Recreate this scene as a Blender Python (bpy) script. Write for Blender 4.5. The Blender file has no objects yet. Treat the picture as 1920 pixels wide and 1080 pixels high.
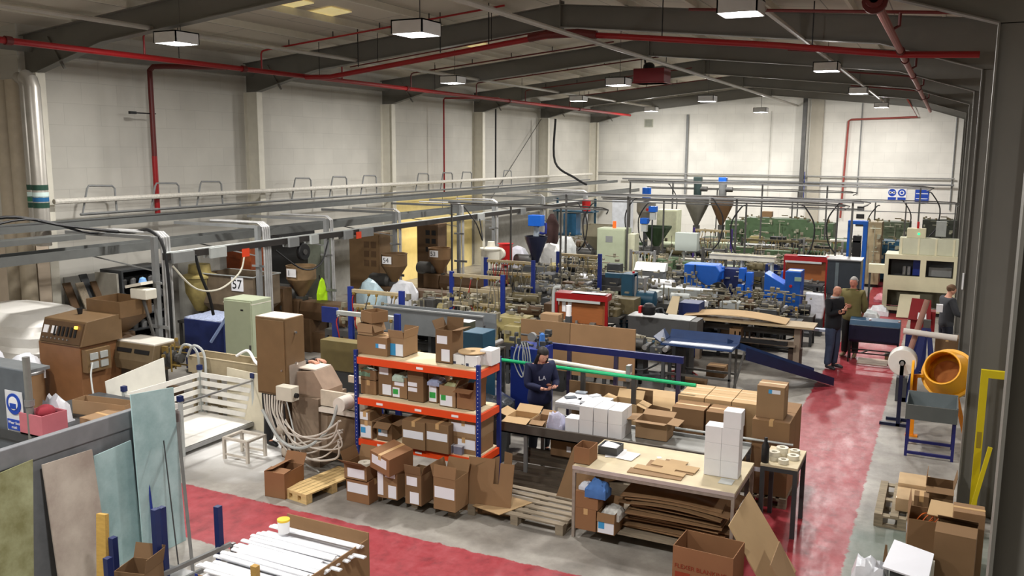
import bpy, math, random
from mathutils import Vector, Matrix
random.seed(7)
sc = bpy.context.scene
COL = sc.collection
R = math.radians
# ------------------------------------------------------------------ camera
YAW, PITCH, ROLL, FPX, CH = .45958, .15453, .00573, 1642.6, 4.45
FW = Vector((-math.sin(YAW)*math.cos(PITCH), math.cos(YAW)*math.cos(PITCH), -math.sin(PITCH)))
RT0 = Vector((math.cos(YAW), math.sin(YAW), 0)); UP0 = RT0.cross(FW)
RT = RT0*math.cos(ROLL)+UP0*math.sin(ROLL); UP = UP0*math.cos(ROLL)-RT0*math.sin(ROLL)
CPOS = Vector((0, 0, CH))
cd = bpy.data.cameras.new('camera'); cam = bpy.data.objects.new('camera', cd); COL.objects.link(cam)
cam.matrix_world = Matrix(((RT.x, UP.x, -FW.x, 0), (RT.y, UP.y, -FW.y, 0), (RT.z, UP.z, -FW.z, CH), (0, 0, 0, 1)))
cd.sensor_width = 36; cd.lens = FPX/1920*36; cd.clip_start = .05; cd.clip_end = 200
sc.camera = cam
sc.view_settings.view_transform = 'Standard'; sc.view_settings.look = 'None'
sc.view_settings.gamma = 1; sc.view_settings.use_curve_mapping = False
sc.view_settings.exposure = 0.0
w = bpy.data.worlds.new('world'); sc.world = w; w.use_nodes = True
w.node_tree.nodes['Background'].inputs[0].default_value = (.75, .8, 1, 1)
w.node_tree.nodes['Background'].inputs[1].default_value = .25
LAMP_W = 265
LAMPS = [(-12.45, 11.7, 6.3), (-12.5, 21.5, 6.3), (-12.5, 30.7, 6.3), (-12.45, 39.4, 6.3), (-7.25, 11.4, 6.15), (-7.85, 22.0, 6.15), (-7.5, 29.9, 6.15), (-7.4, 38.7, 6.15),
         (-2.7, 12.4, 6.3), (-2.7, 21.6, 6.3), (-2.7, 29.4, 6.26), (-2.7, 39.3, 6.3)]
LAMPS_OUT = [(-12.5, 4.6), (-8.0, 3.4), (-2.7, 3.4), (5.0, 8.0), (5.0, 18.0), (5.0, 28.0)]
LAMP_Z = 6.3
def bulb(x, y, z, W):   # wide sideways throw of the drop lens, cut off by the housing
    ld = bpy.data.lights.new('lamp_bulb', 'POINT'); ld.shadow_soft_size = .03; ld.energy = W; ld.color = (1, .98, .95)
    o = bpy.data.objects.new('lamp_bulb', ld); COL.objects.link(o); o.location = (x, y, z-.04); return o
def area(x, y, z, W, size, col=(1, .97, .93), spread=180):
    ld = bpy.data.lights.new('lamp_light', 'AREA'); ld.shape = 'SQUARE'; ld.size = size; ld.energy = W; ld.color = col; ld.spread = R(spread)
    o = bpy.data.objects.new('lamp_light', ld); COL.objects.link(o); o.location = (x, y, z); return o

# pixel -> point helpers (the photograph's 1920x1080 frame)
def ray(u, v): return FW+RT*((u-960)/FPX)-UP*((v-540)/FPX)
def PZ(u, v, z=0.): d = ray(u, v); return CPOS+d*((z-CH)/d.z)
def PX(u, v, x): d = ray(u, v); return CPOS+d*(x/d.x)
def PY(u, v, y): d = ray(u, v); return CPOS+d*(y/d.y)

# ------------------------------------------------------------------ materials
def lin(c):
    return tuple((x/12.92 if x <= .04045 else ((x+.055)/1.055)**2.4) for x in [k/255 for k in c[:3]])+(1,)
MC = {}
def M(col, rough=.6, metal=0., noise=.12, scale=6., bump=0., kind='plain', emit=0., spec=.4, alpha=1.):
    key = (tuple(col), rough, metal, noise, scale, bump, kind, emit, spec, alpha)
    if key in MC: return MC[key]
    m = bpy.data.materials.new('%s_%d' % (kind, len(MC))); m.use_nodes = True; nt = m.node_tree; N = nt.nodes; L = nt.links
    b = N['Principled BSDF']; b.inputs['Roughness'].default_value = rough; b.inputs['Metallic'].default_value = metal
    b.inputs['Specular IOR Level'].default_value = spec
    c = lin(col); b.inputs['Base Color'].default_value = c
    tc = N.new('ShaderNodeTexCoord')
    if noise > 0:
        nz = N.new('ShaderNodeTexNoise'); nz.inputs['Scale'].default_value = scale; nz.inputs['Detail'].default_value = 4
        if kind == 'wood':
            mp = N.new('ShaderNodeMapping'); mp.inputs['Scale'].default_value = (1, 9, 9); L.new(tc.outputs['Object'], mp.inputs[0]); L.new(mp.outputs[0], nz.inputs[0])
        else: L.new(tc.outputs['Object'], nz.inputs[0])
        mr = N.new('ShaderNodeMapRange'); mr.inputs[1].default_value = .3; mr.inputs[2].default_value = .7
        mr.inputs[3].default_value = 1-noise; mr.inputs[4].default_value = 1+noise*.7; L.new(nz.outputs[0], mr.inputs[0])
        mx = N.new('ShaderNodeVectorMath'); mx.operation = 'SCALE'; mx.inputs[0].default_value = c[:3]; L.new(mr.outputs[0], mx.inputs['Scale'])
        L.new(mx.outputs[0], b.inputs['Base Color'])
        if bump > 0:
            bp = N.new('ShaderNodeBump'); bp.inputs['Strength'].default_value = bump; bp.inputs['Distance'].default_value = .02; L.new(nz.outputs[0], bp.inputs['Height']); L.new(bp.outputs[0], b.inputs['Normal'])
    if emit > 0:
        b.inputs['Emission Color'].default_value = c; b.inputs['Emission Strength'].default_value = emit
    if alpha < 1:
        b.inputs['Alpha'].default_value = alpha
    MC[key] = m; return m
def card(k=0):
    return M([(138, 108, 78), (128, 101, 73), (150, 122, 92), (120, 94, 68), (140, 102, 72), (184, 156, 118)][k % 6], .8, noise=.07, scale=3, spec=.2, kind='card')
CARD_IN = M((130, 100, 70), .85, noise=.06, kind='card')
ORANGE = M((226, 74, 26), .45, noise=.05); RBLUE = M((24, 44, 122), .45, noise=.06)
STEEL = M((150, 150, 150), .4, .6, noise=.1); DSTEEL = M((85, 84, 82), .5, .4, noise=.15)
GREY = M((128, 130, 130), .5, noise=.08); LGREY = M((176, 180, 178), .5, noise=.06); DGREY = M((62, 64, 66), .55, noise=.12)
FRAMEG = M((112, 110, 104), .55, noise=.06, scale=2); BLACK = M((22, 22, 24), .55, noise=.1); BROWN = M((112, 88, 60), .5, noise=.08)
OBROWN = M((146, 86, 46), .5, noise=.1); BEIGE = M((206, 202, 178), .5, noise=.05); GREEN = M((74, 96, 66), .55, noise=.14)
LGREEN = M((120, 160, 110), .55, noise=.1); SAGE = M((166, 174, 148), .5, noise=.05); BLUE = M((20, 92, 190), .4, noise=.07)
DBLUE = M((24, 38, 88), .45, noise=.1); TEAL = M((28, 70, 92), .45, noise=.1); WHITE = M((228, 228, 230), .55, noise=.03)
PAPER = M((236, 236, 238), .8, noise=.02); RED = M((178, 22, 24), .45, noise=.06); REDP = M((140, 16, 20), .4, noise=.06)
YELLOW = M((240, 178, 20), .4, noise=.05); OLIVE = M((150, 138, 92), .55, noise=.12); TAN = M((160, 146, 116), .6, noise=.14)
PALEW = M((214, 184, 128), .7, noise=.16, kind='wood', scale=4); GREYW = M((142, 130, 112), .8, noise=.22, kind='wood', scale=4)
BOARD = M((224, 206, 170), .7, noise=.05); SKIN = M((205, 150, 125), .55, noise=.04); CREAM = M((214, 210, 196), .6, noise=.05)
FILM = M((225, 228, 235), .25, noise=.06, scale=9, bump=.5, spec=.6); DUST = M((182, 170, 154), .8, noise=.2, scale=9)
STICK = M((226, 228, 236), .6, noise=.02); SBLUE = M((60, 150, 205), .6, noise=.03); SGREEN = M((50, 158, 70), .6, noise=.03)
NAVY = M((20, 26, 60), .8, noise=.15); JEANS = M((52, 62, 84), .85, noise=.15); CHROME = M((200, 200, 200), .25, .9, noise=.05)

# ------------------------------------------------------------------ mesh builder
class MB:
    def __init__(s): s.v = []; s.f = []
    def add(s, vs, fs):
        n = len(s.v); s.v += [tuple(p) for p in vs]; s.f += [tuple(i+n for i in f) for f in fs]; return s
    def b(s, x0, y0, z0, x1, y1, z1):
        if x0 > x1: x0, x1 = x1, x0
        if y0 > y1: y0, y1 = y1, y0
        if z0 > z1: z0, z1 = z1, z0
        return s.add([(x0, y0, z0), (x1, y0, z0), (x1, y1, z0), (x0, y1, z0), (x0, y0, z1), (x1, y0, z1), (x1, y1, z1), (x0, y1, z1)],
                     [(0, 3, 2, 1), (4, 5, 6, 7), (0, 1, 5, 4), (1, 2, 6, 5), (2, 3, 7, 6), (3, 0, 4, 7)])
    def cb(s, c, d, m=None):   # centred box, optional rotation
        m = m or Matrix.Identity(3); c = Vector(c); hx, hy, hz = d[0]/2, d[1]/2, d[2]/2
        vs = [c+m @ Vector(p) for p in [(-hx, -hy, -hz), (hx, -hy, -hz), (hx, hy, -hz), (-hx, hy, -hz), (-hx, -hy, hz), (hx, -hy, hz), (hx, hy, hz), (-hx, hy, hz)]]
        return s.add(vs, [(0, 3, 2, 1), (4, 5, 6, 7), (0, 1, 5, 4), (1, 2, 6, 5), (2, 3, 7, 6), (3, 0, 4, 7)])
    def bar(s, p, q, w_, h_=None):   # square bar between points
        p, q = Vector(p), Vector(q); h_ = h_ or w_; d = q-p; L_ = d.length
        if L_ < 1e-5: return s
        d.normalize(); up = Vector((0, 0, 1)) if abs(d.z) < .95 else Vector((0, 1, 0))
        a = d.cross(up).normalized(); b_ = a.cross(d)
        return s.cb((p+q)/2, (L_, w_, h_), Matrix((d, a, b_)).transposed())
    def t(s, pts, r, n=8, smooth=0, r1=None):    # tube along points
        pts = [Vector(p) for p in pts]
        if smooth: pts = spline(pts, smooth)
        k = len(pts); vs = []; fs = []
        pa = None
        for i, p in enumerate(pts):
            d = (pts[min(i+1, k-1)]-pts[max(i-1, 0)]).normalized()
            if pa is None:
                up = Vector((0, 0, 1)) if abs(d.z) < .9 else Vector((1, 0, 0)); a = d.cross(up).normalized()
            else:
                a = (pa-d*pa.dot(d)); a = a.normalized() if a.length > 1e-4 else d.orthogonal().normalized()
            pa = a; b_ = d.cross(a); rr = r if r1 is None else r+(r1-r)*i/(k-1)
            for j in range(n):
                an = 2*math.pi*j/n; vs.append(p+a*math.cos(an)*rr+b_*math.sin(an)*rr)
        for i in range(k-1):
            for j in range(n):
                fs.append((i*n+j, i*n+(j+1) % n, (i+1)*n+(j+1) % n, (i+1)*n+j))
        fs.append(tuple(range(n-1, -1, -1))); fs.append(tuple((k-1)*n+j for j in range(n)))
        return s.add(vs, fs)
    def c(s, p0, p1, r0, r1=None, n=16): return s.t([p0, p1], r0, n, r1=r0 if r1 is None else r1)
    def l(s, prof, c=(0, 0, 0), n=20, axis='z'):   # lathe, prof [(r,z)]
        vs = []; fs = []
        for r_, z_ in prof:
            for j in range(n):
                an = 2*math.pi*j/n; p = (r_*math.cos(an), r_*math.sin(an), z_)
                if axis == 'x': p = (p[2], p[0], p[1])
                if axis == 'y': p = (p[0], p[2], p[1])
                vs.append((p[0]+c[0], p[1]+c[1], p[2]+c[2]))
        for i in range(len(prof)-1):
            for j in range(n): fs.append((i*n+j, i*n+(j+1) % n, (i+1)*n+(j+1) % n, (i+1)*n+j))
        if prof[0][0] > 1e-6: fs.append(tuple(range(n-1, -1, -1)))
        if prof[-1][0] > 1e-6: fs.append(tuple((len(prof)-1)*n+j for j in range(n)))
        return s.add(vs, fs)
    def x(s, poly, axis, a, b_):   # prism: polygon extruded along axis
        k = len(poly)
        def P3(p, t_):
            return {'x': (t_, p[0], p[1]), 'y': (p[0], t_, p[1]), 'z': (p[0], p[1], t_)}[axis]
        vs = [P3(p, a) for p in poly]+[P3(p, b_) for p in poly]
        fs = [tuple(range(k-1, -1, -1)), tuple(range(k, 2*k))]+[(i, (i+1) % k, k+(i+1) % k, k+i) for i in range(k)]
        return s.add(vs, fs)
    def slab(s, q, th):   # thick quad: 4 corner points, thickness along normal
        q = [Vector(p) for p in q]; n_ = (q[1]-q[0]).cross(q[3]-q[0]).normalized()*th
        return s.add(q+[p+n_ for p in q], [(3, 2, 1, 0), (4, 5, 6, 7), (0, 1, 5, 4), (1, 2, 6, 5), (2, 3, 7, 6), (3, 0, 4, 7)])
    def frust(s, x0, y0, x1, y1, z1, x2, y2, x3, y3, z0):  # rectangular hopper: top rect at z1, bottom rect z0
        return s.add([(x2, y2, z0), (x3, y2, z0), (x3, y3, z0), (x2, y3, z0), (x0, y0, z1), (x1, y0, z1), (x1, y1, z1), (x0, y1, z1)],
                     [(0, 3, 2, 1), (4, 5, 6, 7), (0, 1, 5, 4), (1, 2, 6, 5), (2, 3, 7, 6), (3, 0, 4, 7)])
    def ball(s, c, r, n=12, sc_=(1, 1, 1)):
        prof = [(max(1e-7, math.sin(math.pi*i/8)), -math.cos(math.pi*i/8)) for i in range(9)]
        m = MB().l(prof, n=n); s.add([(p[0]*r*sc_[0]+c[0], p[1]*r*sc_[1]+c[1], p[2]*r*sc_[2]+c[2]) for p in m.v], m.f); return s
def spline(pts, k):
    out = []; P_ = [pts[0]]+pts+[pts[-1]]
    for i in range(1, len(P_)-2):
        a, b_, c_, d_ = P_[i-1], P_[i], P_[i+1], P_[i+2]
        for j in range(k):
            t_ = j/k; out.append(.5*((2*b_)+(c_-a)*t_+(2*a-5*b_+4*c_-d_)*t_*t_+(3*b_-a-3*c_+d_)*t_**3))
    out.append(pts[-1]); return out
def mk(name, mb, mat, parent=None, bevel=0, smooth=False, label=None):
    me = bpy.data.meshes.new(name); me.from_pydata([tuple(v) for v in mb.v], [], mb.f); me.update(); me.materials.append(mat)
    if smooth:
        me.polygons.foreach_set('use_smooth', [True]*len(me.polygons)); 
        try: me.set_sharp_from_angle(angle=R(28))
        except Exception: pass
    o = bpy.data.objects.new(name, me); COL.objects.link(o)
    if parent is not None: o.parent = parent
    if bevel:
        bm = o.modifiers.new('bevel', 'BEVEL'); bm.width = bevel; bm.segments = 2; bm.limit_method = 'ANGLE'; bm.harden_normals = False
    if label: o['label'] = label
    return o
class T:
    """a thing: an Empty with its parts"""
    def __init__(s, name, label, cat, loc=(0, 0, 0), rz=0, group=None):
        o = bpy.data.objects.new(name, None); COL.objects.link(o); o.location = loc; o.rotation_euler = (0, 0, R(rz)); o.empty_display_size = .1
        o['label'] = label; o['category'] = cat
        if group: o['group'] = group
        s.o = o
    def p(s, name, mat, mb, parent=None, bevel=0, smooth=False, label=None):
        o = mk(name, mb, mat, parent or s.o, bevel, smooth, label)
        if name in ('fittings', 'pipe_fittings', 'die_fittings', 'clutter', 'gears', 'stock', 'top_gear', 'debris', 'scraps', 'top_studs', 'pipework'): o['kind'] = 'stuff'
        return o
def one(name, label, cat, mat, mb, group=None, bevel=0, smooth=False, loc=None, rot=None):
    o = mk(name, mb, mat, None, bevel, smooth); o['label'] = label; o['category'] = cat
    if group: o['group'] = group
    if loc: o.location = loc
    if rot: o.rotation_euler = [R(a) for a in rot]
    return o
def st(name, mat, mb, bevel=0): o = mk(name, mb, mat, None, bevel); o['kind'] = 'structure'; return o
def dup(root, loc, rz, label, group=None):
    r = root.copy(); COL.objects.link(r); r.location = loc; r.rotation_euler = (0, 0, R(rz)); r['label'] = label
    if group: r['group'] = group
    for ch in list(root.children):
        c = ch.copy(); COL.objects.link(c); c.parent = r
        for g in ch.children:
            d = g.copy(); COL.objects.link(d); d.parent = c
    return r
def B(*a): return MB().b(*a)

# ------------------------------------------------------------------ structure
WX, BY, RX, FY = -16.75, 43.2, 9.0, -3.0
def nodes_mat(name):
    m = bpy.data.materials.new(name); m.use_nodes = True; return m, m.node_tree.nodes, m.node_tree.links
def floor_mat():
    m, N, L = nodes_mat('painted_concrete'); b = N['Principled BSDF']
    b.inputs['Specular IOR Level'].default_value = .38; tc = N.new('ShaderNodeTexCoord')
    n1 = N.new('ShaderNodeTexNoise'); n1.inputs['Scale'].default_value = 1.1; n1.inputs['Detail'].default_value = 7; n1.inputs['Roughness'].default_value = .65; L.new(tc.outputs['Object'], n1.inputs[0])
    n2 = N.new('ShaderNodeTexNoise'); n2.inputs['Scale'].default_value = 5.5; n2.inputs['Detail'].default_value = 6; n2.inputs['Roughness'].default_value = .7; L.new(tc.outputs['Object'], n2.inputs[0])
    mpx = N.new('ShaderNodeMapping'); mpx.inputs['Scale'].default_value = (3, 1, 1); mpx.inputs['Rotation'].default_value = (0, 0, .5); L.new(tc.outputs['Object'], mpx.inputs[0])
    n3 = N.new('ShaderNodeTexNoise'); n3.inputs['Scale'].default_value = 1.5; n3.inputs['Detail'].default_value = 9; n3.inputs['Roughness'].default_value = .75; L.new(mpx.outputs[0], n3.inputs[0])
    def mth(op, a, b_=None, clamp=False):
        x = N.new('ShaderNodeMath'); x.operation = op; x.use_clamp = clamp
        for i, k in enumerate((a, b_)):
            if k is None: continue
            if isinstance(k, (int, float)): x.inputs[i].default_value = k
            else: L.new(k, x.inputs[i])
        return x.outputs[0]
    jit = mth('MULTIPLY', mth('SUBTRACT', n2.outputs[0], .5), .16)
    vx = N.new('ShaderNodeSeparateXYZ'); L.new(tc.outputs['Object'], vx.inputs[0])
    X = mth('ADD', vx.outputs[0], jit); Y = mth('ADD', vx.outputs[1], jit)
    def band(v, a, b_, s=.02):
        lo = mth('DIVIDE', mth('SUBTRACT', v, a), s, True); hi = mth('DIVIDE', mth('SUBTRACT', b_, v), s, True); return mth('MULTIPLY', lo, hi)
    red = mth('MAXIMUM', mth('MULTIPLY', band(X, -2.06, -.72), band(Y, 5.0, 44)), mth('MULTIPLY', band(Y, 6.93, 8.15), band(X, -14, -.75)))
    wear = N.new('ShaderNodeMapRange'); wear.inputs[1].default_value = .56; wear.inputs[2].default_value = .74; L.new(n3.outputs[0], wear.inputs[0]); wear.inputs[3].default_value = 0; wear.inputs[4].default_value = .2
    def ramp(fac, stops):
        r = N.new('ShaderNodeValToRGB'); L.new(fac, r.inputs[0]); e = r.color_ramp.elements
        while len(e) < len(stops): e.new(.5)
        for i, (p, c) in enumerate(stops): e[i].position = p; e[i].color = lin(c)
        return r.outputs[0]
    conc = ramp(n1.outputs[0], [(.3, (110, 106, 100)), (.47, (142, 137, 130)), (.6, (164, 160, 152)), (.75, (124, 119, 112))])
    redc = ramp(n2.outputs[0], [(.3, (120, 36, 44)), (.5, (150, 48, 56)), (.7, (158, 66, 74))])
    def mix(f, a, b_):
        x = N.new('ShaderNodeMix'); x.data_type = 'RGBA'; L.new(f, x.inputs[0])
        for k, i in ((a, 6), (b_, 7)):
            if isinstance(k, tuple): x.inputs[i].default_value = lin(k)
            else: L.new(k, x.inputs[i])
        return x.outputs[2]
    redc = mix(wear.outputs[0], redc, (182, 126, 128))
    # powder drift beside the left machines and a green tinted patch by the right-hand cartons
    def blob(cx, cy, r0, r1):
        dx = mth('SUBTRACT', vx.outputs[0], cx); dy = mth('SUBTRACT', vx.outputs[1], cy)
        d = mth('ADD', mth('SQRT', mth('ADD', mth('MULTIPLY', dx, dx), mth('MULTIPLY', dy, dy))), mth('MULTIPLY', mth('SUBTRACT', n1.outputs[0], .5), 1.6))
        return mth('DIVIDE', mth('SUBTRACT', r1, d), r1-r0, True)
    col = mix(mth('MULTIPLY', blob(-9.1, 9.6, .5, 1.35), .9), conc, (232, 232, 230))
    col = mix(mth('MULTIPLY', blob(0.1, 10.2, .6, 1.4), .55), col, (84, 112, 100))
    col = mix(red, col, redc)
    L.new(col, b.inputs['Base Color'])
    rg = N.new('ShaderNodeMapRange'); rg.inputs[1].default_value = .35; rg.inputs[2].default_value = .7; rg.inputs[3].default_value = .3; rg.inputs[4].default_value = .55; L.new(n3.outputs[0], rg.inputs[0])
    L.new(rg.outputs[0], b.inputs['Roughness'])
    bp = N.new('ShaderNodeBump'); bp.inputs['Strength'].default_value = .12; bp.inputs['Distance'].default_value = .01; L.new(n2.outputs[0], bp.inputs['Height']); L.new(bp.outputs[0], b.inputs['Normal'])
    return m
def block_mat(axis, c1=(196, 193, 184), rough=.75):
    m, N, L = nodes_mat('painted_blockwork'); b = N['Principled BSDF']; b.inputs['Roughness'].default_value = rough
    tc = N.new('ShaderNodeTexCoord'); sp = N.new('ShaderNodeSeparateXYZ'); L.new(tc.outputs['Object'], sp.inputs[0]); cb = N.new('ShaderNodeCombineXYZ')
    L.new(sp.outputs[1 if axis == 'x' else 0], cb.inputs[0]); L.new(sp.outputs[2], cb.inputs[1])
    br = N.new('ShaderNodeTexBrick'); br.inputs['Scale'].default_value = 1; br.inputs['Brick Width'].default_value = .9 if axis == 'x' else .9
    br.inputs['Row Height'].default_value = .45; br.inputs['Mortar Size'].default_value = .006; br.inputs['Mortar Smooth'].default_value = .6
    a = lin(c1); br.inputs['Color1'].default_value = a; br.inputs['Color2'].default_value = tuple(k*.95 for k in a[:3])+(1,); br.inputs['Mortar'].default_value = tuple(k*.8 for k in a[:3])+(1,)
    L.new(cb.outputs[0], br.inputs[0])
    nz = N.new('ShaderNodeTexNoise'); nz.inputs['Scale'].default_value = .8; nz.inputs['Detail'].default_value = 6; L.new(tc.outputs['Object'], nz.inputs[0])
    mr = N.new('ShaderNodeMapRange'); mr.inputs[3].default_value = .88; mr.inputs[4].default_value = 1.08; mr.inputs[1].default_value = .3; mr.inputs[2].default_value = .7; L.new(nz.outputs[0], mr.inputs[0])
    mx = N.new('ShaderNodeVectorMath'); mx.operation = 'SCALE'; L.new(br.outputs[0], mx.inputs[0]); L.new(mr.outputs[0], mx.inputs['Scale']); L.new(mx.outputs[0], b.inputs['Base Color'])
    return m
def ceil_mat():
    m, N, L = nodes_mat('roof_liner_panels'); b = N['Principled BSDF']; b.inputs['Roughness'].default_value = .8
    tc = N.new('ShaderNodeTexCoord'); sp = N.new('ShaderNodeSeparateXYZ'); L.new(tc.outputs['Object'], sp.inputs[0]); cb = N.new('ShaderNodeCombineXYZ')
    L.new(sp.outputs[1], cb.inputs[0]); L.new(sp.outputs[0], cb.inputs[1])
    br = N.new('ShaderNodeTexBrick'); br.inputs['Scale'].default_value = 1; br.inputs['Brick Width'].default_value = 3.1; br.inputs['Row Height'].default_value = 1.2; br.offset = .5
    br.inputs['Mortar Size'].default_value = .012; a = lin((206, 198, 184)); br.inputs['Color1'].default_value = a; br.inputs['Color2'].default_value = tuple(k*.93 for k in a[:3])+(1,); br.inputs['Mortar'].default_value = tuple(k*.45 for k in a[:3])+(1,)
    L.new(cb.outputs[0], br.inputs[0]); L.new(br.outputs[0], b.inputs['Base Color']); return m
st('floor', floor_mat(), B(WX-1.5, FY, -.2, RX, BY+.3, 0))
wl = MB().b(WX-.25, 11.9, 0, WX, BY, 7.2).b(-18.9, FY, 0, -18.7, 11.9, 7.2).b(-18.7, 11.65, 0, WX, 11.9, 7.2)
st('wall_left', block_mat('x'), wl)
st('wall_back', block_mat('y', (226, 224, 216)), B(WX-.25, BY, 0, RX, BY+.25, 8.2))
st('wall_right', block_mat('x', (120, 116, 108)), B(RX, FY, 0, RX+.25, BY, 8.2))
st('wall_front', block_mat('y'), B(-18.9, FY-.25, 0, RX, FY, 8.2))
XC = -7.75
def ztop(x): return 7.58-.1*abs(x-XC) if x < .6 else 7.58-.1*(.6-XC)+.1*(x-.6)
def zbot(x):
    z = 7.13-.105*abs(x-XC)
    return z
def roof(x0, x1, name):
    q = MB(); z0, z1 = ztop(x0)+.22, ztop(x1)+.22
    q.add([(x0, FY, z0), (x1, FY, z1), (x1, BY+.2, z1), (x0, BY+.2, z0), (x0, FY, z0+.08), (x1, FY, z1+.08), (x1, BY+.2, z1+.08), (x0, BY+.2, z0+.08)],
          [(0, 3, 2, 1), (4, 5, 6, 7), (0, 1, 5, 4), (1, 2, 6, 5), (2, 3, 7, 6), (3, 0, 4, 7)]); return q
rf = roof(-18.9, XC, 'a'); r2 = roof(XC, .6, 'b'); rf.add(r2.v, r2.f); r3 = roof(.6, RX+.2, 'c'); rf.add(r3.v, r3.f)
st('ceiling', ceil_mat(), rf)
# dado: lower band of the left wall is bare grey blockwork
st('trim_1', M((150, 148, 142), .8, noise=.1), B(WX, 12.3, 0, WX+.03, BY, 1.75))
# roof lights
RL = M((255, 236, 170), .5, noise=.3, scale=3, emit=.35)
k = 0
for yb in (8.6, 14.9, 21.1, 27.3, 33.5, 39.7):
    for xa in (-12.6, -3.6):
        k += 1; q = MB()
        for s_ in range(2):
            ya = yb-1.0+s_*1.25
            a0, a1 = ztop(xa)+.2, ztop(xa+.9)+.2
            q.slab([(xa, ya, a0), (xa, ya+.7, a0), (xa+.9, ya+.7, a1), (xa+.9, ya, a1)], .015)
        st('window_%d' % k, RL, q)
# steel portal frames
FR = [5.6, 11.8, 18.0, 24.2, 30.4, 36.6, 42.8]
def strip(q, pts, y0, y1, th):
    for (xa, za), (xb, zb) in zip(pts[:-1], pts[1:]):
        q.add([(xa, y0, za), (xb, y0, zb), (xb, y1, zb), (xa, y1, za), (xa, y0, za+th), (xb, y0, zb+th), (xb, y1, zb+th), (xa, y1, za+th)],
              [(0, 3, 2, 1), (4, 5, 6, 7), (0, 1, 5, 4), (1, 2, 6, 5), (2, 3, 7, 6), (3, 0, 4, 7)])
XL, XR = -16.3, .37
FN = ['nearest the camera, its right column fills the right edge', 'first from the front, its right column carries the yellow pipe', 'whose ridge plate shows at the top centre', 'behind the long crossing red pipe, third ridge', 'fourth ridge, just behind the red ridge heater', 'next to last before the white end wall', 'hard against the white end wall']
for i, y in enumerate(FR):
    t = T('portal_frame', 'grey steel portal frame, '+FN[i], 'frame', (0, y, 0))
    bot = [(XL, 5.95), (XL+1.9, zbot(XL+1.9)), (XC-.5, zbot(XC-.5)-.02), (XC, 7.1), (XC+.5, zbot(XC+.5)-.02), (XR-1.7, zbot(XR-1.7)), (XR, 5.93)]
    top = [(WX+.02, ztop(WX)), (XC, ztop(XC)), (XR+.45, ztop(XR+.45))]
    poly = [(WX+.02, 5.95)]+bot+[(XR+.45, 5.93)]+top[::-1]
    q = MB().x(poly, 'y', -.006, .006); strip(q, bot, -.1, .1, .016); strip(q, top, -.1, .1, -.016)
    t.p('rafter', FRAMEG, q)
    t.p('apex_plate', FRAMEG, MB().b(XC-.015, -.11, 7.0, XC+.015, .11, 7.66).b(XC-.12, -.02, 7.1, XC+.12, .02, 7.2))
    t.p('haunch_stiffener', FRAMEG, MB().cb((XL+.55, -.03, 6.3), (.03, .05, .75), Matrix.Rotation(R(-35), 3, 'Y')))
    for nm, xa in (('column', XR), ('column', XL-.45)):
        if y > 43: continue
        t.p(nm, FRAMEG if xa > 0 else CREAM, MB().b(xa, -.1, 0, xa+.02, .1, 5.94).b(xa+.43, -.1, 0, xa+.45, .1, 5.94).b(xa+.02, -.006, 0, xa+.43, .006, 5.94).b(xa-.05, -.15, 0, xa+.5, .15, .02))
# purlins and longitudinal members
for i, xx in enumerate([-15.2, -13.7, -12.2, -10.7, -9.2, -6.3, -4.8, -3.3, -1.8, -.3]):
    one('roof_purlin', 'thin pale zed purlin under the roof, '+['first', 'second', 'third', 'fourth', 'fifth'][i % 5]+(' up from the left eaves' if i < 5 else ' down from the ridge on the right slope'), 'purlin', CREAM,
        MB().b(xx-.03, FY+.1, ztop(xx)+.03, xx+.03, BY-.1, ztop(xx)+.17), group=None)
def tube1(name, label, cat, mat, pts, r, n=10, smooth=0, group=None): return one(name, label, cat, mat, MB().t(pts, r, n, smooth), group, smooth=True)
TUBEM = M((168, 164, 156), .5, noise=.06)
tube1('bracing_tube', 'long pale steel tube running under the left roof slope', 'tube', TUBEM, [(-13.15, FY+.1, 6.62), (-13.15, BY-.2, 6.62)], .045)
tube1('bracing_tube', 'long pale steel tube hung just left of the ridge', 'tube', TUBEM, [(-6.55, FY+.1, 6.62), (-6.55, BY-.2, 6.62)], .045)
tube1('bracing_tube', 'long pale steel tube above the right row of lamps', 'tube', TUBEM, [(-2.7, FY+.1, 6.6), (-2.7, BY-.2, 6.6)], .045)
tube1('eaves_beam', 'grey beam running along the top of the left wall', 'beam', FRAMEG, [(-16.5, FY+.1, 6.45), (-16.5, BY-.2, 6.45)], .11, 4)
# wall bracing rods
tube1('brace_rod', 'thin diagonal tie rod on the far left wall', 'rod', DSTEEL, [(-16.6, 30.5, 1.8), (-16.6, 36.4, 5.9)], .015, 6)
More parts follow.
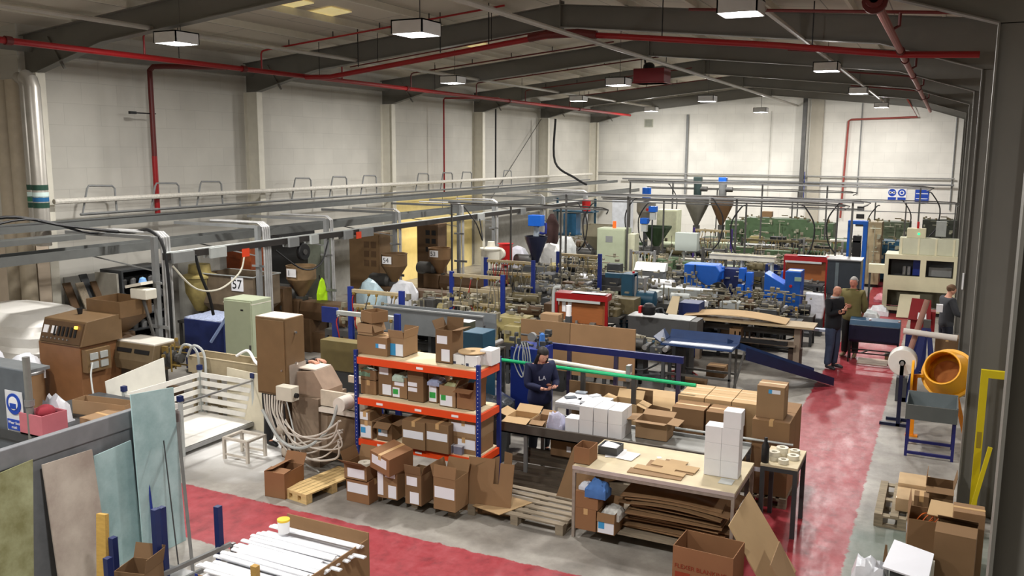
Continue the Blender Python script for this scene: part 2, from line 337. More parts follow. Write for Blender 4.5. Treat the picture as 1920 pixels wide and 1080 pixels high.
# ---- high-bay lamps
lampdesc = ['left row, nearest the camera', 'left row, second from the camera', 'left row, third from the camera', 'left row, farthest', 'middle row, nearest the camera', 'middle row, second, beside the red heater', 'middle row, third', 'middle row, farthest', 'right row, nearest and brightest', 'right row, second from the camera', 'right row, third from the camera', 'right row, farthest']
LENS = M((250, 250, 255), .3, noise=0, emit=9.)
HOUS = M((205, 205, 205), .5, noise=.03)
for i, (x, y, lz) in enumerate(LAMPS):
    t = T('high_bay_lamp', 'white box high bay lamp lit, '+lampdesc[i], 'lamp', (x, y, lz))
    s_ = .27
    q = MB().b(-s_, -s_, 0, -s_+.02, s_, .2).b(s_-.02, -s_, 0, s_, s_, .2).b(-s_, -s_, 0, s_, -s_+.02, .2).b(-s_, s_-.02, 0, s_, s_, .2).b(-s_, -s_, .18, s_, s_, .2)
    t.p('housing', HOUS, q)
    t.p('lens', LENS, MB().l([(.0001, .0), (.12, .002), (.22, .008), (.245, .02), (.2451, .03)], n=4*6))
    t.p('suspension_rod', DSTEEL, MB().c((0, .1, .2), (0, .1, ztop(x)-lz+.2), .008, n=5))
    area(x, y, lz-.08, LAMP_W, .4); bulb(x, y, lz, LAMP_W*(.72 if y > 37 else .14 if x < -11 else .24))
for (x, y) in LAMPS_OUT:
    area(x, y, LAMP_Z-.08, LAMP_W*(1.2 if x < 1 else .8), .45)
# ------------------------------------------------------------------ sprinkler pipework
DRED = M((92, 26, 24), .5, noise=.1); PINKP = M((150, 84, 78), .5, noise=.08)
t = T('sprinkler_main', 'thick red sprinkler main running the length of the left side', 'pipe', (-14, 0, 6.2))
t.p('pipe', REDP, MB().t([(0, FY+.2, 0), (0, 41, 0)], .055, 12), smooth=True)
for y in (9.6, 15.0, 21.5, 28, 34.5): t.p('coupling', DRED, MB().c((0, y-.06, 0), (0, y+.06, 0), .075, n=12), smooth=True)
for y in (8.1, 13.2, 17.6, 23, 29, 35): t.p('hanger', BLACK, MB().t([(0, y, .06), (0, y, ztop(-14)-6.2+.1)], .008, 5))
BRN = ['nearest branch', 'second branch', 'third branch', 'fourth branch', 'fifth branch', 'sixth branch', 'farthest branch']
for i, y in enumerate([12.35, 15.57, 18.5, 21.7, 25.6, 29.3, 33.5]):
    t = T('sprinkler_branch', 'thin red sprinkler pipe rising off the left main, '+BRN[i], 'pipe', (-14, y, 6.2))
    t.p('pipe', DRED if i > 2 else REDP, MB().t([(0, 0, .0), (0, 0, .38), (.03, 0, .43), (.09, 0, .45), (6.1, 0, 1.02)], .02, 7), smooth=True)
    for k in range(5):
        x = .8+k*1.2; z = .45+x*.093
        t.p('hanger', BLACK, MB().t([(x, 0, z), (x, 0, z+.12)], .012, 5))
t = T('sprinkler_cross_main', 'thick red pipe crossing the hall up to the ridge and down again', 'pipe', (0, 17.0, 0))
pts = [(-13.93, 0, 6.17), (-13.2, 0, 6.16), (-7.9, 0, 6.78), (-7.3, 0, 6.83), (-6.7, 0, 6.78), (-3, 0, 6.4), (-.95, 0, 6.15), (.3, 0, 6.1)]
t.p('pipe', REDP, MB().t(pts, .058, 12), smooth=True)
t.p('apex_fitting', DRED, MB().t([(-8.05, 0, 6.78), (-7.7, 0, 6.83), (-6.95, 0, 6.83), (-6.55, 0, 6.77)], .085, 12), smooth=True)
for x in (-12.4, -10.2, -9.0, -5.2, -2.4): t.p('hanger', BLACK, MB().t([(x, 0, 6.83-abs(x+7.3)*.1+.04), (x, 0, ztop(x)+.1)], .012, 5))
t = T('sprinkler_branch', 'thin dark red pipe running just beyond the long crossing red pipe', 'pipe', (0, 17.5, 0)); t.p('pipe', DRED, MB().t([(-13, 0, 6.42), (-7.6, 0, 7.02)], .016, 6)); t.p('hanger', BLACK, MB().t([(-12.2, 0, 6.5), (-12.2, 0, ztop(-12.2)+.1)], .008, 5)); t.p('hanger', BLACK, MB().t([(-9.2, 0, 6.84), (-9.2, 0, ztop(-9.2)+.1)], .008, 5))
t = T('sprinkler_main', 'thick dull pinkish red pipe running away overhead on the right', 'pipe', (-.92, 0, 6.2))
t.p('pipe', PINKP, MB().t([(0, 11.1, 0), (0, 41, 0)], .055, 12), smooth=True)
t.p('flange', DRED, MB().c((0, 11.1, 0), (0, 11.45, 0), .1, n=14).c((0, 11.2, -.02), (0, 11.28, -.02), .14, n=14), smooth=True)
for y in (16.9, 18.6, 22.4, 26.5, 31): t.p('coupling', DRED, MB().c((0, y-.06, 0), (0, y+.06, 0), .075, n=12), smooth=True)
for i, (y, xa, za) in enumerate([(14, -3.86, 6.67), (20.5, -3.4, 6.7), (26, -3.2, 6.7), (32, -3.2, 6.7)]):
    t = T('sprinkler_branch', 'thin red sprinkler pipe crossing over the right hand main, '+['nearest of four', 'second of four', 'third of four', 'farthest of four'][i], 'pipe', (0, y, 0))
    t.p('pipe', DRED, MB().t([(xa, 0, za), (-.8, 0, 6.44), (.28, 0, 6.36)], .025, 7), smooth=True)
    t.p('riser', DRED, MB().t([(-.9, 0, 6.2), (-.8, 0, 6.25), (-.8, 0, 6.44)], .025, 7), smooth=True)
t = T('sprinkler_drop', 'red pipe, shade painted on top, dropping down the left wall behind the nearest lamp', 'pipe', (-16.25, 14.45, 0))
t.p('pipe', DRED, MB().t([(2.2, .1, 6.2), (.4, .05, 6.28), (.12, 0, 6.28), (0, 0, 6.2), (0, 0, 6.0), (0, 0, 4.3)], .06, 12), smooth=True)  # darker red puts the shade into the colour of the upper length
t.p('lower_pipe', REDP, MB().t([(0, 0, 4.3), (0, 0, 2.98)], .062, 12), smooth=True, label='lower red length without the painted shade')
t.p('valve_handle', BLACK, MB().c((0, -.5, 5.25), (0, .1, 5.25), .015, n=6).b(-.03, -.62, 5.22, .03, -.45, 5.28))
tube1('sprinkler_drop', 'thin red pipe down the left wall above the yellow lit bay', 'pipe', REDP, [(-14, 27.2, 6.25), (-16.2, 27.3, 6.3), (-16.3, 27.38, 6.25), (-16.3, 27.38, 2.98)], .03, 8)
tube1('sprinkler_drop', 'thin black pipe down the left wall by the fourth column', 'pipe', BLACK, [(-16.2, 31.2, 6.1), (-16.2, 31.2, 3.4)], .035, 8)
# ridge heater
t = T('unit_heater', 'dark red box heater hung from the ridge', 'heater', (-8.0, 25.3, 6.43))
t.p('casing', M((112, 18, 24), .5, noise=.05), MB().b(-.46, -.35, 0, .46, .35, .42).b(-.5, -.38, .0, .5, .38, .03), bevel=.02)
t.p('fan_motor', BLACK, MB().l([(.001, .62), (.1, .6), (.16, .54), (.18, .42)], c=(-.1, 0, 0)), smooth=True)
t.p('flue', BLACK, MB().t([(-.2, 0, .5), (-.24, 0, .75), (-.2, 0, .8)], .03, 8))
for x in (-.4, .35): t.p('hanger_rod', BLACK, MB().t([(x, .2, .42), (x, .2, 1.1)], .01, 5))
# ------------------------------------------------------------------ end wall fittings
t = T('wind_post', 'grey steel post standing in front of the white end wall', 'post', (-6.2, BY-.28, 0))
t.p('post', DSTEEL, MB().b(-.09, -.08, 2.2, .09, -.06, 7.0).b(-.09, .06, 2.2, .09, .08, 7.0).b(-.012, -.06, 2.2, .012, .06, 7.0))
t.p('blue_conduit', RBLUE, MB().c((.14, 0, 2.3), (.14, 0, 3.6), .02, n=6))
one('wall_pilaster', 'shallow pilaster beside the grey post on the end wall, shadow painted into its beige', 'pilaster', M((176, 170, 156), .8, noise=.03), B(-5.95, BY-.12, 0, -5.4, BY, 7.0))  # the darker beige of this strip carries the shadow beside the post
tube1('wall_pipe', 'grey pipe rising up the white end wall, left of centre', 'pipe', GREY, [(-11.75, BY-.1, 2.4), (-11.75, BY-.1, 6.3)], .06, 8)
tube1('wall_pipe', 'red pipe dropping down the end wall below a corner', 'pipe', M((150, 70, 62), .6), [(-1.9, BY-.6, 6.8), (-1.46, BY-.3, 6.05), (-4.2, BY-.12, 5.97), (-4.3, BY-.12, 5.9), (-4.4, BY-.12, 1.5)], .045, 8)
tube1('wall_pipe', 'thin grey conduit on the end wall right of the red pipe', 'pipe', GREY, [(-3.75, BY-.05, 2.6), (-3.75, BY-.05, 6.7)], .028, 6)
tube1('wall_pipe', 'thin grey conduit down the right end of the white end wall', 'pipe', GREY, [(.1, BY-.05, 2.0), (.1, BY-.05, 6.2)], .03, 6)
tube1('wall_pipe', 'faint thin conduit on the end wall left of the steel post', 'pipe', M((190, 188, 180), .6), [(-7.75, BY-.04, 2.4), (-7.75, BY-.04, 6.4)], .02, 6)
tube1('wall_rail', 'upper thin grey rail across the white end wall', 'rail', M((150, 150, 146), .5), [(-16.4, BY-.14, 3.42), (.2, BY-.14, 3.38)], .035, 6)
tube1('wall_rail', 'lower thicker grey rail across the white end wall', 'rail', GREY, [(-15, BY-.2, 3.12), (.2, BY-.2, 3.1)], .045, 6)
t = T('wall_vent', 'small framed louvre high on the left of the end wall', 'vent', (-13.75, BY-.03, 5.9))
t.p('frame', M((176, 176, 160), .6), MB().b(-.22, -.02, -.2, .22, .02, -.16).b(-.22, -.02, .16, .22, .02, .2).b(-.22, -.02, -.16, -.18, .02, .16).b(.18, -.02, -.16, .22, .02, .16))
t.p('louvre', M((150, 152, 140), .6), MB().b(-.18, 0, -.16, .18, .015, .16))
def disc(r, n=28): return MB().l([(r, -.004), (r, .004)], n=n, axis='y')
SIGNB = M((20, 62, 160), .5, noise=0)
for i, (x, what) in enumerate([(-2.27, 'goggles'), (-1.87, 'ear defenders')]):
    t = T('safety_sign', 'round blue mandatory %s sign on the white end wall' % what, 'sign', (x, BY-.02, 2.72))
    t.p('plate', WHITE, MB().b(-.19, -.004, -.38, .19, .004, .2)); t.p('disc', SIGNB, MB().l([(.165, -.012), (.165, -.004)], n=28, axis='y'))
    t.p('caption_panel', SIGNB, MB().b(-.17, -.012, -.34, .17, -.004, -.21))
    if i == 0: t.p('pictogram', WHITE, MB().b(-.1, -.016, -.03, .1, -.012, .03).b(-.12, -.016, -.05, -.04, -.012, .05).b(.04, -.016, -.05, .12, -.012, .05))
    else:
        t.p('pictogram', WHITE, MB().l([(.1, -.016), (.1, -.012)], n=20, axis='y')); t.p('head_mark', SIGNB, MB().l([(.06, -.02), (.06, -.016)], n=16, axis='y'))
t = T('notice_board', 'rectangular blue board with white text lines on the end wall', 'sign', (-1.05, BY-.02, 2.6))
t.p('board', SIGNB, MB().b(-.28, -.01, -.26, .28, .0, .27)); 
for z in (.1, -.12): t.p('text_line', WHITE, MB().b(-.24, -.016, z-.015, .24, -.01, z+.015))
# spotlight / ladder symbols on the far wall: small black notices stacked beside the red pipe
for i, (z, w_) in enumerate([(1.95, .3), (1.6, .34), (1.25, .36)]):
    one('wall_notice', 'small black notice on the end wall, %s of three in a column' % ['topmost', 'middle', 'lowest'][i], 'notice', BLACK, MB().b(-3.55-w_/2, BY-.02, z-.1, -3.55+w_/2, BY, z+.1))
# ------------------------------------------------------------------ left wall services
DUCTC = M((168, 156, 136), .6, noise=.08); SILV = M((176, 172, 164), .35, .5, noise=.08)
for i, (u, r, m_, ds, zl) in enumerate([(14, .17, DUCTC, 'wide cream pipe at the far left edge', 0.0), (36, .15, DUCTC, 'cream pipe second from the left edge', 0.), (57, .1, SILV, 'silver lagged pipe left of the banded pair', 2.6), (71, .14, SILV, 'silver lagged pipe with green bands', 2.6)]):
    p = PY(u, 300, 11.1)
    t = T('vertical_pipe', ds, 'pipe', (p.x, 11.1, 0))
    t.p('pipe', m_, MB().t([(0, 0, zl), (0, 0, 5.6), (-.04, 0, 5.72), (-.2, 0, 5.8)] if i > 1 else [(0, 0, zl), (0, 0, 5.75)], r, 16), smooth=True)
    if i > 1:
        for z, c_ in ((3.72, (26, 64, 50)), (3.58, (200, 220, 215)), (3.5, (24, 92, 140) if i == 3 else (50, 110, 80)), (3.38, (26, 64, 50))):
            t.p('band', M(c_, .5, noise=0), MB().c((0, 0, z-.05), (0, 0, z+.05), r+.005, n=16), smooth=True)
one('pipe_header', 'horizontal pale duct across the top of the vertical pipes', 'pipe', DUCTC, MB().t([(-18.3, 11.1, 5.86), (-16.75, 11.1, 5.88), (-16.65, 11.1, 5.82)], .1, 12), smooth=True)
one('casing_column', 'cream boxed-in column at the left edge', 'column', M((196, 180, 160), .7, noise=.05), B(-17.6, 11.35, 0, -16.2, 11.62, 2.55))
tube1('wall_handrail', 'white flaking pipe rail along the left wall', 'rail', M((214, 210, 200), .6, noise=.15, scale=20), [(-16.11, 11.75, 3.4), (-16.11, 41.5, 3.36)], .055, 8)
tube1('wall_bar', 'grey bar low along the left wall under the white pipe', 'rail', GREY, [(-16.2, 12.4, 3.1), (-16.2, 41.5, 3.08)], .03, 4)
HB = ['first from the camera', 'second', 'third', 'fourth', 'fifth', 'sixth', 'seventh', 'eighth', 'ninth', 'tenth']
for i, u in enumerate([172, 300, 385, 562, 632, 690, 792, 838, 875, 952]):
    y = PX(u, 345, -16.0).y
    t = T('hoop_bracket', 'grey bent tube hoop standing on the left wall rail, %s along' % HB[i], 'bracket', (-16.2, y, 3.1))
    t.p('hoop', GREY, MB().t([(.0, -.12, -.02), (.02, .02, .53), (0, .08, .59), (0, .66, .57), (0, .72, .51), (0, .74, -.02)], .022, 6), smooth=True)
TRG = M((92, 94, 92), .55, noise=.1)
t = T('cable_ladder', 'long grey cable ladder running away beside the left wall', 'cable tray', (-15.2, 0, 2.95))
t.p('side_rail', TRG, B(-.3, 8.2, 0, -.27, 42, .12)); t.p('side_rail', TRG, B(.27, 8.2, 0, .3, 42, .12))
t.p('tray_bed', DSTEEL, B(-.1, 8.2, .01, .1, 42, .03))
q = MB()
for k in range(5): q.t([(-.2+k*.09, 8.3+k, .07), (-.22+k*.1, 20, .07), (-.2+k*.09, 41.5, .07)], .03, 6)
t.p('cable_bundle', BLACK, q)
t = T('cable_trough', 'wide dark trunking under the cable ladder on the left', 'cable tray', (-14.0, 0, 2.55))
t.p('trunk', DGREY, B(-.22, 8.2, 0, .22, 42, .08)); t.p('edge_rail', TRG, B(.22, 8.2, -.02, .25, 42, .14)); t.p('edge_rail', TRG, B(-.25, 8.2, -.02, -.22, 42, .14))
one('perforated_tray', 'pale perforated tray with loose wires at the far left', 'cable tray', TRG, B(-14.1, 7.6, 2.86, -13.75, 10.6, 2.95))
PN = ['nearest the camera', 'second along', 'third along', 'fourth along', 'fifth along', 'sixth along', 'seventh along', 'farthest']
for i, y in enumerate([11.0, 13.6, 15.8, 18.55, 21.8, 23.95, 27.5, 31.5]):
    t = T('service_drop_post', 'grey goalpost drop leg with conduits off the left tray, '+PN[i], 'post', (-12.5, y, 0))
    t.p('post', GREY, B(-.045, -.045, 0, .045, .045, 2.93)); t.p('arm', GREY, B(-2.3, -.03, 2.88, -.045, .03, 2.94))
    t.p('tie_bar', GREY, MB().bar((-1.9, .0, 2.52), (-.05, 0, 2.32), .02))
    for k in range(4 if i < 2 else 2):
        t.p('conduit', M((190, 190, 190), .35, .2), MB().t([(-1.4, .12+k*.06, 2.98), (-.1, .12+k*.06, 2.98), (.03, .12+k*.06, 2.9), (.05, .12+k*.06, 2.4), (.05, .12+k*.06, .8)], .022, 6), smooth=True)
    t.p('cross_clamp', GREY, B(-.12, -.07, 1.3, .3, -.05, 1.36)); t.p('cross_clamp', GREY, B(-.12, -.07, 2.1, .2, -.05, 2.14))
t = T('busbar_trunking', 'dark overhead busbar rail carrying socket boxes over the left machines', 'trunking', (-12.38, 0, 2.56))
t.p('rail', M((48, 44, 42), .5, noise=.1), B(-.05, 11.1, -.05, .05, 31.5, .07)); t.p('top_edge', LGREY, B(-.055, 11.1, .07, .055, 31.5, .085))
for y, w_, c_ in [(11.2, .5, GREY), (12.1, .4, LGREY), (14.3, .3, GREY), (15.0, .25, LGREY), (16.2, .3, GREY), (16.8, .5, GREY), (22.6, .35, LGREY), (25.5, .3, GREY)]:
    t.p('tap_off_box', c_, MB().b(-.09, y, -.12, .11, y+w_, .07))
for y, z in ((12.9, -.1), (16.6, -.06)): t.p('orange_tag', M((230, 70, 30), .5, noise=0), B(.11, y, z-.08, .115, y+.2, z+.08))
# cable loops
for i, (pts, r, ds, c_) in enumerate([
    ([(-12.3, 11.2, 2.4), (-12.2, 11.6, 1.95), (-12.2, 12.2, 1.85), (-12.25, 12.8, 2.1), (-12.3, 13.0, 2.45)], .018, 'pale cable looping under the nearest busbar boxes', M((190, 186, 170), .5)),
    ([PX(366, 478, -12.3), PX(376, 515, -12.3), PX(392, 555, -12.3), PX(400, 590, -12.35)], .03, 'black cable slanting down in front of the number 57 hopper', BLACK),
    ([(-12.4, 14.0, 2.4), (-12.2, 14.6, 1.95), (-12.2, 15.2, 2.0), (-12.3, 15.6, 2.45)], .02, 'black cable loop beside the hose reel', BLACK),
    ([(-14.5, 8.3, 3.05), (-14.3, 9.5, 3.3), (-14, 10.4, 3.1), (-13.4, 11.2, 2.95), (-12.7, 11.1, 3.02), (-12.35, 11.1, 2.6), (-12.35, 11.15, 1.0)], .03, 'thick black cable swooping off the tray to the first post', BLACK),
    ([(-14.2, 8.3, 3.0), (-14.2, 9.8, 3.25), (-13.9, 10.8, 2.95), (-14, 12, 2.9)], .022, 'thin black cable lying over the perforated tray', BLACK),
    ([(-12.4, 21.9, 2.9), (-12.1, 22.1, 2.4), (-12.0, 22.3, 1.9), (-12.2, 22.5, 2.5)], .02, 'black cable loop hanging from the fifth post', BLACK),
    ([(-15.9, 36.4, 5.9), (-15.9, 36.4, 4.0), (-15.0, 36.6, 3.3), (-14.6, 37, 3.0)], .05, 'thick black cable curving down the far column', BLACK)]):
    tube1('hanging_cable', ds, 'cable', c_, pts, r, 6, 6)
t = T('hose_reel', 'small black hose reel under the busbar', 'reel', (-12.3, 14.75, 2.3))
t.p('drum', BLACK, MB().l([(.17, -.05), (.19, -.03), (.19, .03), (.17, .05)], n=20, axis='x'), smooth=True); t.p('hub', DSTEEL, MB().l([(.06, -.07), (.06, .07)], n=12, axis='x'))
# yellow lit bay
one('painted_panel', 'yellow painted stretch of the left wall lit by a strip light', 'panel', M((226, 206, 140), .7, noise=.05), B(WX+.03, 24.5, 0, WX+.08, 30.1, 2.9))
t = T('strip_light', 'lit fluorescent strip light in the yellow bay', 'lamp', (-15.2, 25.9, 2.42))
t.p('tube', M((255, 244, 200), .5, noise=0, emit=14), MB().c((0, -.6, 0), (0, .6, 0), .04, n=8)); t.p('batten', WHITE, B(-.05, -.65, .03, .05, .65, .08)); t.p('chain', DSTEEL, MB().c((0, -.5, .08), (0, -.5, .54), .008, n=5)); t.p('chain', DSTEEL, MB().c((0, .5, .08), (0, .5, .54), .008, n=5))
ld = area(-15.2, 25.9, 2.36, 60, 1.0, (1, .86, .6), 170)
one('door_panel', 'tall black opening in the left wall behind the hoppers', 'door', BLACK, B(WX+.03, 18.3, 0, WX+.1, 20.5, 2.3))
# overhead pipe gantries further back
def gantry(y, u0, v0, u1, v1, posts, label, r=.03, second=None, drop=None):
    a = PY(u0, v0, y); b = PY(u1, v1, y); t = T('pipe_gantry', label, 'gantry', (a.x, y, 0))
    z = (a.z+b.z)/2; Lx = b.x-a.x
    t.p('top_rail', STEEL, MB().bar((0, 0, z), (Lx, 0, z), r*1.6, r*2))
    if second: t.p('lower_pipe', GREY, MB().t([(0, .1, z-second), (Lx, .1, z-second)], r*.7, 6))
    t.p('pipe_run', DSTEEL, MB().t([(0, -.12, z+.06), (Lx*.3, -.12, z+.05), (Lx*.6, -.12, z+.07), (Lx-.1, -.12, z+.05), (Lx, -.12, z-.1)], r*.8, 6, 3))
    for u in posts:
        x = PY(u, (v0+v1)/2, y).x-a.x
        t.p('post', DSTEEL, MB().bar((x, 0, 0), (x, 0, z), r*1.8))
    return t
gantry(20.5, 845, 384, 1140, 392, [847, 958, 1052], 'grey pipe goalpost over the navy hopper', .022)
gantry(24.2, 1035, 364, 1620, 379, [1062, 1178, 1382, 1600], 'long grey pipe gantry, nearest of the back rows', .028, .18)
gantry(27.0, 1130, 374, 1585, 385, [1245, 1400, 1572], 'second grey pipe gantry with drop pipes behind it', .026)
gantry(31.0, 1180, 340, 1738, 353, [1182, 1262, 1430, 1552, 1727], 'tall grey pipe gantry on the skyline before the white wall', .028, .5)
gantry(34.0, 1480, 372, 1795, 384, [1486, 1642, 1700, 1793], 'grey pipe gantry at the right end before the signs', .025, .35)
gantry(38.0, 1215, 352, 1600, 362, [1216, 1345, 1497], 'faint far pipe gantry nearest the end wall', .025, .4)
random.seed(3)
for i, (u, v, y) in enumerate([(1197, 372, 27), (1222, 380, 27), (1336, 372, 24.2), (1505, 385, 24.2), (1580, 380, 26), (1650, 385, 34), (1742, 360, 31), (1085, 380, 24.2), (1120, 380, 24.2), (1400, 385, 24.2), (1690, 375, 34), (1255, 345, 31)]):
    p = PY(u, v, y); s_ = random.choice([-1, 1])
    tube1('drop_hose', 'black hose curling down from the overhead pipes, %s' % ['above the pale cabinet', 'beside the blue capped loader', 'right of the twin hoppers', 'left of the steel post', 'near the blue frame', 'before the notices', 'by the notice board', 'above the olive hopper', 'over the big pale cabinet', 'mid hall over the manifold', 'left of the round signs', 'left of the twin hopper motors'][i], 'hose', BLACK,
          [(p.x, y-.1, p.z), (p.x+.1*s_, y-.2, p.z-.05), (p.x+.35*s_, y-.2, p.z-.5), (p.x+.3*s_, y-.2, p.z-1.1), (p.x+.1*s_, y-.2, p.z-1.4)], .02, 6, 5)
# ------------------------------------------------------------------ cartons, pallets, benches
ORD = ['first', 'second', 'third', 'fourth', 'fifth', 'sixth', 'seventh', 'eighth', 'ninth', 'tenth', 'eleventh', 'twelfth', 'thirteenth', 'fourteenth', 'fifteenth', 'sixteenth']
def FB(u0, v0, u1, v1, z=0., y=None):
    c = PZ(u0, v1, z) if y is None else PY(u0, v1, y)
    return c.x, c.y, c.z, PY(u1, v1, c.y).x-c.x, PY(u0, v0, c.y).z-c.z
def carton(label, x, y, z, w_, d, h, rz=0, flaps=None, stick=(), k=0, group=None, tilt=None, mat=None, cat='box', name='carton', th=.006, inner=None):
    ca, sa = math.cos(R(rz)), math.sin(R(rz))
    cx, cy = x+ca*w_/2-sa*d/2, y+sa*w_/2+ca*d/2
    t = T(name, label, cat, (cx, cy, z), rz, group); m = mat or card(k)
    if tilt: t.o.rotation_euler = (R(tilt[0]), R(tilt[1]), R(rz))
    a, b_ = w_/2, d/2
    if flaps is None:
        t.p('body', m, B(-a, -b_, 0, a, b_, h), bevel=.004)
        if mat is None:
            tm = M((196, 160, 112), .35, noise=.03, spec=.5)
            if w_ > d: t.p('tape', tm, MB().b(-a-.001, -.025, h, a+.001, .025, h+.002).b(a, -.025, h-.07, a+.002, .025, h+.002).b(-a-.002, -.025, h-.07, -a, .025, h+.002))
            else: t.p('tape', tm, MB().b(-.025, -b_-.001, h, .025, b_+.001, h+.002).b(-.025, -b_-.002, h-.07, .025, -b_, h+.002).b(-.025, b_, h-.07, .025, b_+.002, h+.002))
    else:
        t.p('body', m, MB().b(-a, -b_, 0, a, -b_+th, h).b(-a, b_-th, 0, a, b_, h).b(-a, -b_+th, 0, -a+th, b_-th, h).b(a-th, -b_+th, 0, a, b_-th, h).b(-a, -b_, 0, a, b_, th))
        fl = min(w_, d)*.48
        for s_, an in flaps.items():
            A = R(abs(an)) if an >= 0 else -R(-an)
            ox, oz = math.sin(A)*fl, math.cos(A)*fl
            if s_ == 'f': q = [(-a, -b_, h), (a, -b_, h), (a, -b_-ox, h+oz), (-a, -b_-ox, h+oz)]
            if s_ == 'b': q = [(a, b_, h), (-a, b_, h), (-a, b_+ox, h+oz), (a, b_+ox, h+oz)]
            if s_ == 'l': q = [(-a, b_, h), (-a, -b_, h), (-a-ox, -b_, h+oz), (-a-ox, b_, h+oz)]
            if s_ == 'r': q = [(a, -b_, h), (a, b_, h), (a+ox, b_, h+oz), (a+ox, -b_, h+oz)]
            t.p('flap', m, MB().slab(q, .005))
    if inner: t.p('contents', inner, lump(-a+.02, -b_+.02, a-.02, b_-.02, h*.8, h*.22, 9), smooth=True)
    for si, s_ in enumerate(stick):
        f, u0, v0, u1, v1, sm = s_; e = .0015+si*.001
        if f == 'f': q = MB().b(-a+u0*w_, -b_-e, v0*h, -a+u1*w_, -b_, v1*h)
        elif f == 'r': q = MB().b(a, -b_+u0*d, v0*h, a+e, -b_+u1*d, v1*h)
        elif f == 'l': q = MB().b(-a-.002, -b_+u0*d, v0*h, -a, -b_+u1*d, v1*h)
        else: q = MB().b(-a+u0*w_, -b_+v0*d, h, -a+u1*w_, -b_+v1*d, h+.002)
        t.p('sticker', sm, q)
    return t
def lump(x0, y0, x1, y1, z, amp, n, seed=1):
    rnd = random.Random(seed+int(x0*100)); q = MB(); vs = []; G = [[rnd.random() for j in range(n+3)] for i in range(n+3)]
    G = [[(G[i][j]*2+G[i-1][j]+G[(i+1) % (n+3)][j]+G[i][j-1]+G[i][(j+1) % (n+3)])/6 for j in range(n+3)] for i in range(n+3)]
    for i in range(n+1):
        for j in range(n+1):
            e = min(i, j, n-i, n-j)/(n/2); vs.append((x0+(x1-x0)*i/n, y0+(y1-y0)*j/n, z+amp*(G[i][j]*1.1-.2+.75*math.sqrt(e))-(.3*amp if e == 0 else 0)))
    fs = [(i*(n+1)+j, (i+1)*(n+1)+j, (i+1)*(n+1)+j+1, i*(n+1)+j+1) for i in range(n) for j in range(n)]
    vs += [(x0, y0, z-amp), (x1, y0, z-amp), (x1, y1, z-amp), (x0, y1, z-amp)]; b_ = (n+1)**2
    e1 = [i*(n+1) for i in range(n+1)]; e2 = [n*(n+1)+j for j in range(n+1)]; e3 = [i*(n+1)+n for i in range(n, -1, -1)]; e4 = [j for j in range(n, -1, -1)]
    fs += [tuple(e1[::-1])+(b_, b_+1), tuple(e2[::-1])+(b_+1, b_+2), tuple(e3[::-1])+(b_+2, b_+3), tuple(e4[::-1])+(b_+3, b_), (b_, b_+3, b_+2, b_+1)]
    return q.add(vs, fs)
def cfb(label, u0, v0, u1, v1, d, z=0., y=None, **kw):
    x, y_, z_, w_, h = FB(u0, v0, u1, v1, z, y); return carton(label, x, y_, z_, w_, d, h, **kw)
def pallet(label, x, y, w_, d, rz, mat, z=0., n=5, along='d', h=.13):
    """x,y front-left corner; slats run across w (or along d)"""
    ca, sa = math.cos(R(rz)), math.sin(R(rz)); t = T('wooden_pallet', label, 'pallet', (x+ca*w_/2-sa*d/2, y+sa*w_/2+ca*d/2, z), rz)
    a, b_ = w_/2, d/2
    if along == 'w':
        for i in range(n):
            yy = -b_+(d-.09)*i/(n-1); t.p('deck_board', mat, B(-a, yy, h-.02, a, yy+.09, h))
        for xx in (-a, -.05, a-.1):
            t.p('bearer', mat, MB().b(xx, -b_, h-.04, xx+.1, b_, h-.02).b(xx, -b_, .0, xx+.1, b_, .02))
            for yy in (-b_, -.05, b_-.1): t.p('block', mat, B(xx, yy, .02, xx+.1, yy+.1, h-.04))
    else:
        for i in range(n):
            xx = -a+(w_-.09)*i/(n-1); t.p('deck_board', mat, B(xx, -b_, h-.02, xx+.09, b_, h))
        for yy in (-b_, -.05, b_-.1):
            t.p('bearer', mat, MB().b(-a, yy, h-.04, a, yy+.1, h-.02).b(-a, yy, .0, a, yy+.1, .02))
            for xx in (-a, -.05, a-.1): t.p('block', mat, B(xx, yy, .02, xx+.1, yy+.1, h-.04))
    return t
def bench(name, label, x0, y0, x1, y1, zt, top, leg, lw=.04, th=.03, shelf=None, shelfm=None, rim=0, cat='table', feet=True):
    t = T(name, label, cat, ((x0+x1)/2, (y0+y1)/2, 0)); a, b_ = (x1-x0)/2, (y1-y0)/2
    t.p('top', top, B(-a, -b_, zt-th, a, b_, zt), bevel=.003)
    t.p('frame', leg, MB().b(-a, -b_, zt-th-.05, a, -b_+.02, zt-th).b(-a, b_-.02, zt-th-.05, a, b_, zt-th).b(-a, -b_+.02, zt-th-.05, -a+.02, b_-.02, zt-th).b(a-.02, -b_+.02, zt-th-.05, a, b_-.02, zt-th))
    for sx in (-1, 1):
        for sy in (-1, 1): t.p('leg', leg, B(sx*a-(lw if sx > 0 else 0), sy*b_-(lw if sy > 0 else 0), 0, sx*a+(0 if sx > 0 else lw), sy*b_+(0 if sy > 0 else lw), zt-th-.05))
    if shelf: t.p('lower_shelf', shelfm or top, B(-a+.01, -b_+.01, shelf-.02, a-.01, b_-.01, shelf))
    return t
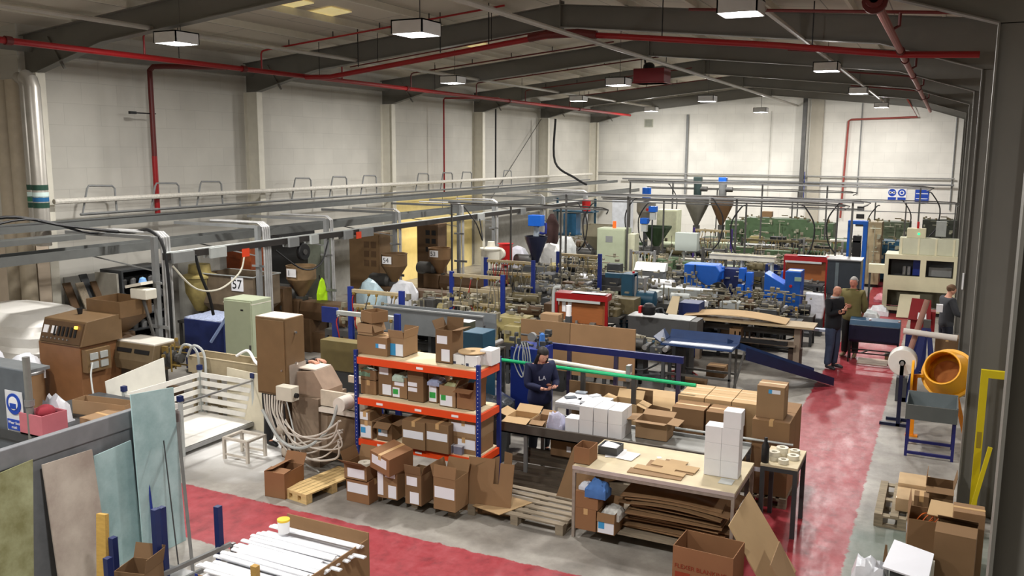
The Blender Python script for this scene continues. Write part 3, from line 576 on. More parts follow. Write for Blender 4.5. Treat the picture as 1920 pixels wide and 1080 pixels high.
# ---- orange and blue shelving rack
RX0, RX1, RY0, RY1 = -6.92, -5.06, 9.3, 9.86
SH = [1.76, 1.2, .63]
t = T('shelving_rack', 'orange and blue bolted racking loaded with cartons', 'rack', ((RX0+RX1)/2, (RY0+RY1)/2, 0))
a, b_ = (RX1-RX0)/2, (RY1-RY0)/2
for sx in (-1, 1):
    for sy in (-1, 1):
        q = MB().b(sx*a-.025, sy*b_-.02, 0, sx*a+.025, sy*b_+.02, 1.83)
        o = t.p('post', RBLUE, q)
        if sy < 0: t.p('bolt_holes', PAPER, MB().b(sx*a-.005, sy*b_-.0215, .9, sx*a+.005, sy*b_-.02, .9).add([], []) if 0 else (lambda qq: [qq.b(sx*a-.004, sy*b_-.0212, .2+k*.05, sx*a+.004, sy*b_-.02, .21+k*.05) for k in range(32)] and qq)(MB()), parent=o)
for zz in SH:
    t.p('shelf_board', BOARD, B(-a+.02, -b_+.01, zz-.022, a-.02, b_-.01, zz-.002))
    for sy in (-1, 1): t.p('beam', ORANGE, MB().b(-a+.026, sy*b_-.018, zz-.11, a-.026, sy*b_+.018, zz-.02))
    for sx in (-1, 1): t.p('end_beam', ORANGE, MB().b(sx*a-.018, -b_+.021, zz-.11, sx*a+.018, b_-.021, zz-.02))
    for fx in ((-.55, .05, .6) if zz < 1.7 else (.08,)): t.p('beam_label', PAPER, B(fx-.05, -b_-.0205, zz-.08, fx+.05, -b_-.018, zz-.05))
S1, S2, S3 = [s+.001 for s in SH]
bar1 = ('f', .5, .12, .9, .5, STICK)
ga = None
t1 = cfb('plain brown carton at the left end of the top rack shelf, lowest of its stack', 670, 628, 726, 662, .34, S1, stick=[('f', .62, .42, .72, .65, SBLUE), ('f', .72, .42, .95, .65, STICK)], k=0)
x, y, z, w_, h = FB(670, 628, 726, 662, S1)
t2 = carton('carton with drooping flaps, middle of the stack on the rack top', x, y+.02, S1+h, .24, .26, .16, 0, {'f': 172, 'r': 160}, k=2)
carton('open carton crowning the stack on the rack top', x+.0, y+.1, S1+h+.17, .26, .26, .15, -22, {}, k=0)
cfb('open carton with a blue and white sticker on the rack top', 730, 632, 757, 667, .34, S1, flaps={'f': 12, 'r': 8, 'b': 20, 'l': 170}, stick=[('f', .02, .05, .45, .68, SBLUE), ('f', .45, .05, .95, .68, STICK)], k=2, rz=0)
cfb('tall open carton with splayed flaps on the rack top', 817, 617, 848, 679, .28, S1, flaps={'l': 25, 'b': 10, 'r': 80}, stick=[('f', .08, .58, .7, .82, STICK), ('f', .35, .06, .85, .42, STICK)], k=3)
WB = dict(mat=WHITE, name='white_carton')
INK = M((60, 66, 90), .6, noise=0)
ink = [('f', .08, .05, .3, .3, INK), ('f', .75, .05, .9, .12, INK)]
cfb('white carton on the rack top, left one under the reel disc', 848, 664, 871, 682, .3, S1, stick=ink, **WB)
cfb('white carton on the rack top, right one under the reel disc', 872, 666, 895, 687, .3, S1, stick=ink, **WB)
x, y, z, w_, h = FB(872, 666, 895, 687, S1)
one('cardboard_reel', 'round cardboard reel flange lying on two white cartons', 'reel', card(5), MB().l([(.035, 0), (.19, 0), (.19, .012), (.035, .012), (.035, 0)], n=32), loc=(x+.02, y+.17, S1+h+.012))
cfb('white carton at the right rear corner of the rack top', 900, 648, 922, 676, .24, y=9.58, **WB).o.location.z = S1
LB = [(677, 711, 705, 737, 'small carton, lower of two at the left end of the middle rack shelf', 0, None, []),
      (710, 685, 735, 741, 'tall carton with a white note and barcode, left of centre on the middle rack shelf', 3, {'r': 60}, [('f', .08, .72, .75, .95, STICK), ('f', .3, .06, .95, .4, STICK)]),
      (736, 706, 763, 745, 'carton with a green tag and white note, middle rack shelf', 0, {'b': 10}, [('f', .15, .6, .8, .98, STICK), ('f', .02, .05, .5, .5, STICK), ('f', .05, .18, .4, .42, SGREEN)]),
      (765, 690, 794, 751, 'tall carton with two narrow pale stickers, centre of the middle rack shelf', 3, {'r': 75, 'f': 178}, [('f', .02, .3, .6, .42, STICK), ('f', .02, .46, .6, .58, STICK)]),
      (804, 710, 820, 754, 'narrow carton with a green tag and plastic wrap, middle rack shelf', 0, {'l': 5}, [('f', .05, .05, .9, .95, STICK), ('f', .1, .2, .8, .45, SGREEN)]),
      (824, 722, 854, 761, 'squat carton with green tags and crumpled top, middle rack shelf', 2, {'b': 10, 'r': 30}, [('f', .05, .05, .8, .55, STICK), ('f', .1, .3, .4, .55, SGREEN)]),
      (857, 728, 888, 766, 'open carton with a front flap hanging out, right end of the middle rack shelf', 4, {'f': 100, 'r': 5}, [])]
for u0, v0, u1, v1, lb, k, fl, stck in LB:
    cfb(lb, u0, v0, u1, v1, .33, S2, flaps=fl, stick=stck, k=k, inner=None)
x, y, z, w_, h = FB(677, 711, 705, 737, S2)
carton('small carton, upper of two at the left end of the middle rack shelf', x, y, S2+h, w_, .28, .14, 0, {'l': 30, 'r': 170}, k=3)
L3 = [(676, 787, 698, 820, 'carton with a blue and white sticker, lower left on the bottom rack shelf', 2, None, [('f', .02, .05, .9, .75, STICK), ('f', .05, .3, .45, .62, SBLUE)]),
      (707, 790, 735, 824, 'carton with wide drooping flaps, left of centre on the bottom rack shelf', 3, {'l': 105, 'r': 100, 'f': 120}, [('f', .1, .25, .7, .6, STICK), ('f', .1, .42, .3, .6, SBLUE)]),
      (754, 787, 797, 838, 'plastic covered carton with a white sheet, left of the pair on the bottom rack shelf', 1, None, [('f', .05, .38, .92, .66, STICK)]),
      (799, 792, 841, 845, 'plastic covered carton with a white sheet, right of the pair on the bottom rack shelf', 1, None, [('f', .04, .42, .95, .7, STICK)])]
for u0, v0, u1, v1, lb, k, fl, stck in L3: cfb(lb, u0, v0, u1, v1, .36, S3, flaps=fl, stick=stck, k=k)
x, y, z, w_, h = FB(676, 787, 698, 820, S3)
carton('small carton with a white wrapped top, upper left on the bottom rack shelf', x-.01, y, S3+h, .17, .28, .12, 0, None, [('f', .05, .1, .8, .95, STICK)], k=1)
carton('white labelled carton, lower of two at the right of the bottom rack shelf', -5.52, 9.36, S3, .42, .42, .21, 0, None, [('f', .3, .3, .9, .9, STICK)], k=0)
carton('white labelled carton, upper of two at the right of the bottom rack shelf', -5.53, 9.36, S3+.211, .43, .43, .22, 0, None, [('f', .1, .3, .9, .85, STICK)], k=2)
TUBM = M((150, 150, 170), .25, noise=.05, alpha=.6)
for i, xx in enumerate((-5.56, -5.42)):
    t = T('plastic_tub', 'small clear grey plastic tub on the bottom rack shelf, %s one' % ('left' if i == 0 else 'right'), 'tub', (xx+.06, 9.325, S3))
    t.p('body', TUBM, B(-.06, -.03, 0, .06, .03, .1)); t.p('lid', M((190, 190, 200), .3, noise=0), B(-.063, -.033, .1, .063, .033, .11))
# crumpled plastic/wrap contents on the middle shelf
for i, (u, v, c_, ds) in enumerate([(690, 690, (110, 140, 116), 'greenish plastic wrap spilling from the top left carton of the middle shelf'), (752, 700, (176, 196, 182), 'pale plastic wrap bulging from the green tagged carton'), (818, 708, (150, 160, 190), 'bluish plastic bag on the narrow green tagged carton'), (850, 716, (150, 150, 110), 'bundle of olive trim strips in the crumpled top carton')]):
    p = PY(u, v+6, 9.5); one('plastic_bag', ds, 'bag', M(c_, .3, noise=.15, scale=12, bump=.5), lump(-.09, -.08, .09, .1, .0, .05, 6, seed=i), loc=(p.x, p.y, p.z), smooth=True)
# ---- floor cartons in front of the rack
cfb('carton with a white sheet, lower of the pair on the floor left of the rack', 650, 896, 692, 938, .3, stick=[('f', .05, .42, .95, .85, STICK)], k=4)
x, y, z, w_, h = FB(650, 896, 692, 938, 0)
carton('open carton with splayed flaps and white roll, upper of the floor pair', x-.02, y-.01, h, .35, .32, .2, 0, {'f': 55, 'b': 20, 'l': 20}, [('f', .15, .15, .9, .75, STICK)], k=0)
one('paper_roll', 'white roll standing in the open floor carton left of the rack', 'roll', CREAM, MB().l([(.025, 0), (.09, 0), (.09, .12), (.025, .12), (.025, 0)], n=20), loc=(x+.2, y+.14, h+.08), smooth=True)
pallet('worn pallet on the floor under the cartons in front of the rack', -6.33, 8.88, 1.18, .5, -1, GREYW, n=5, along='w')
cfb('carton with two barcode sheets on the pallet, under the tilted carton', 708, 880, 745, 931, .3, .131, stick=[('f', .02, .1, .3, .95, STICK), ('f', .55, .05, .95, .5, STICK), ('f', .4, .78, .9, .97, STICK)], k=0)
x, y, z, w_, h = FB(708, 880, 745, 931, .131)
carton('big tilted carton with a white sheet and plastic lid, leaning on the rack', x-.07, y-.05, .131+h+.03, .36, .4, .24, -14, None, [('f', .1, .35, .85, .85, STICK)], k=4, tilt=(6, 8))
cfb('tall narrow open carton with two notes on the floor pallet', 760, 886, 790, 944, .32, .131, flaps={'f': 8, 'r': 20}, stick=[('f', .1, .62, .75, .9, STICK), ('f', .3, .05, .85, .42, STICK)], k=3)
cfb('open carton with a wide white sheet at the right of the floor pallet', 813, 893, 854, 954, .32, .131, flaps={'f': -10, 'l': 15, 'b': 20}, stick=[('f', .05, .38, .95, .72, STICK)], k=0)
cfb('lone open carton on the floor beside the pale pallet', 497, 884, 532, 930, .42, flaps={'l': -70, 'b': 30, 'f': -85}, k=4, rz=4)
pallet('new pale wooden pallet on the floor in front of the dusty machine', -7.43, 8.38, .42, .98, -8, PALEW, n=5, along='d')
# leaning die cut cardboard
def leaf(label, poly, org, ang_x, rz, th=.01, mat=None, name='flat_carton', cat='cardboard', group=None):
    o = one(name, label, cat, mat or card(0), MB().x(poly, 'y', 0, th), group=group); o.location = org; o.rotation_euler = (R(ang_x), 0, R(rz)); return o
notch = [(0, 0), (.3, 0), (.3, .1), (.36, .1), (.36, 0), (.72, 0), (.72, .62), (.54, .62), (.54, .36), (.47, .36), (.47, .66), (.12, .66), (.12, .34), (0, .34)]
leaf('die-cut brown carton blank leaning on the right end of the rack', notch, (-5.22, 8.98, .05), -16, 8)
leaf('second carton blank with a slot behind the leaning one', [(0, 0), (.46, 0), (.46, .78), (.36, .8), (.36, .4), (.3, .4), (.3, .74), (0, .6)], (-5.0, 9.06, .0), -10, 12, mat=card(3))
t = pallet('old grey pallet on the floor between rack and bench', -5.05, 9.0, 1.3, .85, -2, GREYW, n=6, along='w')
one('flat_carton', 'pale flat cardboard sheet lying on the old grey pallet', 'cardboard', card(5), MB().x([(0, 0), (.42, -.1), (.62, .42), (.12, .5)], 'z', .132, .14), loc=(-4.97, 8.98, 0))
# ---- main packing bench (front)
BX0, BX1, BY0, BY1 = -3.66, -1.8, 9.0, 10.05
SCUFF = M((206, 192, 160), .6, noise=.1, scale=5); TUBG = M((150, 138, 128), .5, noise=.2, scale=15)
t = bench('packing_bench', 'worn steel framed packing bench with a pale top, nearest the camera', BX0, BY0, BX1, BY1, .87, SCUFF, TUBG, lw=.035, shelf=.16, shelfm=GREYW)
t.p('edge_trim', M((190, 176, 172), .5, noise=.1), B(-.93, -.53, .83, .93, -.526, .872))
cfb('small brown open carton at the left end of the front bench', 1076, 837, 1105, 868, .26, .871, flaps={}, k=4)
t = T('scrap_basket', 'small box of paper scraps behind the brown carton on the front bench', 'box', (-3.42, 9.62, .871)); t.p('body', DGREY, MB().b(-.12, -.12, 0, .12, -.11, .1).b(-.12, .11, 0, .12, .12, .1).b(-.12, -.11, 0, -.11, .11, .1).b(.11, -.11, 0, .12, .11, .1).b(-.12, -.12, 0, .12, .12, .005))
t.p('scraps', PAPER, lump(-.11, -.11, .11, .11, .06, .05, 7), smooth=True)
def sheet(label, u, v, w_, d, rz, z=.873, mat=PAPER, th=.003, name='paper_sheet', cat='paper'):
    p = PZ(u, v, z); return one(name, label, cat, mat, MB().b(-w_/2, -d/2, 0, w_/2, d/2, th), loc=(p.x, p.y, z), rot=(0, 0, rz))
sheet('white paper sheet on the front bench, left of the overlapping pair', 1155, 850, .26, .3, 20)
sheet('white paper sheet on the front bench, right of the overlapping pair', 1178, 855, .2, .28, -5, z=.878)
die = [(0, 0), (.62, 0), (.62, .14), (.47, .14), (.47, .22), (.7, .22), (.7, .46), (.52, .46), (.52, .6), (.3, .6), (.3, .5), (.14, .5), (.14, .26), (.3, .26), (.3, .16), (0, .16)]
p = PZ(1172, 885, .873)
one('flat_carton', 'die-cut cardboard blank laid flat on the front bench, lower', 'cardboard', card(2), MB().x(die, 'z', 0, .008), loc=(p.x+.02, p.y, .873), rot=(0, 0, 2))
one('flat_carton', 'die-cut cardboard blank on top of the other one on the front bench', 'cardboard', card(5), MB().x([(px*.95, py*.8) for px, py in die[::-1]], 'z', 0, .008), loc=(p.x+.05, p.y+.14, .884), rot=(0, 0, -3))
sheet('tiny white slip on the die-cut blanks of the front bench', 1236, 858, .05, .05, 30, z=.895)
sheet('silver-grey card at the right front corner of the front bench', 1362, 903, .15, .17, 0, mat=M((196, 200, 198), .4))
p = PZ(1319, 889, .873); s_ = .19
for i in range(3): carton('white cube carton on the front bench, left column, %s' % ['bottom', 'middle', 'top'][i], p.x, p.y, .873+i*(s_+.001), .185, .19, s_, 0, None, k=0, **WB)
p2 = PZ(1350, 894, .873)
for i in range(4): carton('white cube carton on the front bench, right column, %s' % ['bottom', 'second up', 'third up', 'top'][i], p2.x+(.01 if i == 3 else 0), p2.y, .873+i*(s_+.001), .195, .19, s_, 0, None, k=0, **WB)
# under the bench
cfb('closed carton under the left of the front bench, lower of two', 1078, 950, 1117, 990, .36, .161, k=4)
x, y, z, w_, h = FB(1078, 950, 1117, 990, .161)
carton('carton with a blue rag on it under the front bench, upper of two', x, y, .161+h+.001, w_+.02, .38, .2, 0, None, k=4)
one('rag', 'crumpled blue rag hanging over a carton under the front bench', 'cloth', M((70, 110, 170), .9, noise=.2), lump(-.13, -.1, .12, .1, 0, .09, 8), loc=(x+.25, y+.08, .161+h+.24), smooth=True)
one('rag', 'white crumpled rag beside the blue one under the front bench', 'cloth', M((200, 205, 215), .9, noise=.1), lump(-.07, -.06, .07, .06, 0, .05, 6), loc=(x+.09, y+.1, .161+h+.23), smooth=True)
cfb('carton with a bright blue sticker and white rubbish under the front bench', 1119, 960, 1152, 999, .3, .161, y=None, flaps={'f': 172, 'b': 20}, stick=[('f', .05, .05, .95, .62, STICK), ('f', .08, .25, .42, .6, SBLUE)], k=0)
x, y, z, w_, h = FB(1119, 960, 1152, 999, .161)
one('rubbish', 'white paper rubbish heaped in the blue stickered carton', 'rubbish', M((205, 205, 200), .8, noise=.3, scale=20), lump(-.1, -.1, .12, .12, 0, .07, 7), loc=(x+.12, y+.16, .161+h-.03), smooth=True)
random.seed(11)
for i in range(15):
    w_ = random.uniform(1.0, 1.2); d = random.uniform(.6, .8); zz = .164+i*.028
    q = MB(); n = 6; bow = random.uniform(0, .012)+(.03 if i > 11 else 0)
    for k in range(n):
        xa, xb = -w_/2+w_*k/n, -w_/2+w_*(k+1)/n
        za, zb = bow*math.sin(math.pi*k/n), bow*math.sin(math.pi*(k+1)/n)
        q.add([(xa, -d/2, za), (xb, -d/2, zb), (xb, d/2, zb), (xa, d/2, za), (xa, -d/2, za+.014), (xb, -d/2, zb+.014), (xb, d/2, zb+.014), (xa, d/2, za+.014)], [(0, 3, 2, 1), (4, 5, 6, 7), (0, 1, 5, 4), (1, 2, 6, 5), (2, 3, 7, 6), (3, 0, 4, 7)])
    one('flat_carton', 'flattened brown carton in the pile under the front bench, %s from the bottom' % ORD[i], 'cardboard', card(random.choice([0, 1, 3])), q, loc=(-2.5+random.uniform(-.05, .05), 9.5+random.uniform(-.05, .04), zz), rot=(0, 0, random.uniform(-4, 4)))
# leaning sheets at the right of the bench, and the big open carton
def lean(label, a, b_, c_, d_, th=.012, mat=None, name='flat_carton', cat='cardboard'): return one(name, label, cat, mat or card(0), MB().slab([a, b_, c_, d_], th))
lean('large cardboard sheet leaning against the right end of the front bench', (-1.22, 8.35, 0), (-1.18, 9.3, 0), (-1.72, 9.35, .78), (-1.74, 8.45, .74), mat=card(5))
lean('smaller folded sheet leaning outside the large one by the front bench', (-.98, 8.2, 0), (-.98, 8.7, 0), (-1.3, 8.85, .5), (-1.3, 8.35, .46), mat=card(2))
x, y, z, w_, h = FB(1263, 1025, 1370, 1175, 0)
p = PZ(1262, 1022, .62)
t = carton('big open brown carton with faint red print standing by the front bench', p.x, p.y, 0, .6, .42, .62, -3, {}, [], k=4, th=.008)
PR = M((140, 60, 36), .7, noise=.1)
def text(name, s, size, loc, rot, mat, parent=None, ext=.001, align='LEFT'):
    cu = bpy.data.curves.new(name, 'FONT'); cu.body = s; cu.size = size; cu.extrude = ext; cu.align_x = align; o = bpy.data.objects.new(name, cu); COL.objects.link(o)
    cu.materials.append(mat)
    dg = bpy.context.evaluated_depsgraph_get(); me = bpy.data.meshes.new_from_object(o.evaluated_get(dg)); bpy.data.objects.remove(o); bpy.data.curves.remove(cu)
    me.materials.clear(); me.materials.append(mat)
    o = bpy.data.objects.new(name, me); COL.objects.link(o)
    o.location = loc; o.rotation_euler = [R(a) for a in rot]
    if parent: o.parent = parent
    return o
text('printed_text', 'FLEXER BLANKING', .062, (-.28, -.214, .4), (90, 0, 0), PR, t.o); t.p('printed_panel', PR, B(-.27, -.2125, .28, -.12, -.2105, .36))
# ---- long roller bench behind the front bench
t = T('roller_bench', 'long steel packing bench running behind the rack and front bench', 'bench', (-3.9, 10.58, -.04))
t.p('front_channel', M((84, 78, 72), .6, noise=.15), MB().b(-1.4, -.34, .72, 1.9, -.3, .86).b(-1.4, -.34, .72, 1.9, -.24, .74)); t.p('rear_channel', GREY, B(-1.4, .3, .72, 1.9, .34, .86))
t.p('bed', M((150, 150, 146), .4, .3, noise=.1), B(-1.4, -.3, .8, 1.9, .3, .82))
for x in (-1.0, .4, 1.85):
    for y in (-.3, .26): t.p('leg', GREY, B(x, y, .04, x+.05, y+.04, .72))
t.p('guide_rail', LGREY, MB().t([(.9, .36, .9), (2.4, .36, .9)], .015, 6))
z0 = .782
for c in range(4):
    for r_ in range(2):
        carton('white cube carton in the double row on the long bench, %s row, %s from left' % (['lower', 'upper'][r_], ORD[c]), -4.33+c*.2, 10.36, z0+r_*.191, .19, .2, .19, 0, None, **WB) if (c > 0 or r_ == 0) else None
for c in range(3): carton('white cube carton in the rear lower row of the long bench, %s from left' % ORD[c], -4.13+c*.2, 10.57, z0, .19, .18, .19, 0, None, **WB); carton('white cube carton in the rear upper row of the long bench, %s from left' % ORD[c], -4.13+c*.2, 10.57, z0+.191, .19, .18, .19, 0, None, **WB)
one('plastic_bag', 'pale lilac plastic bag beside the white cube cartons', 'bag', M((190, 190, 215), .3, noise=.1, scale=10, bump=.6), lump(-.11, -.1, .1, .1, .08, .14, 8), loc=(-4.46, 10.4, z0), smooth=True)
carton('open carton with two long flaps on the left of the long bench', -5.2, 10.36, z0, .36, .3, .09, 0, {'f': 105, 'l': 70, 'b': 60}, k=5)
carton('open carton with a single long flap next to the plastic bag', -4.82, 10.36, z0, .2, .3, .09, 0, {'f': 110, 'b': 60}, k=2)
lean('white card standing between the carton flaps and the plastic bag', (-4.6, 10.34, z0+.01), (-4.56, 10.3, z0+.01), (-4.5, 10.44, z0+.2), (-4.6, 10.46, z0+.2), .004, PAPER, 'card', 'card')
carton('open carton with four spread flaps on the right of the long bench', -3.42, 10.55, z0, .42, .3, .24, 0, {'f': 82, 'b': 75, 'l': 95, 'r': 95}, k=2)
# timbers and dark clutter under the bench
random.seed(5)
for i in range(5):
    one('timber', 'old dark timber lying under the long bench, %s from the floor' % ORD[i], 'timber', M((92, 82, 70), .85, noise=.25, kind='wood'), MB().b(-.75, -.06, 0, .75, .06, .07), loc=(-4.35+random.uniform(-.1, .1), 10.15+.12*i, .001+.072*i), rot=(0, 0, random.uniform(-3, 3)))
carton('brown carton tipped under the long bench behind the bench leg', -3.75, 9.95, .35, .4, .3, .4, 10, None, k=1, tilt=(0, -18))
carton('dim carton with a white tag under the long bench', -4.6, 10.5, .37, .6, .25, .26, 0, None, [('f', .4, .3, .5, .6, STICK)], k=3)
lean('tan cardboard sheet leaning in the dark under the long bench', (-4.2, 9.75, .05), (-3.72, 9.72, .05), (-3.68, 9.98, .74), (-4.05, 10.0, .72), .02, card(1))
one('timber', 'pair of bearers under the tipped carton', 'timber', GREYW, MB().b(-.3, -.2, 0, .3, .2, .34), loc=(-3.5, 10.2, 0))
# ---- pallet of closed cartons by the aisle
pallet('pallet under the block of closed cartons by the aisle', -3.3, 11.3, 1.2, 1.0, 0, GREYW, n=6, along='w')
pallet('pallet under the tall carton stack at the aisle edge', -2.05, 10.95, .5, 1.1, 0, GREYW, n=4, along='d')
for c in range(2):
    for lv in range(2):
        carton('big closed carton, %s %s of the front pair by the aisle' % (['lower', 'upper'][lv], ['left', 'right'][c]), -3.18+c*.47, 11.4, .131+lv*.44, .44, .4, .435, 0, None, [('f', .08, .3, .2, .42, SBLUE), ('f', .2, .3, .5, .42, STICK)] if lv == 0 else [], k=0)
names = ['left', 'centre', 'right']
for c in range(3):
    for r_ in range(2):
        carton('closed carton of the rear block by the aisle, %s column, %s row' % (names[c], ['nearer', 'farther'][r_]), -3.22+c*.38, 11.82+r_*.36, .131, .37, .35, .93, 0, None, k=5)
for r_ in range(2):
    carton('tall closed carton at the aisle edge, %s one' % ['nearer', 'farther'][r_], -2.02, 11.0+r_*.5, .131, .46, .49, .98, 0, None, [('f', .1, .3, .3, .36, STICK)] if r_ == 0 else [], k=0)
carton('closed carton with a blue label perched on the tall stack at the aisle edge', -2.0, 11.1, 1.112, .34, .32, .42, 0, None, [('f', .42, .78, .55, .9, SBLUE), ('f', .55, .78, .85, .9, STICK)], k=2)
# trolley table with tape rolls
t = bench('tape_table', 'small dark table with rolls of tape beside the white carton columns', -1.74, 10.1, -1.32, 10.8, .86, SCUFF, DGREY, lw=.05)
for i, (x, y, z, r) in enumerate([(-1.62, 10.3, .861, .07), (-1.62, 10.3, .912, .065), (-1.5, 10.22, .861, .06), (-1.42, 10.42, .861, .07), (-1.56, 10.5, .861, .07), (-1.56, 10.5, .912, .07), (-1.43, 10.62, .861, .06)]):
    one('tape_roll', 'white roll of tape on the small dark table, ' + ['front left lower', 'front left upper', 'front centre', 'right of centre', 'rear left lower', 'rear left upper', 'rear right'][i], 'tape', M((220, 214, 196), .5, noise=.03), MB().l([(r*.5, 0), (r, 0), (r, .05), (r*.5, .05), (r*.5, 0)], n=20), loc=(x, y, z), smooth=True)
one('spray_bottle', 'black bottle with a purple cap beside the white carton columns', 'bottle', BLACK, MB().l([(.04, 0), (.045, .01), (.045, .2), (.02, .25), (.02, .3), (.001, .3)], n=14), loc=(-1.7, 10.16, .861), smooth=True)
# ---- white display table by the woman
t = bench('inspection_table', 'small white table covered with papers in front of the woman', -4.78, 11.05, -4.1, 11.6, .95, WHITE, M((200, 200, 200), .4), lw=.03)
sheet('large curled white paper hanging off the white table', 1112, 748, .3, .36, -20, z=.953)
sheet('paper with a clipboard on the white table', 1075, 750, .22, .3, 15, z=.953, mat=M((220, 222, 228), .6))
for i, (u, v, c_, ds) in enumerate([(1090, 737, (130, 138, 148), 'grey plastic tray at the back of the white table'), (1098, 757, (120, 122, 128), 'grey stapled pad at the front of the white table'), (1070, 746, (90, 96, 104), 'dark frame edge on the white table'), (1115, 743, (200, 204, 210), 'pale parts bag on the white table')]):
    p = PZ(u, v, .957); one('tray' if i == 0 else 'pad', ds, 'stationery', M(c_, .4, noise=.1), MB().b(-.08, -.05, 0, .08, .05, .02), loc=(p.x, p.y, .957), rot=(0, 0, 20*i))
carton('open carton with two raised flaps behind the white table', -4.2, 11.75, .5, .4, .3, .35, 0, {'l': 75, 'r': 110, 'b': 40}, k=5)
one('cabinet_box', 'low dark crate under the open carton behind the white table', 'crate', DGREY, MB().b(0, 0, 0, .42, .32, .499), loc=(-4.21, 11.74, 0))
# ------------------------------------------------------------------ machine builders
DOL = M((104, 94, 66), .6, noise=.2, scale=9); DBR = M((88, 66, 44), .55, noise=.15); BRASS = M((150, 126, 70), .35, .5, noise=.15)
CLEARP = M((200, 205, 208), .3, noise=.05)
def fittings(x0, x1, y0, y1, z0, z1, n, seed, r=.018):
    rnd = random.Random(seed); q = MB()
    for i in range(n):
        x = rnd.uniform(x0, x1); y = rnd.uniform(y0, y1); z = rnd.uniform(z0, z1); k = rnd.random()
        if k < .35: q.cb((x, y, z), (rnd.uniform(.03, .12), rnd.uniform(.03, .1), rnd.uniform(.03, .12)))
        elif k < .6: q.c((x, y, z), (min(x+rnd.uniform(.1, .4), x1), y, z), r*rnd.uniform(.6, 1.3), n=6)
        elif k < .8: q.c((x, y, z0), (x, y, z), r*rnd.uniform(.5, 1), n=6)
        else: q.l([(.03, -.03), (.035, 0), (.03, .03)], c=(x, y, z), n=8)
    return q
def hopper_parts(t, cx, cy, zt, r, mat, hcyl, hcone, rb=.07, lid=None, square=False):
    if square:
        t.p('hopper', mat, MB().frust(cx-r, cy-r*.8, cx+r, cy+r*.8, zt-hcyl, cx-rb, cy-rb, cx+rb, cy+rb, zt-hcyl-hcone)); t.p('hopper_collar', mat, MB().b(cx-r, cy-r*.8, zt-hcyl, cx+r, cy-r*.8+.012, zt).b(cx-r, cy+r*.8-.012, zt-hcyl, cx+r, cy+r*.8, zt).b(cx-r, cy-r*.8+.012, zt-hcyl, cx-r+.012, cy+r*.8-.012, zt).b(cx+r-.012, cy-r*.8+.012, zt-hcyl, cx+r, cy+r*.8-.012, zt))
    else:
        t.p('hopper', mat, MB().l([(rb, zt-hcyl-hcone), (r, zt-hcyl), (r, zt-.01), (r+.012, zt-.01), (r+.012, zt), (r-.02, zt), (r-.02, zt-hcyl*.8), (.001, zt-hcyl*.85)], c=(cx, cy, 0), n=24), smooth=True)
        if lid: t.p('hopper_lid', lid, MB().l([(r+.015, zt), (r+.015, zt+.012), (.001, zt+.03)], c=(cx, cy, 0), n=24))
def extruder(label, x, y, mat, zt=1.9, r=.3, square=False, L_=2.0, num=None, seed=0, hcyl=.3, hcone=.4, motor=True, lid=None, hopmat=None, col2=None):
    t = T('extruder', label, 'machine', (x, y, 0)); m2 = col2 or mat
    t.p('base', m2, MB().b(-.4, -.3, 0, .45, .3, .75).b(.45, -.22, 0, L_, .22, .45), bevel=.01)
    t.p('gearbox', mat, MB().b(-.38, -.26, .75, .1, .26, 1.15), bevel=.03)
    if motor: t.p('motor', DSTEEL, MB().l([(.001, -.3), (.15, -.3), (.17, -.26), (.17, .2), (.1, .26), (.001, .26)], c=(-.35, -.05, 1.28), n=18, axis='x'), smooth=True)
    hz = zt-hcyl-hcone
    t.p('feed_throat', DSTEEL, MB().b(-.1, -.1, 1.1, .1, .1, max(hz, 1.12)))
    hopper_parts(t, 0, 0, zt, r, hopmat or mat, hcyl, hcone, square=square, lid=lid)
    t.p('barrel_cover', mat, MB().x([(-.2, .72), (.2, .72), (.26, .92), (.2, 1.12), (-.2, 1.12), (-.26, .92)], 'x', .12, L_-.35), bevel=.01)
    o = t.p('barrel_band', DSTEEL, MB().c((L_-.35, 0, .93), (L_, 0, .93), .1, n=14).c((L_-.25, 0, .93), (L_-.2, 0, .93), .14, n=14).c((L_-.08, 0, .93), (L_, 0, .93), .15, n=14), smooth=True)
    t.p('pipe_fittings', BRASS, fittings(L_-.4, L_+.1, -.2, .2, .8, 1.2, 14, seed))
    if num:
        t.p('number_plate', PAPER, MB().b(-.12, -r-.02, zt-hcyl*.75, .14, -r-.01, zt-hcyl*.75+.18)); text('number', num, .17, (-.1, -r-.022, zt-hcyl*.75+.03), (90, 0, 0), BLACK, t.o)
    return t
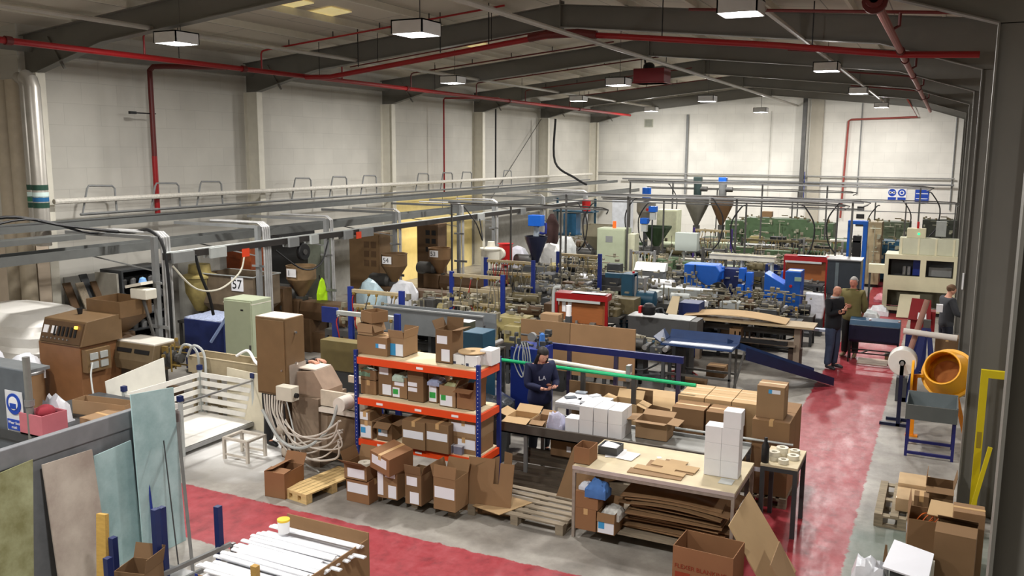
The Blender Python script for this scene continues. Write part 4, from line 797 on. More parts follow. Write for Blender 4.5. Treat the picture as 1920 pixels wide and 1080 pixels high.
def trough(label, x0, x1, y0, y1, z0, z1, mat, leg=DGREY, lid=None, seed=None, name='cooling_trough', fit=None, nleg=3, cat='machine'):
    t = T(name, label, cat, ((x0+x1)/2, (y0+y1)/2, 0)); a, b_ = (x1-x0)/2, (y1-y0)/2
    t.p('tank', mat, MB().b(-a, -b_, z0, a, -b_+.02, z1).b(-a, b_-.02, z0, a, b_, z1).b(-a, -b_+.02, z0, -a+.02, b_-.02, z1).b(a-.02, -b_+.02, z0, a, b_-.02, z1).b(-a+.02, -b_+.02, z0, a-.02, b_-.02, z0+.03).b(-a-.015, -b_-.015, z1, a+.015, -b_+.03, z1+.012).b(-a-.015, b_-.03, z1, a+.015, b_+.015, z1+.012))
    if lid: t.p('lid', lid, MB().b(-a*.98, -b_+.03, z1, a*.98, b_-.03, z1+.02))
    for k in range(nleg):
        x = -a+.05+(2*a-.15)*k/(nleg-1)
        t.p('leg', leg, B(x, -b_+.03, 0, x+.05, -b_+.08, z0)); t.p('leg', leg, B(x, b_-.08, 0, x+.05, b_-.03, z0))
    t.p('rail', leg, MB().b(-a+.03, -b_+.04, .18, a-.03, -b_+.07, .22))
    if fit: t.p('fittings', fit, fittings(-a+.05, a-.05, -b_+.05, b_-.05, z1+.01, z1+.2, int(14*a)+8, seed or 1))
    return t
def cabinet(label, x0, y0, x1, y1, z0, z1, mat, door=True, name='control_cabinet', vent=False, top=None):
    t = T(name, label, 'cabinet', ((x0+x1)/2, (y0+y1)/2, 0)); a, b_ = (x1-x0)/2, (y1-y0)/2
    t.p('body', mat, B(-a, -b_, z0, a, b_, z1), bevel=.008)
    if door:
        d = t.p('door', mat, B(-a+.02, -b_-.018, z0+.03, a-.02, -b_, z1-.03), bevel=.004)
        t.p('handle', DSTEEL, B(a-.07, -b_-.035, (z0+z1)/2-.04, a-.04, -b_-.018, (z0+z1)/2+.05), parent=d)
        if vent: t.p('vent', GREY, B(-a*.35, -b_-.022, z1-.4, a*.15, -b_-.018, z1-.22), parent=d)
    if z0 < .15: t.p('plinth', BLACK, B(-a+.02, -b_+.02, 0, a-.02, b_-.02, z0+.001))
    return t
def valve_rack(label, u0, v0, u1, v1, y, post=RBLUE, rail=TAN, nr=2, hoses=8, dz=.28, zb=0., hl=.5, seed=1, pw=.035, hcols=None, tags=True):
    A = PY(u0, v0, y); B_ = PY(u1, v1, y); L_ = B_.x-A.x; zt = (A.z+B_.z)/2; t = T('valve_rack', label, 'machine', (A.x, y, 0)); rnd = random.Random(seed)
    for x in (0, L_): t.p('post', post, MB().b(x-pw, -pw*.6, zb, x+pw, pw*.6, zt)); t.p('foot', post, B(x-.06, -.2, 0, x+.06, .2, .03)) if zb == 0 else None
    for k in range(nr): t.p('rail', rail, MB().b(pw, -.035, zt-.06-k*dz-.05, L_-pw, .035, zt-.06-k*dz+.02), bevel=.005)
    for k in range(hoses):
        x = pw+.06+(L_-2*pw-.1)*k/max(1, hoses-1); c_ = (hcols or [M((150, 30, 30), .5), M((90, 84, 70), .5), M((120, 116, 104), .5)])[rnd.randrange(3)]
        z = zt-.12-(nr-1)*dz*rnd.choice([0, 1]) if nr > 1 else zt-.1
        t.p('hose', c_, MB().t([(x, -.05, z), (x+rnd.uniform(-.02, .02), -.09, z-.1), (x+rnd.uniform(-.05, .05), -.1, z-hl*.6), (x+rnd.uniform(-.08, .08), -.06, z-hl)], .011, 5, 3), smooth=True)
        t.p('valve', BRASS if rnd.random() < .6 else CHROME, MB().b(x-.02, -.065, z-.02, x+.02, -.035, z+.03).c((x, -.08, z), (x, -.05, z), .018, n=8))
    return t
# ------------------------------------------------------------------ near left: line A and surroundings
t = T('sack_pallet', 'pallet of sacks wrapped in white film at the left edge', 'sacks', (-15.2, 10.3, 0))
t.p('pallet', GREYW, MB().b(-.95, -.75, 0, .95, .75, .12))
rnd = random.Random(4); prof = []
q = MB(); nx, nz = 40, 16; vs = []
for j in range(nz+1):
    f = j/nz; z = .12+1.42*f
    for i in range(nx):
        an = 2*math.pi*i/nx; sx = math.copysign(abs(math.cos(an))**.45, math.cos(an)); sy = math.copysign(abs(math.sin(an))**.45, math.sin(an))
        k_ = 1+.035*math.sin(j*2.3)+rnd.uniform(-.012, .012)-(.0 if f < .8 else (f-.8)**1.3*2.2)
        vs.append((1.12*sx*k_*1.15, .78*sy*k_, z+(.0 if f < .8 else rnd.uniform(-.01, .02))))
fs = [(j*nx+i, j*nx+(i+1) % nx, (j+1)*nx+(i+1) % nx, (j+1)*nx+i) for j in range(nz) for i in range(nx)]+[tuple(range(nx*nz, nx*nz+nx)), tuple(range(nx-1, -1, -1))]
t.p('film_wrapped_sacks', M((244, 242, 236), .35, noise=.05, scale=4, bump=.6, spec=.5), q.add(vs, fs), smooth=True)
# control console, brown with sloping panel
t = T('control_console', 'brown control console with a sloping instrument panel and amber light', 'cabinet', (-13.1, 9.9, 0))
ob = M((132, 92, 60), .5, noise=.1)
t.p('body', ob, MB().b(-.62, -.38, .05, .42, .4, 1.22), bevel=.01); t.p('plinth', BLACK, B(-.58, -.34, 0, .38, .36, .05))
t.p('head', BROWN, MB().x([(-.42, 1.22), (-.28, 1.62), (.4, 1.66), (.4, 1.22)], 'x', -.55, .5), bevel=.008)
n_ = Matrix.Rotation(R(-19.3), 3, 'X')
pan = t.p('instrument_panel', DBR, MB().cb((-.02, -.365, 1.42), (.98, .02, .36), n_))
for k in range(2): t.p('meter', PAPER, MB().cb((-.4+k*.2, -.372, 1.45), (.11, .02, .13), n_), parent=pan)
for k in range(6): t.p('switch', BLACK, MB().cb((-.17+k*.1, -.372, 1.44), (.045, .03, .16), n_), parent=pan)
for k in range(7): t.p('knob', STEEL, MB().cb((-.43+k*.1, -.405, 1.31), (.03, .04, .025), n_), parent=pan)
t.p('amber_lamp', M((255, 190, 60), .4, noise=0, emit=4), MB().cb((.34, -.365, 1.53), (.05, .03, .05), n_), parent=pan)
so = t.p('socket_box', M((120, 96, 66), .5), B(.43, -.36, .78, .55, .1, 1.16))
for k in range(4): t.p('socket', LGREY, MB().b(.55, -.3+.19*(k % 2), .84+.15*(k//2), .575, -.16+.19*(k % 2), .95+.15*(k//2)), parent=so)
one('coffee_cup', 'small black cup standing on top of the brown console', 'cup', BLACK, MB().l([(.035, 0), (.05, .1), (.045, .1), (.03, .01), (.001, .01)], n=14), loc=(-13.25, 10.0, 1.642), smooth=True)
tube1('power_cord', 'pale cable drooping from the console sockets down to the floor', 'cable', LGREY, [(-12.5, 9.6, .95), (-12.3, 9.4, .75), (-11.8, 9.1, .35), (-11.3, 9.0, .06), (-10.9, 9.0, .03)], .014, 6, 6)
# fibre drum and bag beside it
t = T('fibre_drum', 'brown fibre drum beside the console with clear bags on top', 'drum', (-13.55, 9.15, 0))
t.p('body', card(0), MB().l([(.26, 0), (.26, .78), (.25, .78), (.25, .7), (.001, .7)], n=24), smooth=True); t.p('rim', STEEL, MB().l([(.262, .75), (.272, .76), (.272, .79), (.262, .8)], n=24), smooth=True)
one('plastic_bag', 'clear crumpled plastic bag on the brown fibre drum', 'bag', FILM, lump(-.2, -.2, .2, .2, 0, .2, 8, 3), loc=(-13.55, 9.15, .85), smooth=True)
one('plastic_bag', 'white bag with a blue mark behind the grey guard', 'bag', FILM, lump(-.2, -.15, .2, .2, 0, .3, 7, 5), loc=(-13.9, 8.75, .9), smooth=True)
one('bin_stand', 'low pale bin carrying the white bag behind the grey guard', 'bin', CREAM, MB().l([(.22, 0), (.26, .7), (.001, .7)], n=20), loc=(-13.9, 8.75, 0))
# front extruder
t = T('extruder', 'brown extruder with square hopper, front machine on the left', 'machine', (-12.75, 10.5, 0))
t.p('base', DBR, MB().b(-.7, -.2, 0, -.25, .35, .7).b(.2, -.1, 0, 1.0, .3, .35)); t.p('gearbox', DBR, MB().b(-.6, -.25, .7, -.1, .3, 1.25), bevel=.04)
t.p('motor', DBR, MB().l([(.001, -.35), (.18, -.35), (.2, -.3), (.2, .2), (.12, .28), (.001, .28)], c=(-.15, -.02, 1.05), n=20, axis='x'), smooth=True)
hopper_parts(t, -.25, .1, 1.86, .42, M((112, 86, 58), .5, noise=.1), .28, .34, square=True)
cov = t.p('barrel_cover', M((112, 96, 72), .5, noise=.12), MB().x([(-.3, .72), (-.34, .9), (-.26, 1.18), (.26, 1.18), (.3, .9), (.26, .72)], 'x', .05, .98), bevel=.01)
t.p('cover_top', M((205, 200, 190), .5, noise=.08), B(.06, -.25, 1.18, .97, .25, 1.2))
for k in range(2): t.p('vent_slot', BLACK, MB().cb((.3+k*.42, -.305, 1.06), (.34, .02, .07), Matrix.Rotation(R(-16), 3, 'X')), parent=cov)
t.p('die_head', DSTEEL, MB().c((.98, 0, .95), (1.2, 0, .95), .13, n=16).c((1.2, 0, .95), (1.32, 0, .95), .08, n=12).c((1.05, 0, .95), (1.1, 0, .95), .18, n=16), smooth=True)
t.p('support_leg', DSTEEL, B(.35, -.05, 0, .42, .05, .72)); t.p('support_leg', DSTEEL, B(.85, -.05, 0, .92, .05, .72)); t.p('die_fittings', BRASS, fittings(.95, 1.4, -.25, .2, .75, 1.25, 18, 2))
t.p('foil_sleeve', M((150, 140, 116), .35, .3, noise=.25, scale=14, bump=.6), MB().t([(.55, -.2, .72), (.57, -.24, .45), (.55, -.22, .15)], .12, 10, 3), smooth=True)
t = T('gravimetric_feeder', 'white feeder head with a blue cap above the front hopper', 'machine', (-12.55, 10.75, 0))
t.p('stand', DSTEEL, MB().bar((.2, 0, 1.2), (-.05, 0, 1.95), .04).bar((.3, .1, 0), (.2, 0, 1.2), .05)); t.p('head', CREAM, MB().b(-.2, -.12, 1.86, .2, .12, 2.04), bevel=.02); t.p('tray', CREAM, MB().cb((-.1, 0, 2.1), (.4, .26, .05), Matrix.Rotation(R(-12), 3, 'Y')))
t.p('cap', M((120, 170, 230), .4), MB().l([(.08, 2.12), (.05, 2.22), (.001, 2.24)], n=12))
pp = M((170, 156, 128), .6, noise=.14)
trough('beige water trough running right from the front extruder die', -11.35, -9.5, 10.55, 10.95, .72, 1.0, pp, TAN, fit=None, nleg=4)
for i in range(2): tube1('water_hose', 'pale hose arching over the left end of the beige trough, %s' % ['left', 'right'][i], 'hose', LGREY, [(-11.5+.2*i, 10.5, 1.0), (-11.3+.2*i, 10.45, 1.22), (-11.05+.15*i, 10.48, 1.1), (-11.0+.15*i, 10.45, .6), (-11.02+.15*i, 10.45, .1)], .022, 7, 6)
tube1('wire_bundle', 'white frayed wires lying over the right end of the beige trough', 'cable', PAPER, [(-10.3, 10.6, 1.1), (-10.1, 10.65, 1.2), (-9.9, 10.6, 1.05), (-9.7, 10.5, 1.0), (-9.6, 10.5, .8)], .025, 6, 6)
cabinet('white low cabinet behind the tall brown cabinet', -9.9, 10.7, -9.35, 11.1, 0.05, 1.22, M((210, 214, 206), .5, noise=.04))
t = cabinet('tall sage green control cabinet on the left', -11.62, 11.7, -10.95, 12.2, .08, 1.8, SAGE)
t.p('grey_top', CREAM, B(-.34, -.26, 1.72, .34, .25, 1.735))
t.p('nameplate', BLACK, B(.08, -.272, 1.6, .14, -.268, 1.63))
t = T('skip_box', 'dark blue metal box with pale dusty debris on top', 'bin', (-12.95, 12.9, 0)); BXB = M((26, 40, 92), .5, noise=.2)
t.p('body', BXB, MB().b(-.55, -.4, .1, .5, .4, 1.12), bevel=.01); t.p('debris', M((160, 170, 196), .7, noise=.3, scale=20), lump(-.54, -.39, .49, .39, 1.14, .07, 10), smooth=True)
t.p('foot', BLACK, MB().b(-.5, -.35, 0, .45, .35, .1))
one('blue_tube', 'pale blue tube leaning across the dark blue box', 'tube', M((150, 170, 215), .4), MB().c((-12.25, 12.42, 1.3), (-12.65, 12.36, .75), .03, n=10))
# line B : big bin 57
t = T('material_bin', 'large rusty steel bin on the left marked with number 57', 'bin', (-13.3, 13.9, 0))
bm = M((112, 98, 80), .55, noise=.22, scale=5)
t.p('upper', bm, MB().b(-.72, -.4, 1.25, .72, -.385, 1.88).b(-.72, .385, 1.25, .72, .4, 1.88).b(-.72, -.385, 1.25, -.705, .385, 1.88).b(.705, -.385, 1.25, .72, .385, 1.88))
t.p('cone', bm, MB().frust(-.72, -.4, .72, .4, 1.25, -.15, -.12, .15, .12, .7)); t.p('rim', LGREY, MB().b(-.74, -.42, 1.87, .74, -.4, 1.89).b(-.74, .4, 1.87, .74, .42, 1.89).b(-.74, -.4, 1.87, -.72, .4, 1.89).b(.72, -.4, 1.87, .74, .4, 1.89))
t.p('stand', DSTEEL, MB().b(-.3, -.2, 0, .3, .2, .72)); t.p('number_plate', PAPER, B(.14, -.412, 1.57, .46, -.402, 1.86)); text('number', '57', .27, (.16, -.414, 1.62), (90, 0, 0), BLACK, t.o)
t = T('dust_collector', 'yellowish pot shaped loader on legs beside bin 57', 'machine', (-14.15, 13.6, 0)); yo = M((164, 148, 92), .55, noise=.2, scale=10)
t.p('pot', yo, MB().l([(.1, 1.05), (.14, 1.1), (.3, 1.45), (.32, 1.75), (.36, 1.78), (.36, 1.82), (.24, 1.86), (.22, 2.05), (.001, 2.08)], n=22), smooth=True)
t.p('legs_frame', DSTEEL, MB().b(-.04, -.04, .85, .04, .04, 1.05)); t.p('table', DSTEEL, MB().b(-.4, -.3, .8, .45, .3, .85).b(-.38, -.28, 0, -.33, -.23, .8).b(.38, -.28, 0, .43, -.23, .8).b(-.38, .23, 0, -.33, .28, .8).b(.38, .23, 0, .43, .28, .8))
one('rusty_cabinet', 'orange-brown rusty cabinet high behind bin 57', 'cabinet', M((140, 66, 28), .6, noise=.25), MB().b(-.36, -.3, 0, .36, .3, 2.35), loc=(-14.0, 14.9, 0), bevel=.01)
one('grey_cabinet', 'pale grey cabinet behind the yellowish loader', 'cabinet', M((150, 148, 140), .6, noise=.1), MB().b(-.35, -.3, 0, .35, .3, 2.2), loc=(-15.2, 14.6, 0), bevel=.01)
# pigeon-hole shelf against the wall, planks beside it
t = T('pigeonhole_shelf', 'dark pigeonhole shelf of dies standing by the left wall', 'shelf', (-15.6, 13.2, 0))
t.p('carcass', DGREY, MB().b(-.35, -.62, 0, .3, -.58, 1.95).b(-.35, .58, 0, .3, .62, 1.95).b(-.35, -.58, 1.91, .3, .58, 1.95).b(-.35, -.58, 0, -.32, .58, 1.91))
for k in range(5): t.p('shelf', DGREY, B(-.32, -.58, .3+k*.32, .3, .58, .32+k*.32))
for k in range(5):
    for j in range(5): t.p('die', STEEL if (k+j) % 2 else DSTEEL, MB().l([(.06, 0), (.07, .12), (.03, .16), (.001, .17)], c=(.15, -.46+j*.23, .321+k*.32), n=10), smooth=True)
one('side_panel', 'pale grey upright sheet beside the pigeonhole shelf', 'panel', M((150, 146, 136), .6), MB().b(-.35, -.05, 0, .3, 0, 1.9), loc=(-15.6, 12.5, 0))
for i, (x, y, c_, ds) in enumerate([(-15.9, 12.0, DBR, 'dark brown plank leaning on the left wall, leftmost'), (-15.7, 12.15, GREYW, 'greyish wide plank leaning on the left wall'), (-15.8, 12.32, DGREY, 'dark grey channel leaning on the left wall, tallest'), (-15.6, 12.42, DBR, 'narrow dark plank leaning by the pigeonhole shelf')]):
    one('plank', ds, 'timber', c_, MB().slab([(x+.5, y-.09, 0), (x+.5, y+.09, 0), (x-.35, y+.07, 1.7+.15*(i == 2)), (x-.35, y-.11, 1.7+.15*(i == 2))], .03))
# ------------------------------------------------------------------ dusty brown machine at the front centre-left
t = T('control_cabinet', 'tall brown electrical cabinet mounted at the front of the dusty machine', 'cabinet', (-8.43, 9.55, 0))
t.p('body', BROWN, B(-.27, -.2, 1.0, .27, .2, 2.12), bevel=.008); d = t.p('door', M((118, 92, 62), .5, noise=.08), B(-.255, -.215, 1.03, .255, -.2, 2.09), bevel=.004)
t.p('door_lock', CHROME, MB().c((.2, -.23, 1.38), (.2, -.215, 1.38), .015, n=8), parent=d)
for z in (1.45, 1.9): t.p('side_lock', CHROME, MB().c((.27, .0, z), (.3, .0, z), .018, n=8))
t.p('dust_cap', M((220, 206, 190), .8, noise=.1), B(-.26, -.19, 2.12, .26, .19, 2.126)); t.p('support_post', DBR, B(-.05, .0, 0, .1, .16, 1.0))
t.p('junction_box', M((205, 200, 184), .5, noise=.06), MB().b(.22, -.38, 1.0, .5, -.22, 1.2), bevel=.006); t.p('isolator_knob', BLACK, MB().c((.5, -.3, 1.08), (.54, -.3, 1.08), .035, n=12))
t.p('clear_film', M((200, 190, 180), .2, noise=.1, bump=.6, alpha=.35), B(.275, -.15, .98, .29, .2, 1.45))
t = T('dusty_mixer', 'brown machine coated in white dust beside the tall brown cabinet', 'machine', (-7.55, 9.75, 0)); DM = M((140, 122, 104), .7, noise=.2, scale=5)
t.p('lower_body', DM, MB().b(-.62, -.3, 0, -.15, .35, 1.0).b(-.15, -.25, .25, .5, .35, .8)); t.p('chute', M((150, 128, 110), .7, noise=.15), MB().x([(-.62, 1.0), (-.62, 1.32), (-.3, 1.36), (-.12, 1.1), (-.12, 1.0)], 'y', -.2, .22))
t.p('white_tray', M((215, 200, 186), .7, noise=.1), MB().b(-.62, -.15, 1.36, -.3, .2, 1.38)); t.p('channel_frame', M((196, 184, 166), .7, noise=.18), MB().b(-.12, -.28, .92, .68, -.24, 1.14).b(-.12, .36, 1.1, .68, .4, 1.2).b(-.12, -.24, .92, .68, .36, .95).b(.64, -.24, .95, .68, .36, 1.14))
t.p('white_ledge', M((225, 216, 204), .7, noise=.1), MB().b(-.12, -.33, .84, .5, -.25, .9)); t.p('round_motor', M((214, 206, 196), .5, noise=.15), MB().l([(.08, -.1), (.1, -.1), (.1, .12), (.001, .14)], c=(.38, -.42, 1.05), n=18, axis='y'), smooth=True)
t.p('drum', M((118, 98, 78), .6, noise=.2), MB().l([(.34, 0), (.36, .05), (.34, .5), (.12, .62)], c=(.2, .0, .28), n=24), smooth=True)
rnd = random.Random(9)
HOSEC = M((196, 188, 178), .5, noise=.1)
for i in range(9):
    s0 = rnd.uniform(-.16, .18); x0 = -8.56+i*.05
    tube1('conduit_hose', 'dusty flexible conduit sagging in front of the brown machine, %s' % ORD[i], 'hose', HOSEC,
          [(x0, 9.32, 1.0), (x0+.15, 9.2-.01*i, .75+s0*.3), (x0+.45+i*.02, 9.1-.01*i, .45+s0), (x0+.9+i*.03, 9.05, .5+s0), (-7.05, 9.15-.015*i, .75+s0)], .011+.004*(i % 2), 6, 6)
tube1('conduit_hose', 'long white hose looping from the round motor of the dusty machine', 'hose', LGREY, [(-7.2, 9.25, 1.05), (-7.3, 9.15, .7), (-7.6, 9.0, .45), (-8.0, 9.0, .5), (-8.4, 9.1, .85)], .022, 7, 6)
tube1('power_cord', 'thin pale cord running from the isolator box down to the pale pallet', 'cable', LGREY, [(-8.05, 9.2, 1.0), (-7.85, 9.1, .6), (-7.7, 9.0, .3), (-7.35, 9.0, .15)], .01, 5, 6)
for i in range(3): one('rag', 'dusty knotted rag hanging at the left of the brown machine, %s' % ['upper', 'middle', 'lower'][i], 'cloth', DUST, MB().ball((-8.12+.04*i, 9.15, .58-.15*i), .075, 10, (1, .8, 1.1)), smooth=True)
t = T('duct_pole', 'slim black pole in front of the dusty machine hoses', 'pole', (-7.98, 9.12, 0)); t.p('pole', BLACK, MB().c((0, 0, 0), (-.05, 0, .98), .015, n=6))
t = T('step_stool', 'dusty white square step stool by the dusty machine', 'stool', (-8.95, 9.3, 0)); wd = M((200, 192, 180), .7, noise=.15)
t.p('seat', wd, MB().b(-.24, -.2, .3, .24, -.15, .33).b(-.24, .15, .3, .24, .2, .33).b(-.24, -.15, .3, -.19, .15, .33).b(.19, -.15, .3, .24, .15, .33))
for sx in (-1, 1):
    for sy in (-1, 1): t.p('leg', wd, B(sx*.22-.02, sy*.18-.02, 0, sx*.22+.02, sy*.18+.02, .3))
t.p('stretcher', wd, B(-.22, -.19, .06, .22, -.17, .09)); t.p('stretcher', wd, B(-.22, .17, .06, .22, .19, .09))
# wire stillage with white panels
t = T('stillage', 'white panelled stillage with blue corner caps on the powdery floor', 'stillage', (-10.35, 9.65, 0)); pan = M((222, 220, 214), .6, noise=.08)
a, b_ = .58, .75
t.p('tray', pan, B(-a, -b_, .08, a, b_, .12))
for nm, q in (('rear_panel', [(-a, -b_), (-a, b_)]), ('left_panel', [(-a, -b_), (a, -b_)]), ('far_panel', [(-a, b_), (a, b_)])):
    (xa, ya), (xb, yb) = q
    for k in range(5): t.p('slat', pan, MB().bar((xa, ya, .2+k*.14), (xb, yb, .2+k*.14), .02, .08))
for sx in (-1, 1):
    for sy in (-1, 1): t.p('corner_post', LGREY, B(sx*a-.025, sy*b_-.025, 0, sx*a+.025, sy*b_+.025, .84)); t.p('blue_cap', DBLUE, B(sx*a-.035, sy*b_-.035, .84, sx*a+.035, sy*b_+.035, .92))
t.p('front_bar', STEEL, MB().bar((a, -b_, .8), (a, b_, .8), .025)); t.p('base_rail', STEEL, MB().b(a-.02, -b_, .06, a+.02, b_, .12).b(-a, -b_-.02, .06, a, -b_+.02, .12))
t.p('side_plate', M((150, 142, 140), .5, noise=.1), B(a-.35, -b_-.03, .1, a+.0, -b_-.01, .7))
lean('long white board leaning behind the stillage', (-11.05, 8.75, .02), (-11.1, 9.85, .02), (-11.2, 9.9, 1.12), (-11.15, 8.75, 1.0), .02, M((224, 222, 212), .6, noise=.05), 'board', 'board')
lean('large beige board standing behind the stillage at the right', (-10.4, 10.46, .0), (-9.2, 10.3, .0), (-9.2, 10.34, .92), (-10.4, 10.5, .92), .02, M((214, 206, 184), .7, noise=.08), 'board', 'board')
# ------------------------------------------------------------------ foreground left: guard and leaning boards
t = T('steel_guard', 'grey painted sheet steel guard with a top rail at the lower left', 'guard', (-7.95, 5.9, 0)); gg = M((126, 128, 132), .5, noise=.15)
t.p('sheet', gg, B(-.02, -1.5, .05, 0, .72, 1.56)); t.p('top_rail', M((128, 130, 134), .4, noise=.12), B(-.05, -1.5, 1.4, .03, .74, 1.6), bevel=.01); t.p('end_post', gg, B(-.04, .68, 0, .04, .76, 1.62)); t.p('foot', DGREY, B(-.2, .65, 0, .1, .8, .03))
def board(label, yb0, yb1, yt0, yt1, zt0, zt1, mat, xt=-7.88, xb=-7.72, th=.018): return one('board', label, 'board', mat, MB().slab([(xb, yb0, 0), (xb, yb1, 0), (xt, yt1, zt1), (xt, yt0, zt0)], th))
def stain(c1, c2, sc_):
    m, N, L = nodes_mat('stained_board'); b = N['Principled BSDF']; b.inputs['Roughness'].default_value = .6; tc = N.new('ShaderNodeTexCoord'); nz = N.new('ShaderNodeTexNoise'); nz.inputs['Scale'].default_value = sc_; nz.inputs['Detail'].default_value = 8; nz.inputs['Roughness'].default_value = .65
    L.new(tc.outputs['Object'], nz.inputs[0]); r = N.new('ShaderNodeValToRGB'); L.new(nz.outputs[0], r.inputs[0]); r.color_ramp.elements[0].position = .35; r.color_ramp.elements[0].color = lin(c1); r.color_ramp.elements[1].position = .65; r.color_ramp.elements[1].color = lin(c2); L.new(r.outputs[0], b.inputs['Base Color']); return m
BT = stain((138, 168, 170), (172, 198, 200), 2.2)
def q2(u, v, x): p = PX(u, v, x); return p.y, p.z
xt = -7.86
ya, za = q2(0, 888, xt); yb, zb = q2(62, 862, xt)
board('olive stained board leaning on the steel guard, leftmost', ya-.28, yb-.22, ya, yb, za, zb, stain((120, 118, 78), (162, 164, 128), 3.0))
ya, za = q2(80, 872, xt); yb, zb = q2(173, 843, xt)
board('pinkish stained board leaning on the steel guard', ya-.02, yb-.0, ya, yb, za, zb, stain((160, 146, 136), (192, 182, 170), 2.0))
ya, za = q2(176, 856, xt); yb, zb = q2(246, 826, xt)
board('pale blue board leaning on the steel guard beside the pinkish one', ya-.06, yb-.04, ya, yb, za, zb, BT, xb=-7.75)
ya, za = q2(243, 740, -7.8); yb, zb = q2(323, 726, -7.8)
board('tall pale blue-green board at the right end of the steel guard', ya-.12, yb-.12, ya, yb, za, zb, BT, xt=-7.8, xb=-7.6)
one('broom_handle', 'blue and red broom handle between the two blue boards', 'broom', RBLUE, MB().c((-7.52, 6.42, 0), (-7.8, 6.55, 1.35), .014, n=8))
one('steel_bar', 'long grey angle bar leaning right of the tall blue-green board', 'bar', DSTEEL, MB().bar((-6.75, 6.2, .02), (-7.74, 7.0, 1.35), .035, .02))
one('steel_rod', 'thin dark rod leaning on the tall blue-green board', 'rod', BLACK, MB().c((-6.95, 6.2, .02), (-7.62, 6.68, 1.25), .007, n=6))
# grey enclosure with safety sign at far left
t = T('machine_enclosure', 'grey enclosure with a tubular post carrying a blue mask sign', 'enclosure', (-10.85, 7.0, 0)); ge = M((84, 90, 96), .5, noise=.12)
t.p('panel', ge, B(-.9, -.02, .0, .45, .02, 1.64)); t.p('top', M((110, 114, 116), .5), B(-.9, .02, 1.6, .45, .35, 1.64)); t.p('post', M((130, 130, 126), .45, .3), MB().c((.52, -.02, 0), (.52, -.02, 1.84), .045, n=12), smooth=True)
t.p('post_clamp', STEEL, MB().c((.52, -.02, 1.2), (.52, -.02, 1.28), .06, n=12))
sg = t.p('sign_plate', M((206, 208, 212), .5), B(.06, -.035, .8, .4, -.025, 1.36)); t.p('sign_disc', SIGNB, MB().l([(.14, -.045), (.14, -.035)], c=(.23, 0, 1.19), n=28, axis='y'), parent=sg); t.p('mask_pictogram', WHITE, MB().l([(.09, -.05), (.09, -.045)], c=(.23, 0, 1.2), n=20, axis='y'), parent=sg)
t.p('mask_shape', SIGNB, MB().b(.17, -.056, 1.13, .29, -.05, 1.2), parent=sg); t.p('caption_panel', SIGNB, B(.08, -.045, .84, .38, -.035, .98), parent=sg)
text('caption', 'Wear face', .055, (.1, -.047, .92), (90, 0, 0), WHITE, t.o); text('caption', 'mask', .055, (.16, -.047, .86), (90, 0, 0), WHITE, t.o)
t = T('crate', 'pink plastic crate holding red cloth behind the steel guard', 'crate', (-10.28, 7.12, .82)); pk = M((186, 106, 116), .5, noise=.08)
t.p('body', pk, MB().b(-.22, -.18, 0, .22, -.16, .28).b(-.22, .16, 0, .22, .18, .28).b(-.22, -.16, 0, -.2, .16, .28).b(.2, -.16, 0, .22, .16, .28).b(-.22, -.18, 0, .22, .18, .02)); t.p('cloth', M((150, 50, 62), .9), MB().ball((.05, 0, .28), .12, 10, (1, 1, .8)), smooth=True)
one('low_table', 'low dark table under the pink crate and brown carton', 'table', DGREY, B(-11.3, 6.95, .7, -9.75, 8.75, .819))
one('support_block', 'dark block under the low table behind the steel guard', 'block', DGREY, B(-11.2, 7.05, 0, -9.85, 8.65, .699))
one('plastic_bag', 'clear plastic bag sitting behind the pink crate', 'bag', FILM, lump(-.18, -.12, .18, .14, .0, .3, 8, 8), loc=(-10.55, 7.5, .84), smooth=True)
p = PZ(150, 800, .82); carton('wide shallow brown carton behind the steel guard', p.x, p.y, .82, .62, .5, .13, -4, None, k=2)
carton('long open brown tray behind the wide shallow carton', p.x-.6, p.y+.35, .82, .9, .25, .2, 8, {}, k=2)
# trolley with blue uprights, timber, open carton at the bottom
t = T('stock_trolley', 'steel trolley with blue upright stakes at the bottom left', 'trolley', (-6.6, 5.5, 0))
t.p('deck', STEEL, MB().b(-.6, -.5, .18, .45, .55, .22)); 
for x, y, h in ((-.38, -.05, .75), (-.1, .3, .98), (.02, .12, 1.05), (.32, .62, .95), (-.15, -.3, .7)): t.p('stake', DBLUE, B(x-.03, y-.03, .22, x+.03, y+.03, h))
t.p('end_rail', STEEL, MB().bar((.0, .15, .35), (.42, .68, .55), .04).bar((.05, .3, .22), (.42, .7, .42), .04).bar((.42, .7, .22), (.42, .7, .55), .04))
for x in (-.5, .35):
    for y in (-.4, .45): t.p('castor', BLACK, MB().l([(.08, -.02), (.08, .02)], c=(x, y, .08), n=16, axis='x'), smooth=True); 
t.p('castor_fork', DSTEEL, MB().b(-.53, -.43, .1, -.47, -.37, .18).b(.32, -.43, .1, .38, -.37, .18).b(-.53, .42, .1, -.47, .48, .18).b(.32, .42, .1, .38, .48, .18))
carton('open brown carton riding on the stock trolley', -6.78, 5.28, .222, .32, .3, .3, 15, {'r': 10, 'b': 20}, k=3)
one('timber', 'yellowish timber stake standing left of the stock trolley', 'timber', M((186, 150, 76), .7, noise=.12, kind='wood'), MB().slab([(-7.1, 5.35, 0), (-6.98, 5.37, 0), (-7.08, 5.5, .95), (-7.18, 5.48, .95)], .05))
